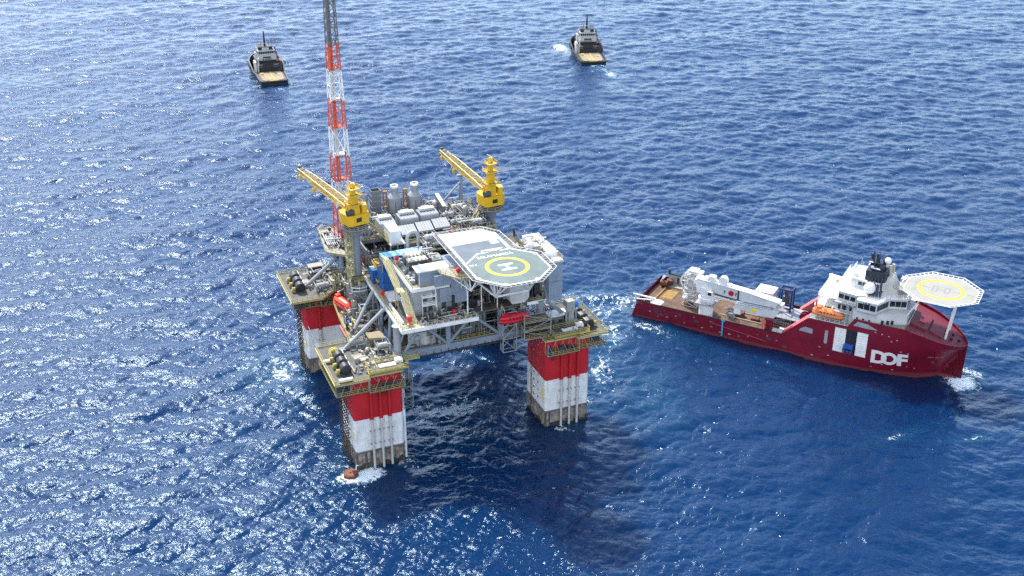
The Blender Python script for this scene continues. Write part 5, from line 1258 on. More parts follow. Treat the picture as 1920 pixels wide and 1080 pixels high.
def chains(X0, Y0, sx, sy, vs, where):
    for k, v in enumerate(vs):
        x, y_ = X0-sx*.95, Y0+sy*v
        m = MB(); z = 26.5; i = 0
        while z > -1.5:
            L_, w, r_ = 1.0, .27, .1
            d = V((1,0,0)) if i % 2 else V((0,1,0)); c_ = V((x,y_,z))
            P = [c_+d*w+V((0,0,L_/2-.2)), c_+d*w*.5+V((0,0,L_/2)), c_-d*w*.5+V((0,0,L_/2)), c_-d*w+V((0,0,L_/2-.2)), c_-d*w+V((0,0,-L_/2+.2)), c_-d*w*.5+V((0,0,-L_/2)), c_+d*w*.5+V((0,0,-L_/2)), c_+d*w+V((0,0,-L_/2+.2))]
            m.path(P+P[:1], r_, 5); z -= .8; i += 1
        o = m.build('mooring_chain', paint('wet chain steel',(.05,.042,.036),.7,.5,(.16,.08,.04),.2,1.5), None, RIG, (x,y_,0))
        tag(o, ('frontmost','second','third','rearmost')[k]+' hanging mooring chain on the left face of the '+where+' column', 'chain', 'mooring chains on the columns')
winches(0,0,1,1,(3.2,6.6,10.0),'front left'); winches(67.8,0,-1,1,(2.6,6.2,9.8),'front right'); winches(0,67.8,1,-1,(12.6,9.0,5.4),'back left')
chains(0,0,1,1,(3.6,6.0,8.4,10.6),'front left'); chains(0,67.8,1,-1,(10.6,8.4,6.0),'back left')
for (x,y_,z,l_), lb in (((-3.0,10.2,Z_TOP+.95,3.4),'white roll lying at the outer back edge of the front left column platform'),((-1.6,-1.0,Z_TOP+.95,3.6),'white roll lying at the front corner of the front left column platform')):
    t = Thing('white_roll', lb, 'roll', RIG, (x,y_,z-.5), 'white rolls on the front left column')
    m = MB(); m.lathe((x,y_,z),[(.5,-l_/2),(.5,-.1),(.46,-.08),(.46,.08),(.5,.1),(.5,l_/2)],14,'X'); t.part('roll', m, M['cleanwhite'])
    m = MB(); m.box(x-1.2,x-.9,y_-.6,y_+.6,z-.55,z-.45); m.box(x+.9,x+1.2,y_-.6,y_+.6,z-.55,z-.45); t.part('cradle', m, M['deck'])
t = Thing('cable_reel', 'yellow spoked cable reel beside the winches of the front left column', 'cable reel', RIG, (-1.2,12.6,Z_TOP+.4))
m = MB()
for yy in (12.3,13.1):
    for k in range(18):
        a, b = 2*math.pi*k/18, 2*math.pi*(k+1)/18; m.bar((-1.2+1.3*math.cos(a),yy,Z_TOP+1.8+1.3*math.sin(a)),(-1.2+1.3*math.cos(b),yy,Z_TOP+1.8+1.3*math.sin(b)),.12,5)
    for k in range(6): a = k*math.pi/3; m.bar((-1.2,yy,Z_TOP+1.8),(-1.2+1.3*math.cos(a),yy,Z_TOP+1.8+1.3*math.sin(a)),.08,4)
t.part('flange', m, M['markyellow'])
m = MB(); m.lathe((-1.2,12.7,Z_TOP+1.8),[(.6,-.38),(.6,.38)],12,'Y'); t.part('cable', m, M['darkgrey'])
def shed(x0,x1,y0,y1,z0,h,lb,wall='midgrey',roof='cleanwhite'):
    t = Thing('deck_shed', lb, 'shed', RIG, ((x0+x1)/2,(y0+y1)/2,z0), 'small sheds on the column platforms')
    m = MB(); m.box(x0,x1,y0,y1,z0,z0+h); t.part('wall', m, M[wall])
    m = MB(); m.box(x0-.25,x1+.25,y0-.25,y1+.25,z0+h+.003,z0+h+.2); t.part('roof', m, M[roof])
    m = MB(); m.box(x0+.5,x0+1.4,y0-.07,y0-.004,z0+.1,z0+2.1); t.part('door', m, M['darkgrey'])
    m = MB(); m.box(x1-1.6,x1-.5,y0-.07,y0-.004,z0+1,z0+1.9); t.part('louvre', m, M['black'])
shed(58.6,62.8,6.6,10.0,Z_TOP+.36,3.0,'dark walled shed with a white roof on the front right column'); shed(63.2,64.6,8.4,11.4,Z_TOP+.36,2.2,'low white roofed hutch beside the larger shed on the front right column','white')
shed(9.4,13.2,14.6,18.6,Z_TOP-1.2,3.4,'tan roofed shed behind the front left column platform','midgrey','tan'); shed(4.6,8.6,65.2,67.6,Z_TOP+.36,2.4,'pale roofed shed at the far edge of the back left column','darkgrey','paledeck')
t = Thing('winch_tower', 'grey chain tower with a round blue motor on the front right column', 'winch tower', RIG, (64.2,6,Z_TOP+.36))
m = MB(); m.loft([[(63.2,5,28.4),(65.4,5,28.4),(65.4,7.4,28.4),(63.2,7.4,28.4)],[(63.6,5.2,32),(65.2,5.2,32),(65.2,7,32),(63.6,7,32)],[(62.8,4.8,34.4),(65.4,4.8,34.4),(65.4,7.2,34.4),(62.8,7.2,34.4)],[(62.8,4.8,35.8),(65.4,4.8,35.8),(65.4,7.2,35.8),(62.8,7.2,35.8)]], smooth=False); t.part('tower', m, M['brightgrey'])
m = MB(); m.lathe((65.9,5.6,34.9),[(1.1,-.4),(1.1,.4)],16,'X'); t.part('motor', m, paint('bright blue steel',(.02,.17,.50),.5,.2))
m = MB(); m.box(62.9,65.3,4.9,7.1,35.82,36); m.rail([(62.9,7.1),(62.9,4.9),(65.3,4.9)],36,.9,.05,1); t.part('top_platform', m, M['cream'])
m = MB(); m.bar((62.9,5.2,28.4),(62.9,5.2,34.4),.3,8); m.bar((63.5,4.6,28.4),(63.5,4.6,33),.25,8); m.bar((65.8,4.9,28.4),(65.6,5,34),.22,8); t.part('cable_guide', m, M['grey'])
# jib lying on the platform right of the helideck, and its lamp post
t = Thing('deck_davit', 'small tan davit arm beside the right kink of the helideck', 'davit', RIG, (51.4,9.6,51.6))
m = MB(); m.lathe((51.4,9.6,51.6),[(.5,0),(.5,1.6)],10); m.bar((51.4,9.6,53.0),(50.6,14.2,54.4),.32,6); m.bar((51.4,9.6,53.4),(50.8,13.2,56.4),.18,6); t.part('arm', m, M['tan'])
m = MB(); m.bar((50.7,13.6,54.2),(50.7,13.6,56.8),.3,6); t.part('post', m, M['black'])
t = Thing('satellite_dome', 'white dome and cabinet group on the roof right of the helideck', 'radar dome', RIG, (53.2,8.4,51.6))
m = MB(); m.dome((53.4,8.6,53.2),1.0,14,7,low=-.8); t.part('dome', m, M['cleanwhite'])
m = MB(); m.lathe((53.4,8.6,51.6),[(.6,0),(.6,.9)],10); m.box(54.2,56,8,10.6,51.6,53); t.part('base', m, M['cream'])
m = MB(); m.box(50.4,57.4,7.4,15.2,51.2,51.58); rig.part('gallery', m, M['paledeck'])
# sagging hawser between the two left columns
m = MB(); A_, B_ = V((.6,54.2,17.0)), V((1.9,16.2,28.6)); pts = [A_.lerp(B_,k/14)+V((0,0,-5.5*4*(k/14)*(1-k/14))) for k in range(15)]; m.path(pts,.14,6)
tag(m.build('mooring_hawser', paint('pale blue rope',(.55,.66,.72),.8,.1), None, RIG, tuple(A_)), 'pale sagging hawser strung between the two left columns', 'rope')
# the mooring buoy
bc = RIG.m.inverted() @ V((-42.6,251.2,0))
t = Thing('mooring_buoy', 'rusty round mooring buoy in white water below the front left column', 'buoy', RIG, (bc.x,bc.y,-.4))
m = MB(); m.lathe((bc.x,bc.y,-1.2),[(1.85,0),(2.0,.3),(2.0,2.2),(1.9,2.35)],24); t.part('float', m, M['rust'])
m = MB(); m.lathe((bc.x,bc.y,1.16),[(1.6,0),(1.6,.05)],20); m.bar((bc.x-.2,bc.y,1.2),(bc.x-.2,bc.y,1.5),.25,8); t.part('top_plate', m, paint('rust red plate',(.17,.06,.035),.9,.4,(.15,.06,.03),.1,1.2))
m = MB(); m.bar((bc.x+1.5,bc.y+.5,.8),(bc.x+1.8,bc.y+1.0,2.4),.14,6); m.bar((bc.x+1.8,bc.y+1.0,2.4),(bc.x+2.5,bc.y+.5,2.3),.14,6); t.part('pad_eye', m, M['cleanwhite'])
m = MB(); m.bar((bc.x+2.5,bc.y+.5,2.4),(bc.x+2.0,bc.y-.4,1.0),.2,6); m.bar((bc.x+1.2,bc.y+1.4,.4),(bc.x+.8,bc.y+3.4,.2),.3,6); t.part('shackle', m, M['black'])
# ================================================================== the red offshore vessel
YC = 11.0
def lerp_tab(tab, x):
    if x <= tab[0][0]: return tab[0][1]
    for (a, va), (b, vb) in zip(tab, tab[1:]):
        if x <= b: return va + (vb-va)*(x-a)/(b-a)
    return tab[-1][1]
ZT = [(-2,6.1),(0,6.2),(49.6,6.3),(57.4,13.9),(69.6,14.2),(71.4,17.3),(86,17.4),(92,15.8),(103.2,11.8)]
def hb(x, z):
    """half breadth of the hull at station x, height z"""
    zt = lerp_tab(ZT, x); f = min(1, max(0, z/max(8., zt)))
    xe = 97.0 + 6.2*min(1, max(0, z/11.6))**1.3                      # raked stem
    x0 = 62 + 20*f**.8
    if x <= x0: w = 1.
    else:
        t = (x-x0)/(xe-x0)
        if t >= 1: return 0.
        w = (1-t**(1.9+.7*f))**(.62+.1*(1-f))
    st = 1 - .03*max(0, (4-x)/6)**2
    return YC*w*st
def near(x, z): return YC - hb(x, z)
ship = Thing('offshore_vessel', 'maroon offshore support ship with white bridge and round bow helideck', 'ship', SHIP, (52, YC, 0))
xs = [-1.6,0,3,10,20,30,40,49.6,52,55,57.4,60,64,69.6,70.5,71.4,74,77,80,83,86,88,90,92,94,96,97.5,98.8,100,101,101.6,102.2,102.6,102.9,103.2]
levels = [-.25,-.1,.0,.06,.12,.18,.25,.32,.4,.47,.55,.62,.7,.77,.85,.92,1.0]
xs = sorted(set(xs + [round((a+b)/2,2) for a, b in zip(xs, xs[1:]) if a > 71]))
m = MB(); rows = []
for side in (-1, 1):
    G = []
    for x in xs:
        zt = lerp_tab(ZT, x); r_ = []
        for l in levels:
            z = l*zt if l > 0 else l*8
            xx = x
            if x < 1: xx = x + (0 if x == 0 else 0) ; 
            if x < 0: xx = 0 - 1.6*(1-min(1,max(0,z/5)))            # the stern slopes in under the deck
            r_.append((xx, YC+side*hb(xx, z), z))
        G.append(r_)
    n = len(levels); vs = [p for r_ in G for p in r_]
    fs = [(i*n+j, (i+1)*n+j, (i+1)*n+j+1, i*n+j+1) for i in range(len(xs)-1) for j in range(n-1)]
    if side > 0: fs = [f[::-1] for f in fs]
    m.add(vs, fs, True); rows.append(G)
s_, p_ = rows[0][0], rows[1][0]
m.add(s_+p_, [(i, i+1, len(s_)+i+1, len(s_)+i) for i in range(len(s_)-1)])
hull = ship.part('hull', m, M['shiphull']); hull.cycles.shadow_terminator_geometry_offset = .5; hull.cycles.shadow_terminator_offset = .2
m = MB()                                                           # boot topping just proud of the plating
for side in (-1, 1):
    rr = []
    for x in [q for q in xs if 0 <= q < 97]: rr.append([(x, YC+side*(hb(x,z)+.03), z) for z in (-1.5,.2,1.1)])
    m.loft(rr, closed=False, caps=False)
ship.sub('boot_topping', hull, m, M['boottop'])
m = MB()
for side in (-1, 1):
    rr = []
    for x in [q for q in xs if 0 <= q <= 49.6]: y0 = YC+side*hb(x,6.2); zt = lerp_tab(ZT,x); rr.append([(x,y0+side*.12,zt-.1),(x,y0+side*.12,zt+.14),(x,y0-side*.3,zt+.14),(x,y0-side*.3,zt-.1)])
    m.loft(rr, smooth=False)
ship.sub('bulwark_cap', hull, m, M['black'])
m = MB(); m.prism([(.2,.7),(50.5,.7),(50.5,21.3),(.2,21.3)], 4.2, 4.5); ship.part('working_deck', m, M['wood'])
m = MB(); m.box(.3,50,.35,.66,4.5,6.15); ship.part('bulwark', m, M['midgrey'])
m = MB(); m.box(3.2,26,20.6,21.1,4.5,8.0); bw = ship.part('side_wall', m, M['cladding']); m = MB(); m.box(3.0,26,20.5,21.25,8.003,8.35); m.box(3.0,3.5,20.4,21.3,8.36,9.8); ship.sub('cap', bw, m, M['black'])
m = MB(); m.box(6.4,7.0,20.5,20.597,5.2,7.4); m.box(7.8,11,20.5,20.597,4.7,7.5); m.box(12.4,14.4,20.5,20.597,4.9,7.2); ship.sub('opening', bw, m, M['black'])
m = MB(); m.box(4.5,16,17.6,20.4,4.505,4.9); ship.part('deck_plate', m, M['paledeck'])
m = MB(); 
for x in np.arange(2, 50, 2.4): m.box(x,x+.1,.9,21,4.503,4.53)
for y_ in (2.2, 2.9): m.box(1,50,y_,y_+.16,4.504,4.62)
ship.part('deck_seam', m, M['darkgrey'])
yg = paint('yellow ochre deck paint',(.24,.145,.03),.8,.8,(.10,.055,.025),.1,.9,var=.4)
m = MB(); m.box(3.6,4.2,5,19,4.51,4.9); m.box(1.2,6.5,3.4,4.6,4.51,4.75); m.box(5.2,9,9,16,4.506,4.55); ship.part('deck_marking', m, yg)
m = MB(); m.bar((-1.4,.6,8.0),(6.4,1.3,7.6),.34,8); m.bar((-1.2,.8,6.2),(6,1.4,7.0),.22,8); m.bar((-.6,.9,6),(-.9,.7,8),.2,6); m.box(5.6,8.2,.2,2.4,4.6,7.0); m.box(5.2,8.8,-.2,2.8,6.3,6.6); m.bar((1.2,21,6.2),(2.6,18,8.2),.5,8); m.bar((1,19,5.2),(2.6,17,8),.3,8); ship.part('stern_davit', m, M['cleanwhite'])
m = MB(); m.lathe((2.6,3.4,5.0),[(.8,-.6),(.8,.6)],12,'Y'); m.lathe((3.0,17.4,5.8),[(1.1,-1.2),(1.1,1.2)],14,'X'); m.cbox((4.2,19,5.6),(2.2,1.6,2.2)); ship.part('winch', m, M['rust'])
# the sloping red cheeks, their sunlit tone painted in, and the foredeck block
m = MB()
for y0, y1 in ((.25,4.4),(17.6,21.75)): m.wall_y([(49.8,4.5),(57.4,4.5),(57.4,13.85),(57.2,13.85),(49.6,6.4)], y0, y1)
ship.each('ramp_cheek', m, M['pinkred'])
m = MB(); m.box(57.45,71.6,.25,21.75,9,14.0); ship.part('upper_deck', m, M['deck'])
m = MB(); m.box(57.42,57.44,4.5,17.5,4.5,13.9); ship.part('bulkhead', m, M['shipdeckred'])
m = MB()
pts = [(x, near(x, lerp_tab(ZT,x))+.25) for x in (71.4,77,80,83,86)]
m.prism([(71.4,.3)]+pts[1:]+[(86,22-pts[-1][1]),(83,22-near(83,17.4)-.25),(80,21.7),(71.4,21.7)], 16.2, 16.5); ship.part('forecastle_deck', m, M['paledeck'])
# the sloping bow deck: plate, raised panels, bulwark edge
def bow(x, dz): return lerp_tab(ZT,x)+dz
bx = [86,88,90,92,94,96,98,100,101.2,102,102.8]
m = MB(); rr = [[(x, YC+s_*max(0.02,hb(x,bow(x,0))-.25), bow(x,-.75)) for s_ in (-1,1)] for x in bx]; m.loft(rr, closed=False, smooth=False, caps=False)
bd = ship.part('bow_deck', m, M['shipdeckred'])
m = MB()
for s_ in (-1,1):
    rr = []
    for x in bx+[103.2]:
        y0 = YC+s_*hb(x,bow(x,0)); rr.append([(x,y0+s_*.06,bow(x,-.05)),(x,y0+s_*.06,bow(x,.1)),(x,y0-s_*.28,bow(x,.1)),(x,y0-s_*.28,bow(x,-.7))])
    m.loft(rr, smooth=False)
ship.sub('bulwark_cap', bd, m, M['shiphull'])
m = MB()
for x0, x1, y0, y1, dz in ((86.4,91.6,6.4,15.6,-.2),(92.2,96,7.0,15,-.28)):
    m.add([(x0,y0,bow(x0,dz)),(x1,y0,bow(x1,dz)),(x1,y1,bow(x1,dz)),(x0,y1,bow(x0,dz)),(x0,y0,bow(x0,-.8)),(x1,y0,bow(x1,-.8)),(x1,y1,bow(x1,-.8)),(x0,y1,bow(x0,-.8))],[(0,1,2,3),(4,5,1,0),(5,6,2,1),(7,4,0,3)])
ship.sub('hatch_cover', bd, m, M['shipdeckred'])
m = MB(); m.cbox((89.5,10.5,bow(89.5,-.05)),(2.0,1.8,.12),0,R(14)); ship.sub('hatch', bd, m, M['firered'])
m = MB()
for x, y_ in ((98.5,9.4),(98.5,12.6),(100.6,11)): m.lathe((x,y_,bow(x,-.8)),[(.35,0),(.35,.8),(.5,.85),(.5,1)],8)
ship.sub('bollard', bd, m, M['black'])
# openings, doors and marks on the near side
def patch(name, pts, off, mat, seg=1, par=hull):
    """a plate following the plating: pts (x,z) outline"""
    m = MB(); n = len(pts); v0 = [(x, near(x,z)-off, z) for x, z in pts]; v1 = [(x, near(x,z)-off+.05, z) for x, z in pts]
    m.add(v0+v1, [tuple(range(n)), tuple(range(2*n-1,n-1,-1))]+[(n+i,n+(i+1)%n,(i+1)%n,i) for i in range(n)]); return ship.sub(name, par, m, mat)
patch('bulwark_opening', [(71.2,15.0),(75,14.9),(78.6,15.1),(75.4,16.4),(72.4,16.6)], .06, M['cladding'])
patch('bulwark_opening', [(55.0,9.2),(59.3,9.0),(59.3,10.6),(57,10.9),(55.6,10.1)], .06, M['cladding'])
cap = [(63.6+.5*math.cos(t), 10.9+.5*math.sin(t)) for t in np.linspace(0,math.pi,7)]+[(63.6+.5*math.cos(t), 7.2+.5*math.sin(t)) for t in np.linspace(math.pi,2*math.pi,7)]
patch('side_port', cap, .06, M['cladding'])
patch('hangar_mouth', [(66.0,5.3),(76.0,5.5),(76.0,13.3),(66.0,13.1)], .05, M['black'])
m = MB(); m.box(69.6,72.8,-.005,3.6,5.5,13.0); ship.sub('hangar', hull, m, M['black'])
for x0, x1 in ((66.1,69.5),(72.9,76.1)):
    m = MB(); m.box(x0,x1,-.34,-.1,5.2,13.2)
    for k in range(9): m.box(x0+.2,x1-.2,-.41,-.343,5.6+k*.84,5.75+k*.84)
    m.box((x0+x1)/2-.1,(x0+x1)/2+.1,-.43,-.343,5.3,13.1); ship.sub('hangar_door', hull, m, M['cleanwhite'])
def hull_text(name, body, size, x, z, mat, sx=1., off=.09, thick=.045):
    cu = bpy.data.curves.new(name,'FONT'); cu.body = body; cu.size = size; cu.align_x = 'LEFT'; cu.resolution_u = 6; cu.offset = size*thick; cu.space_character = 1.0
    t = bpy.data.objects.new(name, cu); COL.objects.link(t); me = bpy.data.meshes.new_from_object(t.evaluated_get(bpy.context.evaluated_depsgraph_get()))
    bpy.data.objects.remove(t); bpy.data.curves.remove(cu)
    for v in me.vertices:
        X, Z = x+v.co.x*sx, z+v.co.y; v.co = V((X, near(X,Z)-off, Z))-ship.base
    me.materials.clear(); me.materials.append(mat); o = bpy.data.objects.new(name, me); COL.objects.link(o); o.parent = hull; return o
hull_text('letter', 'D', 6.2, 77.5, 3.9, M['markwhite'], 1.02, .1); hull_text('letter', 'O', 6.2, 80.6, 3.9, M['markwhite'], .92, .14); hull_text('letter', 'F', 6.2, 85.0, 3.9, M['markwhite'], 1.05, .12)
m = MB()
for k in range(13): 
    if k not in (5,9): x = 93.6+k*.33; z = 8.2; m.cbox((x,near(x,z)-.05,z),(.22,.06,.5),R(12))
ship.sub('name_mark', hull, m, M['pinkred'])
m = MB(); rg = random.Random(12)
for x in list(np.arange(5,50,3.1))+[60,62,65,78,81,84,88,90]:
    z = rg.uniform(1.6,5.2); m.cbox((x,near(x,z)-.03,z),(rg.uniform(.25,.9),.05,rg.uniform(.15,.4)))
for x, z in ((78,14.4),(80,14.2),(82,14),(84.5,13.2),(74,12),(83,12.4),(86,9.2),(88,8.9)): m.cbox((x,near(x,z)-.03,z),(.45,.05,.35))
ship.sub('draught_mark', hull, m, M['cladding'])
m = MB()
for x, z in ((7.5,4.4),(9,3.0),(15.5,4.6),(21.5,3.6),(46,3.6),(51,2.2),(94.5,6.0)): m.cbox((x,near(x,z)-.02,z),(1.6,.05,.7))
ship.sub('discharge_port', hull, m, M['darkgrey'])
m = MB(); m.bar((26,-.12,4.6),(45,-.12,2.6),.09,5); m.bar((26,-.12,4.9),(27.4,-.3,5.1),.09,5); ship.sub('fender_bar', hull, m, M['pinkred'])
m = MB(); m.bar((30.4,-.25,6.2),(30.5,-.35,1.0),.28,8); m.bar((29.9,-.3,6.4),(31.2,-.3,6.2),.2,6); ship.part('hose', m, paint('sky blue hose',(.06,.36,.62),.5,.1))
# superstructure
def tier(name, poly, z0, z1, mat='shadedwhite', roof=None, over=.3):
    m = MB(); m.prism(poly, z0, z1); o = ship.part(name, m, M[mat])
    if roof:
        cx_ = sum(p[0] for p in poly)/len(poly); cy_ = sum(p[1] for p in poly)/len(poly)
        m = MB(); m.prism([(p[0]+over*(1 if p[0]>cx_ else -1), p[1]+over*(1 if p[1]>cy_ else -1)) for p in poly], z1+.003, z1+.3); ship.sub('roof', o, m, M[roof])
    return o
def band(par, a, b, z0, z1, n, off=.05, gap=.18):
    """a row of windows along one wall"""
    a, b = V(a), V(b); d = (b-a); L_ = d.length; d.normalize(); nr = V((d.y,-d.x)); w = L_/n
    for k in range(n):
        p = a+d*(k*w+gap*.5); q = a+d*((k+1)*w-gap*.5); m = MB()
        P = [(p.x+nr.x*off,p.y+nr.y*off),(q.x+nr.x*off,q.y+nr.y*off)]
        m.add([(*P[0],z0),(*P[1],z0),(*P[1],z1),(*P[0],z1),(p.x,p.y,z0),(q.x,q.y,z0),(q.x,q.y,z1),(p.x,p.y,z1)],[(0,1,2,3),(4,0,3,7),(1,5,6,2),(3,2,6,7),(5,4,7,6)])
        ship.sub('window', par, m, M['glass'])
low = [(70.4,1.0),(77.4,.8),(85.6,5.0),(85.6,17.0),(77.4,21.2),(70.4,21.0)]
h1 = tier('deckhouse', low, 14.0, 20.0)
band(h1,(85.6,8.4),(85.6,13.6),18.0,18.9,5,.05,.5)
m = MB()
for x, y_ in ((79.2,1.6),(80.6,2.4),(81.8,3.0)): m.cbox((x,y_,17.3),(.7,.5,1.2),R(30))
ship.sub('ventilator', h1, m, M['black'])
wb = [(71.4,.4),(77.2,.2),(79.6,6.0),(84.6,8.0),(84.6,14.0),(79.6,16.0),(77.2,21.8),(71.4,21.6)]
br = tier('bridge', wb, 20.0, 23.4, 'shadedwhite', None)
for a, b, n_ in (((71.6,.4),(77.0,.2),3),((77.3,.5),(79.5,5.7),4),((79.8,6.1),(84.4,7.9),3),((84.6,8.2),(84.6,13.8),4)): band(br,a,b,20.9,22.7,n_,.05,.14)
m = MB(); m.prism([(p[0]+(.35 if p[0]>75 else -.2),p[1]+(-.35 if p[1]<11 else .35)) for p in wb], 23.403, 23.8); ship.sub('roof', br, m, M['cleanwhite'])
ship.text('letter', br, 'DOF', 1.1, M['navy'], plane_m((74.2,.2,23.0),(1,-.03,0),(0,0,1)), .02)
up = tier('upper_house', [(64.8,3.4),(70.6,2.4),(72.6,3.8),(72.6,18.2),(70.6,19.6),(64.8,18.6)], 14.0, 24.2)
band(up,(64.9,3.35),(70.4,2.42),21.6,23.0,3,.05,.3)
m = MB(); m.loft([[(63.9,2.6,24.2),(71,1.6,24.2),(73.6,3,24.2),(73.6,19,24.2),(71,20.4,24.2),(63.9,19.4,24.2)],[(64.4,3.2,25.0),(70.8,2.4,25.0),(73,3.8,25.0),(73,18.2,25.0),(70.8,19.6,25.0),(64.4,18.8,25.0)]], smooth=False); ship.sub('roof', up, m, M['cleanwhite'])
cabp = tier('wheelhouse', [(67.4,6.2),(75.6,5.6),(77.4,7.4),(77.4,14.6),(75.6,16.4),(67.4,15.8)], 25.0, 27.6, 'shadedwhite', 'cleanwhite')
band(cabp,(69.6,6.03),(75.0,5.65),25.9,27.0,4)
m = MB(); m.rail([(73.4,3.6),(73.4,1.2),(77.6,.4),(80,6),(84.8,7.8),(84.8,14)], 23.8, 1.0, .05, 1.5); m.rail([(66.6,16.2),(66.6,6),(70,5.6)], 27.9, 1.0, .05, 1.5); m.rail([(57.8,.6),(70,.6)],14.0,1.1,.05,1.6); m.rail([(78,1.4),(86.2,5.2),(86.2,16.8)],16.5,1.1,.05,1.6); ship.part('railing', m, M['cleanwhite'])
m = MB(); m.loft([[(76.8,7.4,23.8),(81.6,8.4,23.8),(81.6,14.6,23.8),(76.8,15,23.8)],[(77.4,8.2,27.4),(79.6,9,27.4),(79.6,13.6,27.4),(77.4,14.2,27.4)],[(77.6,8.6,29.2),(79,9.2,29.2),(79,13,29.2),(77.6,13.6,29.2)]], smooth=False); fn = ship.part('funnel_casing', m, M['white'])
m = MB(); m.bar((78.2,9.4,28.8),(77.8,9.6,32.6),.5,8); m.bar((78.4,12.4,28.8),(78.2,12.2,32.2),.45,8); ship.sub('exhaust', fn, m, M['cream'])
m = MB()
for z, P in ((20.0,wb),(16.6,low)):
    for a, b in zip(P, P[1:]): 
        if max(a[1],b[1]) < 17: m.bar((a[0],a[1]-.1,z),(b[0],b[1]-.1,z),.16,4)  # grey deck edges also draw in shading lines between the tiers
for x in (66.2,68.4,70.2): m.box(x,x+.5,2.2,2.9,14.2,20.6)
m.box(64.4,70.8,1.6,3.0,20.6,20.8); m.box(64.4,70.8,1.6,3.0,17.4,17.55); ship.part('deck_edge', m, M['cladding'])
m = MB(); m.rail([(64.4,1.6),(70.8,1.6)],20.8,1,.05,1.3); m.rail([(64.4,1.6),(70.8,1.6)],17.55,1,.05,1.3); m.rail([(64.2,3),(64.2,19),(70,20)],25.1,1,.05,1.5); ship.part('railing', m, M['cleanwhite'])
for x, z in ((71.6,17.0),(73.4,17.0),(75.2,17.0),(72.4,14.6),(74.8,14.6)):
    m = MB(); m.box(x,x+.55,.82,.9,z,z+.55); ship.sub('window', h1, m, M['glass'])
for x in (65.4,67.0,68.8):
    m = MB(); m.box(x,x+.8,2.3,3.2,18.2,19.6); ship.sub('window', up, m, M['glass'])
m = MB(); m.box(70.9,71.5,.9,1.0,14.4,16.4); m.box(66,66.9,2.9,3.1,14.2,16.3); ship.part('door', m, M['midgrey'])
m = MB()
for q in ((70,8,27.9,33),(68.6,13,27.9,32),(76.8,13.6,27.9,31.6),(66,5,25,29),(82.8,9.4,23.8,27),(73,1.4,23.8,26.6)): m.bar(q[:3],(q[0],q[1],q[3]),.06,4)
m.box(67.8,69,7,8.4,27.9,28.9); m.box(70.4,71.2,12,13,27.9,29.1); ship.part('aerial', m, M['white'])
# mast
m = MB(); m.loft([[(71.8,6.4,25),(76.4,6.2,25),(76.4,12,25),(71.8,12,25)],[(72.8,7.4,28),(76.0,7.2,28),(76.0,11,28),(72.8,11,28)]], smooth=False); m.box(71.4,77.4,6.2,12.2,28.0,31.2); m.box(72.4,76.4,7,11.4,31.2,32.4); m.bar((74,9,30),(74,9,36),.6,8); m.bar((73,8.4,30),(72.8,8.4,36.8),.3,6); m.bar((75.8,10,30),(75.8,10,34.4),.5,8); m.bar((72,10.5,31),(72,10.5,35),.35,8); m.box(72.4,76.6,7.2,11,31.6,31.8); m.box(71.8,75,7.6,10.6,33.2,33.35); m.bar((76.4,9.4,30),(76.6,9.4,34.4),.1,5); m.bar((72,8,33.5),(72,8,36.2),.08,5); m.bar((71.6,9,32.6),(75.4,9,32.8),.12,5)
ms = ship.part('mast', m, M['darkgrey'] if False else paint('navy black mast',(.018,.026,.045),.5,.15))
m = MB()
for k in range(5): m.bar((73.0+k*1.0,4.3-.1*k,24.2),(72.6+k*.95,6.3,29.2),.32,6)
ship.sub('mast_leg', ms, m, MATS['navy black mast'])
m = MB(); m.bar((73.2,6.9,31.9),(75.4,6.7,31.9),.2,6); m.bar((71.8,7.4,33.6),(73,7.2,33.6),.16,6); m.cbox((73,6.9,32.2),(.8,.5,.5)); m.bar((76.4,6.6,30.4),(76.6,6.4,28.6),.3,6); ship.sub('radar', ms, m, M['cleanwhite'])
for (x,y_,z,r_) in ((73.6,4.2,26.4,1.75),(76.9,9.2,34.2,1.0),(71.2,15.8,28.8,1.0),(75.4,16.6,26.4,.8)):
    m = MB(); m.dome((x,y_,z),r_,16,8,low=-.75); o = ship.part('radar_dome', m, M['cleanwhite']); m = MB(); m.bar((x,y_,z-r_*2.0 if r_<1.5 else 24.9),(x,y_,z-r_*.6),r_*.45,10); ship.sub('pedestal', o, m, M['white'])
# boat deck clutter abaft the house
m = MB(); rg = random.Random(6)
for k in range(46):
    x, y_ = rg.uniform(58.4,64.4), rg.uniform(5.5,20.5); h_ = rg.uniform(.8,2.6); m.cbox((x,y_,14.01+h_/2),(rg.uniform(.5,1.8),rg.uniform(.4,1.6),h_))
ship.each('deck_locker', m, M['white']); m = MB()
for k in range(16):
    x, y_ = rg.uniform(58,68), rg.uniform(4.6,20); m.bar((x,y_,14),(x+rg.uniform(-1,1),y_,14+rg.uniform(2,6)),.12,5)
ship.part('boat_deck_post', m, M['white'])
m = MB()
for z in (17.2, 20.2): m.box(58.6,64.6,4.4,20.4,z,z+.14); m.rail([(64.6,4.4),(58.6,4.4),(58.6,20.4)],z+.14,1.0,.05,1.5)
m.bar((58.7,4.6,14),(58.7,4.6,21),.14,6); m.bar((61.5,4.6,14),(61.5,4.6,21),.14,6); ship.part('gallery', m, M['cleanwhite'])
m = MB()
for x in (58.6,61.4,64): m.bar((x,4.6,14),(x,1.4,18.4),.2,6); m.bar((x,1.4,18.4),(x,2.2,18.8),.2,6)
ship.part('davit', m, M['cleanwhite'])
m = MB(); m.bar((58.5,18.6,14),(58.2,18.8,21.5),.3,7); m.bar((58.2,18.8,21.5),(64.6,18.2,21.2),.3,7); m.lathe((60.6,16.8,19.4),[(1.1,-.4),(1.1,.4)],14,'Y'); ship.part('boat_crane', m, M['cleanwhite'])
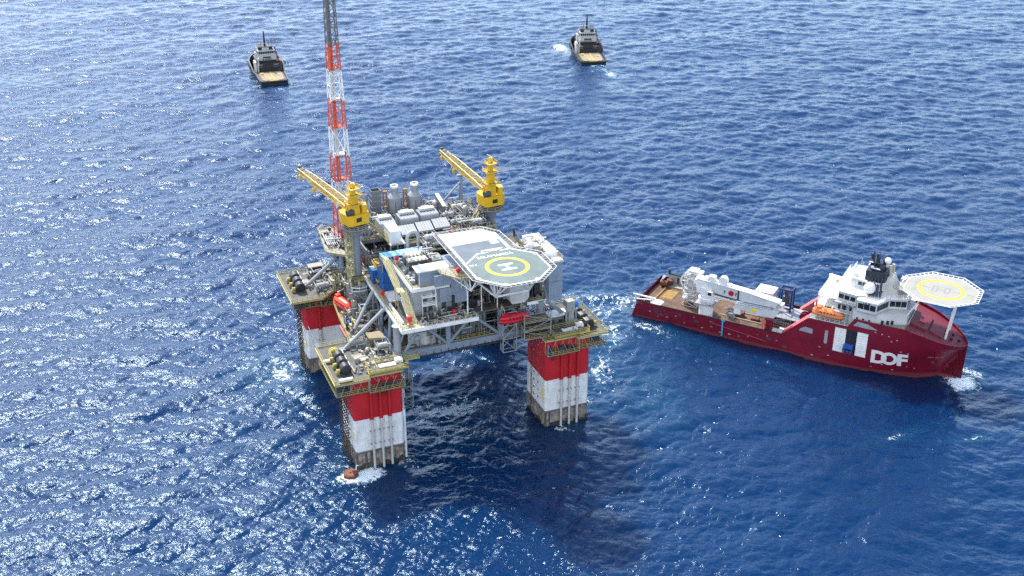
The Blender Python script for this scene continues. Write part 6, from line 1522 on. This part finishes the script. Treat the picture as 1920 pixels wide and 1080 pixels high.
lifeboat(SHIP,(62.8,2.2,16.1),9.6,1.6,3.0,0,M['safetyorange'],'bright orange lifeboat slung on the side of the maroon ship','lifeboats on the ship',None,'lifeboat',M['safetyorange'])
lifeboat(SHIP,(62.4,17.4,19.6),4.6,1.1,2.0,R(10),M['safetyorange'],'small orange rescue boat behind the white gantry abaft the bridge','lifeboats on the ship')
# ship helideck
SC = (92.9, 11.4); SH = 27.4
so_ = octa(11.3, *SC); si = octa(10.2, *SC)
m = MB(); m.prism(si, SH-.4, SH); sd2 = ship.part('helideck', m, M['helcream'], 'cream octagonal helideck with a yellow ring')
m = MB(); m.ring(SC, 5.75, 6.75, SH+.003, SH+.012, 64); ship.sub('landing_circle', sd2, m, M['markyellow'])
HA = R(-3); hm = Matrix.Translation((*SC,0)) @ Matrix.Rotation(HA,4,'Z')
pale = paint('pale grey deck marking',(.15,.16,.16),.7,.1)
m = MB()
for u, a in ((-1.75,0),(1.75,0)):
    for du in (-.62,.62): m.cbox((SC[0]+u+du,SC[1],SH+.006),(.18,3.9,.008))
    for dv in (-1.9,1.9): m.cbox((SC[0]+u,SC[1]+dv,SH+.006),(1.1,.18,.0076))
for dv in (-.6,.6): m.cbox((SC[0],SC[1]+dv,SH+.006),(2.1,.18,.0072))
m.cbox((SC[0]-4.4,SC[1],SH+.006),(2.2,.22,.006)); m.cbox((SC[0]+4.4,SC[1],SH+.006),(2.2,.22,.006)); m.cbox((SC[0]+8.2,SC[1],SH+.006),(2.4,.2,.006))
ship.sub('marking_line', sd2, m, pale)
m = MB(); rg = random.Random(2)
for k in range(13): m.cbox((SC[0]-7.6+(k%2)*.7,SC[1]-4.4+k*.72,SH+.006),(.4,.4,.008))
ship.sub('name_dot', sd2, m, M['midgrey'])  # dots standing in for unreadable name lettering
for k, (x,y_) in enumerate(((SC[0]-3.6,SC[1]-7.4),)): ship.text('letter', sd2, 'H', .01, pale, plane_m((x,y_,SH+.01),(1,0,0),(0,1,0)), .002) if False else None
m = MB()
for i in range(8):
    a0, a1, b0, b1 = V(so_[i]), V(so_[(i+1)%8]), V(si[i]), V(si[(i+1)%8]); k = 6
    m.bar((*a0,SH+.2),(*a1,SH+.2),.1,5); m.bar((*b0,SH-.05),(*b1,SH-.05),.12,5)
    for j in range(k): m.bar((*a0.lerp(a1,j/k),SH+.2),(*b0.lerp(b1,j/k),SH-.05),.1,5)
ship.sub('net_frame', sd2, m, M['cleanwhite'])
m = MB()
for i in range(8):
    a0, a1, b0, b1 = V(so_[i]), V(so_[(i+1)%8]), V(si[i]), V(si[(i+1)%8])
    for j in range(22): m.bar((*a0.lerp(a1,(j+.5)/22),SH+.16),(*b0.lerp(b1,(j+.5)/22),SH-.06),.022,3,cap=False)
    for t_ in (.3,.6): m.bar((*a0.lerp(b0,t_),SH+.08),(*a1.lerp(b1,t_),SH+.08),.022,3,cap=False)
ship.sub('safety_net', sd2, m, M['grey'])
m = MB()
for y_ in (3.6,8.8,14,19.2): m.box(84.4 if 4<y_<19 else 88,101.6 if 4<y_<19 else 98,y_-.2,y_+.2,SH-1.2,SH-.41)
for x in (86,91,96.5,100): m.box(x-.18,x+.18,5,18,SH-1.15,SH-.42)
ship.sub('support_beam', sd2, m, M['white'])
m = MB(); m.bar((96.9,8.0,bow(96.9,-.7)),(98.0,8.4,SH-1.2),.34,10); m.bar((96.9,14.6,bow(96.9,-.7)),(98.0,14.2,SH-1.2),.34,10); m.bar((98,8.4,SH-1.4),(95,8.8,SH-3.4),.14,6); m.bar((97.5,8.2,SH-6),(97.4,14.4,SH-2),.12,6); m.bar((84.6,8.2,23.8),(87,7,SH-1.2),.28,8); m.bar((84.6,14,23.8),(87,15,SH-1.2),.28,8); m.bar((85.6,5,20),(88.5,4,SH-1.2),.24,8)
ship.sub('support_leg', sd2, m, M['cleanwhite'])
m = MB(); m.box(79.6,82.4,8.6,14.2,25.6,25.9); m.rail([(82.4,8.6),(79.6,8.6),(79.6,14.2)],25.9,1.0,.05,1.2); m.box(80.4,82,15,17.6,24,26.6); ship.sub('access_platform', sd2, m, M['cream'])
# the big white knuckle crane
c = Thing('knuckle_crane', 'white folding ship crane with a round red badge lying along the wooden working deck', 'crane', SHIP, (23.4,3.0,4.5))
m = MB(); m.lathe((23.4,3.0,4.5),[(2.3,0),(2.3,5.4),(2.7,5.6),(2.7,7.4),(2.3,7.6),(2.3,8.4)],24); c.part('pedestal', m, M['cleanwhite'])
m = MB(); m.rail([(20.2,.3),(26.6,.3),(26.6,5.8)],10.0,1.1,.05,1.2); m.prism([(20.2,.3),(26.6,.3),(26.6,5.8),(20.2,5.8)],9.86,10.0); c.part('platform', m, M['cladding'])
m = MB(); m.box(21.6,25.2,1.2,5.2,12.9,15.4); m.loft([[(20.6,1.4,13.4),(24,1.4,13.4),(24,5,13.4),(20.6,5,13.4)],[(19.2,1.8,17.6),(22.4,1.8,17.6),(22.4,4.6,17.6),(19.2,4.6,17.6)]],smooth=False); hs = c.part('slew_house', m, M['cleanwhite'])
m = MB(); m.box(24.3,25.9,.3,1.18,13.2,15.0); cb = c.part('cab', m, M['cleanwhite']); m = MB(); m.box(24.5,25.7,.22,.296,13.8,14.8); c.sub('window', cb, m, M['glass'])
prof = [(19.6,17.9),(24,17.6),(36,16.8),(47.2,15.6),(48.4,14.4),(47.0,13.2),(36,12.9),(27,14.2),(21,16.0)]
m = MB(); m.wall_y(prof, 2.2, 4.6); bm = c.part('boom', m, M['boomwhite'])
m = MB(); m.wall_y([(19.4,17.95),(24,17.65),(36,16.85),(47.4,15.62),(47.4,15.8),(36,17.05),(24,17.85),(19.4,18.15)], 1.95, 4.85); m.box(22,24,2.4,4.4,17.8,18.6); m.box(30,31.2,2.6,4.2,17.2,17.9); m.box(38,39.4,2.6,4.2,16.6,17.3); m.rail([(25,2.2),(46,2.2)],17.0,.7,.04,2); c.sub('boom_top', bm, m, M['cleanwhite'])  # whiter cap paints in the sunlit top above the greyer boom sides
m = MB(); m.box(33.7,34.3,2.1,2.197,13.2,16.9); m.bar((28,2.05,13.9),(35,2.05,13.6),.12,5); m.bar((36,2.05,13.4),(46,2.05,13.6),.1,5); c.sub('hose', bm, m, M['darkgrey'])
m = MB(); m.lathe((31.6,2.19,15.3),[(.95,-.03),(.95,.03)],20,'Y'); c.sub('badge', bm, m, M['deepred'])
m = MB(); 
for x0 in (29.2,33.0): m.add([(x0,2.12,15.9),(x0+.6,2.12,15.9),(x0+.2,2.12,14.7),(x0-.1,2.12,14.7),(x0,2.19,15.9),(x0+.6,2.19,15.9),(x0+.2,2.19,14.7),(x0-.1,2.19,14.7)],[(0,3,2,1),(0,1,5,4),(2,3,7,6),(1,2,6,5),(3,0,4,7)])
c.sub('badge', bm, m, M['midgrey'])
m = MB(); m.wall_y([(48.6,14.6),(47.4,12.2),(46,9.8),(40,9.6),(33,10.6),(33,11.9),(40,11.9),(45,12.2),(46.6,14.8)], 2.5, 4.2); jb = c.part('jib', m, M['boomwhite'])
m = MB(); m.wall_y([(33,11.92),(45,12.22),(45,12.34),(33,12.06)],2.4,4.3); m.cbox((34,3.3,9.6),(2.2,1.4,2.6)); m.cbox((47.6,3.3,14.2),(2.0,2.2,2.0)); c.sub('hinge', jb, m, M['cleanwhite'])
m = MB(); m.box(38.4,40.2,2.42,2.49,10.4,11.6); c.sub('warning_plate', jb, m, M['markyellow'])
m = MB(); m.bar((25.4,3.2,12.6),(34,3.0,12.2),.36,10); m.bar((26,3.4,11.4),(30,3.2,12.2),.22,8); m.bar((25.2,3.8,15.2),(31,3.5,14),.3,8); c.part('ram', m, M['cleanwhite'])
m = MB()
for yy in (2.6,4.2): m.lathe((28.4,yy,18.7),[(1.45,-.12),(1.45,.12)],20,'Y')
m.lathe((28.4,3.4,18.7),[(.8,-.8),(.8,.8)],14,'Y'); m.cbox((24.6,3.4,18.7),(2.2,2.0,1.6)); c.part('hoist_drum', m, M['cleanwhite'])
m = MB(); m.box(44,45.6,1.2,4.2,4.5,9.4); m.box(43.6,46,1.0,4.4,9.41,9.7)
for z in (6,7.4): m.box(43.85,45.75,1.05,4.3,z,z+.15)
t = Thing('crane_rest', 'dark red post holding up the folded end of the white ship crane', 'crane rest', SHIP, (44.8,2.7,4.5)); t.part('post', m, M['shiphull'])
m = MB(); m.bar((43.8,1,4.5),(43.8,1,9.4),.1,5); m.bar((43.2,1,4.5),(43.2,1,9.4),.1,5)
for k in range(9): m.bar((43.2,1,5+k*.5),(43.8,1,5+k*.5),.05,4)
m.rail([(41,1.2),(43.6,1.2)],4.6,1.1,.05,1); t.part('ladder', m, M['firered'])
# big cable reel
t = Thing('umbilical_reel', 'large white spoked reel standing upright behind the ship crane pedestal', 'reel', SHIP, (15.6,9.6,4.5))
rc = V((15.8,9.4,13.2))
for yy in (8.0,11.0):
    m = MB(); 
    for r0, r1 in ((3.2,3.65),(1.0,1.5)):
        vs = []; n = 36
        for r_, y2 in ((r0,yy-.15),(r1,yy-.15),(r1,yy+.15),(r0,yy+.15)):
            for i in range(n): a = 2*math.pi*i/n; vs.append((rc.x+r_*math.cos(a),y2,rc.z+r_*math.sin(a)))
        m.add(vs,[(j*n+i,j*n+(i+1)%n,((j+1)%4)*n+(i+1)%n,((j+1)%4)*n+i) for j in range(4) for i in range(n)])
    for k in range(10): a = 2*math.pi*k/10; m.bar((rc.x+1.3*math.cos(a),yy,rc.z+1.3*math.sin(a)),(rc.x+3.3*math.cos(a),yy,rc.z+3.3*math.sin(a)),.16,5)
    t.part('flange', m, M['cleanwhite'])
m = MB(); m.lathe((rc.x,9.5,rc.z),[(2.7,-1.3),(2.7,1.3)],28,'Y'); t.part('drum', m, M['white'])
m = MB(); m.lattice([(13,7.4,4.5),(18.6,7.4,4.5),(18.6,11.6,4.5),(13,11.6,4.5)],[(13.6,7.4,12.6),(18,7.4,12.6),(18,11.6,12.6),(13.6,11.6,12.6)],4,.2,.14)
for z in (7,9.4): m.box(13,18.8,7.6,11.4,z,z+.15)
m.cbox((18.2,9,6.6),(1.6,2.4,3)); m.bar((18,8,13),(20.6,8,8),.25,6); t.part('stand', m, M['white'])
m = MB(); m.box(14.6,17.6,7.9,11.1,16.9,17.3); m.box(16.8,19.2,8.2,10.8,16.0,16.9); t.part('guard', m, M['cleanwhite'])
# control house, launch frame and other deck gear
t = Thing('control_house', 'white two storey control house on the working deck beyond the crane', 'cabin', SHIP, (37,17,4.5))
m = MB(); m.box(36,41.6,14.6,20,4.5,12.0); t.part('wall', m, M['white'])
m = MB(); m.prism([(35.8,14.4),(41.8,14.4),(41.8,20.2),(35.8,20.2)],12.003,12.25); m.loft([[(32.4,14.6,4.5),(35.97,14.6,4.5),(35.97,20,4.5),(32.4,20,4.5)],[(33.6,14.6,9),(35.97,14.6,11.2),(35.97,20,11.2),(33.6,20,9)]],smooth=False); t.part('roof', m, M['cleanwhite'])
for x in (36.8,38.6):
    m = MB(); m.box(x,x+.9,14.53,14.597,9.2,10.8); t.part('window', m, M['glass'])
m = MB(); m.box(35.8,42,13.2,14.5,8.0,8.15); m.rail([(35.8,14.5),(35.8,13.2),(42,13.2)],8.15,1.0,.05,1.3); t.part('gallery', m, M['white'])
t = Thing('launch_frame', 'dark blue gantry frame with a hanging block at the end of the working deck', 'gantry', SHIP, (46.4,14.4,7.6))
m = MB()
for x, y_ in ((44.2,13.4),(48.2,13.4),(44.2,16.4),(48.2,16.4)): m.bar((x,y_,7.6),(x,y_,15.2),.3,4)
for a,b in (((44.2,13.4),(48.2,13.4)),((44.2,16.4),(48.2,16.4)),((44.2,13.4),(44.2,16.4)),((48.2,13.4),(48.2,16.4))): m.bar((*a,15.2),(*b,15.2),.3,4); m.bar((*a,8.6),(*b,8.6),.25,4)
m.bar((44.4,13.4,8.8),(48,13.4,11),.14,4); t.part('frame', m, M['navy'])
m = MB(); m.loft([[(45.4,14,14.8),(47,14,14.8),(47,15.8,14.8),(45.4,15.8,14.8)],[(45.8,14.4,12.6),(46.6,14.4,12.6),(46.6,15.4,12.6),(45.8,15.4,12.6)]],smooth=False); m.lathe((46.2,14.9,10.2),[(1.1,0),(1.1,2.2),(.5,2.6)],12); t.part('winch', m, M['darkgrey'])
m = MB(); m.cbox((43.4,13,9.4),(1.8,1.6,2.4)); m.lathe((43,12,9.2),[(1.1,-.8),(1.1,.8)],14,'Y'); t.part('motor', m, paint('mid blue steel',(.03,.09,.35),.5,.2))
t = Thing('deck_module', 'dark grey framed module under the dark blue gantry', 'module', SHIP, (47,11.5,4.5))
m = MB(); m.box(43.6,53,10.8,17,4.5,7.4); t.part('body', m, M['black'])
m = MB(); m.lattice([(42.6,8.4,4.5),(50,8.4,4.5),(50,10.6,4.5),(42.6,10.6,4.5)],[(42.6,8.4,7.5),(50,8.4,7.5),(50,10.6,7.5),(42.6,10.6,7.5)],2,.12,.1); m.box(42.4,53.2,8.2,17.2,7.41,7.6); m.rail([(42.4,8.2),(53.2,8.2)],7.6,1,.05,1.5); t.part('frame', m, M['grey'])
m = MB()
for k in range(8): m.cbox((43.6+.8*k,9.5,5.4),(.6,.9,1.4))
t.part('pump', m, M['cladding'])
t = Thing('winch_drum', 'dark red winch drum between the pinkish red cheeks', 'winch', SHIP, (54,7,4.5))
m = MB(); m.lathe((54.6,7.2,10.6),[(1.5,-.9),(1.5,-.7),(1.0,-.68),(1.0,.68),(1.5,.7),(1.5,.9)],18,'Y'); t.part('drum', m, M['shiphull'])
m = MB(); m.box(53.2,57.2,5.6,8.8,4.5,8.9); m.bar((53.6,6.2,8.9),(54.6,6.2,10.6),.2,6); m.bar((53.6,8.2,8.9),(54.6,8.2,10.6),.2,6); t.part('stand', m, M['darkgrey'])
for k, (x,y_) in enumerate(((47.2,1.3),(48.9,1.3),(48.9,2.9))):
    t = Thing('deck_box', ('white deck box nearest the crane rest','white deck box at the foot of the near red cheek','white deck box inboard of the other two by the near red cheek')[k], 'box', SHIP, (x,y_,4.5), 'white deck boxes on the ship')
    m = MB(); m.box(x-.7,x+.7,y_-.65,y_+.65,4.6,6.6); t.part('box', m, M['cleanwhite'])
    m = MB(); m.box(x-.76,x+.76,y_-.72,y_+.72,6.602,6.75); m.box(x-.6,x-.3,y_-.6,y_+.6,4.5,4.598); m.box(x+.3,x+.6,y_-.6,y_+.6,4.5,4.598); t.part('lid', m, M['white'])
t = Thing('remote_vehicle', 'blue remote underwater vehicle in the open hangar door of the ship', 'underwater vehicle', SHIP, (70.6,-.6,6.2))
m = MB(); m.box(69.4,72.2,-1.5,1.6,7.4,8.5); t.part('float_block', m, paint('vehicle blue',(.02,.10,.42),.45,.1))
m = MB(); m.lattice([(69.4,-1.5,5.9),(72.2,-1.5,5.9),(72.2,1.6,5.9),(69.4,1.6,5.9)],[(69.4,-1.5,7.4),(72.2,-1.5,7.4),(72.2,1.6,7.4),(69.4,1.6,7.4)],1,.12,.1); m.bar((70.8,0,8.5),(70.8,0,12.6),.1,5); t.part('frame', m, M['navy'])
m = MB()
for x in (69.8,70.8,71.8): m.lathe((x,-1.4,6.6),[(.32,-.25),(.32,.25)],12,'Y')
t.part('thruster', m, M['blue'])
m = MB(); m.lathe((29.8,9.6,5.4),[(.9,-1.2),(.9,1.2)],12,'X'); m.cbox((33,9,5.3),(3,1.8,1.6)); m.cbox((38.5,8.4,5),(2.4,2,1.0))
t = Thing('deck_cargo', 'rust brown gear lashed on the wooden deck behind the crane ram', 'cargo', SHIP, (33,9,4.5)); t.part('cargo', m, M['rust'])
m = MB(); m.box(27,41,6.6,7.0,4.52,4.8); m.box(27,41,11.4,11.8,4.52,4.8); t.part('rail', m, M['paledeck'])
t = Thing('deck_lift', 'pale grey lifting frame standing on the wooden deck beside the crane pedestal', 'frame', SHIP, (31,5,4.5))
m = MB(); m.lattice([(29.4,5.4,4.5),(32,5.4,4.5),(32,7.4,4.5),(29.4,7.4,4.5)],[(29.8,5.8,8.4),(31.6,5.8,8.4),(31.6,7,8.4),(29.8,7,8.4)],2,.14,.1); t.part('frame', m, M['grey'])
m = MB(); m.cbox((30.7,6.4,5.4),(1.4,1,1.4)); t.part('pump', m, M['cladding'])
# bulb just breaking the surface
m = MB(); rr = []
for x, r_ in ((96.5,1.0),(98.5,1.25),(100.2,1.2),(101.4,.9),(102.0,.3)): rr.append([(x,YC+r_*math.cos(2*math.pi*i/12),-.75+r_*math.sin(2*math.pi*i/12)) for i in range(12)])
m.loft(rr); ship.sub('bulb', hull, m, M['boottop'])
# ================================================================== the two tugs
def make_tug(label, x, y, yaw):
    F_ = Frame(x, y, yaw)                       # x forward from the stern, y to port
    t = Thing('tug', label, 'tug boat', F_, (0,0,0), 'black hulled tugs with bare tan after decks')
    B = 7.6
    xs = [0,2,10,20,30,36,42,48,54,58,61,63.5,65,66]
    def hw(x, z):
        f = min(1,max(0,z/6)); x0 = 40+6*f; xe = 63+3*f
        if x < x0: return B*(.93+.07*min(1,x/6)+.17*smooth(20,36,x))
        tt = (x-x0)/(xe-x0); return 0. if tt >= 1 else B*1.17*(1-tt**2.3)**.7
    zt = lambda x: lerp_tab([(0,3.0),(30,3.2),(33,5.6),(44,6.0),(66,8.6)], x)
    m = MB()
    for sd in (-1,1):
        G = [[(x if x < 60 else x, sd*hw(x,z), z) for z in (-1.2,0,zt(x)*.5,zt(x))] for x in xs]
        n = 4; fs = [(i*n+j,(i+1)*n+j,(i+1)*n+j+1,i*n+j+1) for i in range(len(xs)-1) for j in range(3)]
        m.add([p for g in G for p in g], fs if sd < 0 else [f[::-1] for f in fs], True)
    a = [(0,-hw(0,z),z) for z in (-1.2,0,1.5,3)]+[(0,hw(0,z),z) for z in (3,1.5,0,-1.2)]; m.add(a,[tuple(range(8))])
    m.prism([(.2,-6.9),(30,-7.2),(30,7.2),(.2,6.9)],2.3,2.58); h = t.part('hull', m, M['black'])
    m = MB()
    for sd in (-1,1):
        rr = [[(x,sd*(hw(x,zt(x))+.35),zt(x)-.7),(x,sd*(hw(x,zt(x))+.35),zt(x)+.15),(x,sd*max(0,hw(x,zt(x))-.35),zt(x)+.15),(x,sd*max(0,hw(x,zt(x))-.35),zt(x)-.7)] for x in xs]; m.loft(rr,smooth=False)
    m.lathe((.1,0,2.2),[(.7,-7),(.7,7)],10,'Y'); t.sub('fender', h, m, M['black'])
    m = MB()
    for x in (38,41,44,47,50): m.lathe((x,hw(x,4)+.5,4.2),[(.5,-.35),(.95,-.35),(.95,.35),(.5,.35)],12,'Y')
    t.sub('tyre', h, m, M['black'])
    m = MB(); m.prism([(2.6,-4.6),(5.5,-5.9),(27,-6.2),(27,6.2),(5.5,5.9),(2.6,4.6)],2.6,2.75); t.part('after_deck', m, M['tan'])
    m = MB(); m.cbox((5,-.6,2.85),(3.4,1.2,.25)); m.cbox((4.4,1.6,2.9),(1.4,.8,.4)); m.bar((5,-.2,2.9),(27,-.4,2.9),.14,5); m.bar((12,3,2.9),(26,3.6,2.9),.1,5); m.cbox((16,-4,3.0),(1.6,1,.5)); m.cbox((21,4.6,3.1),(2,1.2,.7)); m.lathe((1.4,0,2.3),[(.6,-2.4),(.6,2.4)],10,'Y'); t.part('stern_roller', m, M['yellowdark'])
    m = MB(); m.prism([(30,-6.9),(46,-6.9),(58,-4.6),(63,-1.6),(63,1.6),(58,4.6),(46,6.9),(30,6.9)],5.2,5.5); t.part('fore_deck', m, M['midgrey'])
    # working gear and house
    m = MB(); m.box(29.4,34,-6.6,6.6,2.2,5.0); m.box(30,36,-3.0,3.0,5.0,8.2); t.part('winch_house', m, M['black'])
    for sd in (-1,1):
        m = MB(); m.box(28.9,37,sd*6.8-.5,sd*6.8+.5,2.2,9.4); m.bar((28.8,sd*5.6,2.2),(28.8,sd*5.6,7),.35,8); t.part('side_casing', m, M['tugwhite'] if sd > 0 else M['darkgrey'])  # left casing white, right one dark: sun and shade painted per side
    m = MB(); m.box(33,52,-6.0,6.0,5.5,9.4); d1 = t.part('lower_house', m, M['black'])
    m = MB(); m.box(34,50.5,-5.2,5.2,9.4,12.2); d2 = t.part('middle_house', m, M['tugwhite'])
    m = MB(); m.box(33.9,33.97,-2.2,2.2,10.6,11.6); m.box(33.9,33.97,-2.6,2.4,9.5,10.3); t.sub('window', d2, m, M['glass'])
    m = MB(); m.box(35.4,47,-4.8,4.8,12.2,13.2); m.box(35.9,46.5,-4.4,4.4,13.2,14.9); m.prism([(35.4,-4.8),(47.2,-4.6),(47.2,4.6),(35.4,4.8)],14.9,15.3); wh = t.part('wheelhouse', m, M['tugwhite'])
    for k in range(7): m = MB(); m.box(35.8,35.88,-4.1+k*1.2,-3.1+k*1.2,13.3,14.7); t.sub('window', wh, m, M['glass'])
    for sd in (-1,1): m = MB(); m.box(36.4,46,sd*4.44-.03,sd*4.44+.03,13.3,14.7); t.sub('window', wh, m, M['glass'])
    m = MB(); m.box(38.6,45,-3.9,3.9,15.3,17.4); m.box(37.6,45.6,-4.3,4.3,17.4,17.6); t.part('flying_bridge', m, M['black'])
    m = MB(); m.box(38.3,38.59,-1.9,1.9,15.4,17.2); t.part('cabinet', m, M['tugwhite'])
    m = MB(); m.bar((41.5,0,17.4),(41.5,0,27.5),.62,8,.32); m.bar((41.5,-3.2,20.6),(41.5,3.2,20.6),.14,5); m.bar((41.5,-4.2,22.4),(41.5,3.6,22.4),.1,5)
    for yy in (-3.6,-2,2,3.4): m.bar((41,yy,17.4),(41,yy,20.8),.12,5)
    mm = t.part('mast', m, M['black'])
    m = MB(); m.bar((40.4,-1.4,19.4),(40.4,1.4,19.6),.2,5); m.dome((43,2.6,18.8),.7,10,5); t.sub('radar', mm, m, M['tugwhite'])
    for sd in (-1,1):
        m = MB(); m.box(37,40,sd*5.2-.9,sd*5.2+.9,9.4,14.2); m.bar((38.5,sd*5.2,14),(38,sd*5.0,17.6),.5,8); t.part('funnel', m, M['tugwhite'] if sd > 0 else M['midgrey'])  # right funnel greyer, its shaded side put into the paint
    m = MB(); m.bar((30,5.4,6.4),(31,5.0,11),.35,8); m.bar((31,5,11),(36,4,12.6),.25,8); m.lathe((33.5,5,7.2),[(1.0,-.6),(1.0,.6)],12,'Y'); t.part('deck_crane', m, M['tugwhite'])
    lifeboat_col = paint('faded boat red',(.42,.07,.06),.5,.2)
    m = MB(); m.loft([[(31.6+u,-5.6+w*math.cos(a),8.6+w*.8*math.sin(a)) for a in [2*math.pi*i/8 for i in range(8)]] for u,w in ((0,.2),(.7,.9),(3.2,1.0),(4.4,.2))]); t.part('rescue_boat', m, lifeboat_col)
    m = MB(); m.rail([(30.2,-6.4),(30.2,6.4)],6.4,1,.06,1.6); m.rail([(34,-5.2),(34,5.2)],12.2,1,.06,1.6); m.rail([(33,-6),(33,6)],9.4,1,.06,1.6); t.part('railing', m, M['tugwhite'])
    t.e.scale = (.74, 1.04, .84)
    return F_
TUG1 = make_tug('black tug lying still left of the tall lattice tower', -131.8, 622.5, R(109))
TUG2 = make_tug('black tug under way to the right of the lattice tower with foam at its side', 48.0, 663.8, R(95))
def FOAM_TUG(F):
    F(TUG2, 44, 14, 14, 7, .75, .1, 1.2, .5); F(TUG2, 34, 12, 12, 5, .5, .2); F(TUG2, -10, -5, 9, 3, .55, .4); F(TUG2, -20, -7, 8, 3.5, .66, .1); F(TUG2, -6, -2, 7, 6, .4, 0, 1, .7); F(TUG2, -12, 3, 5, 3, .4)
    F(TUG1, 2, 10, 7, 4, .5); F(TUG1, -9, -2, 9, 6, .4, 0, 1, .4)
_f = FOAM_SPOTS
def FOAM_SPOTS(F): _f(F); FOAM_TUG(F)
sea()
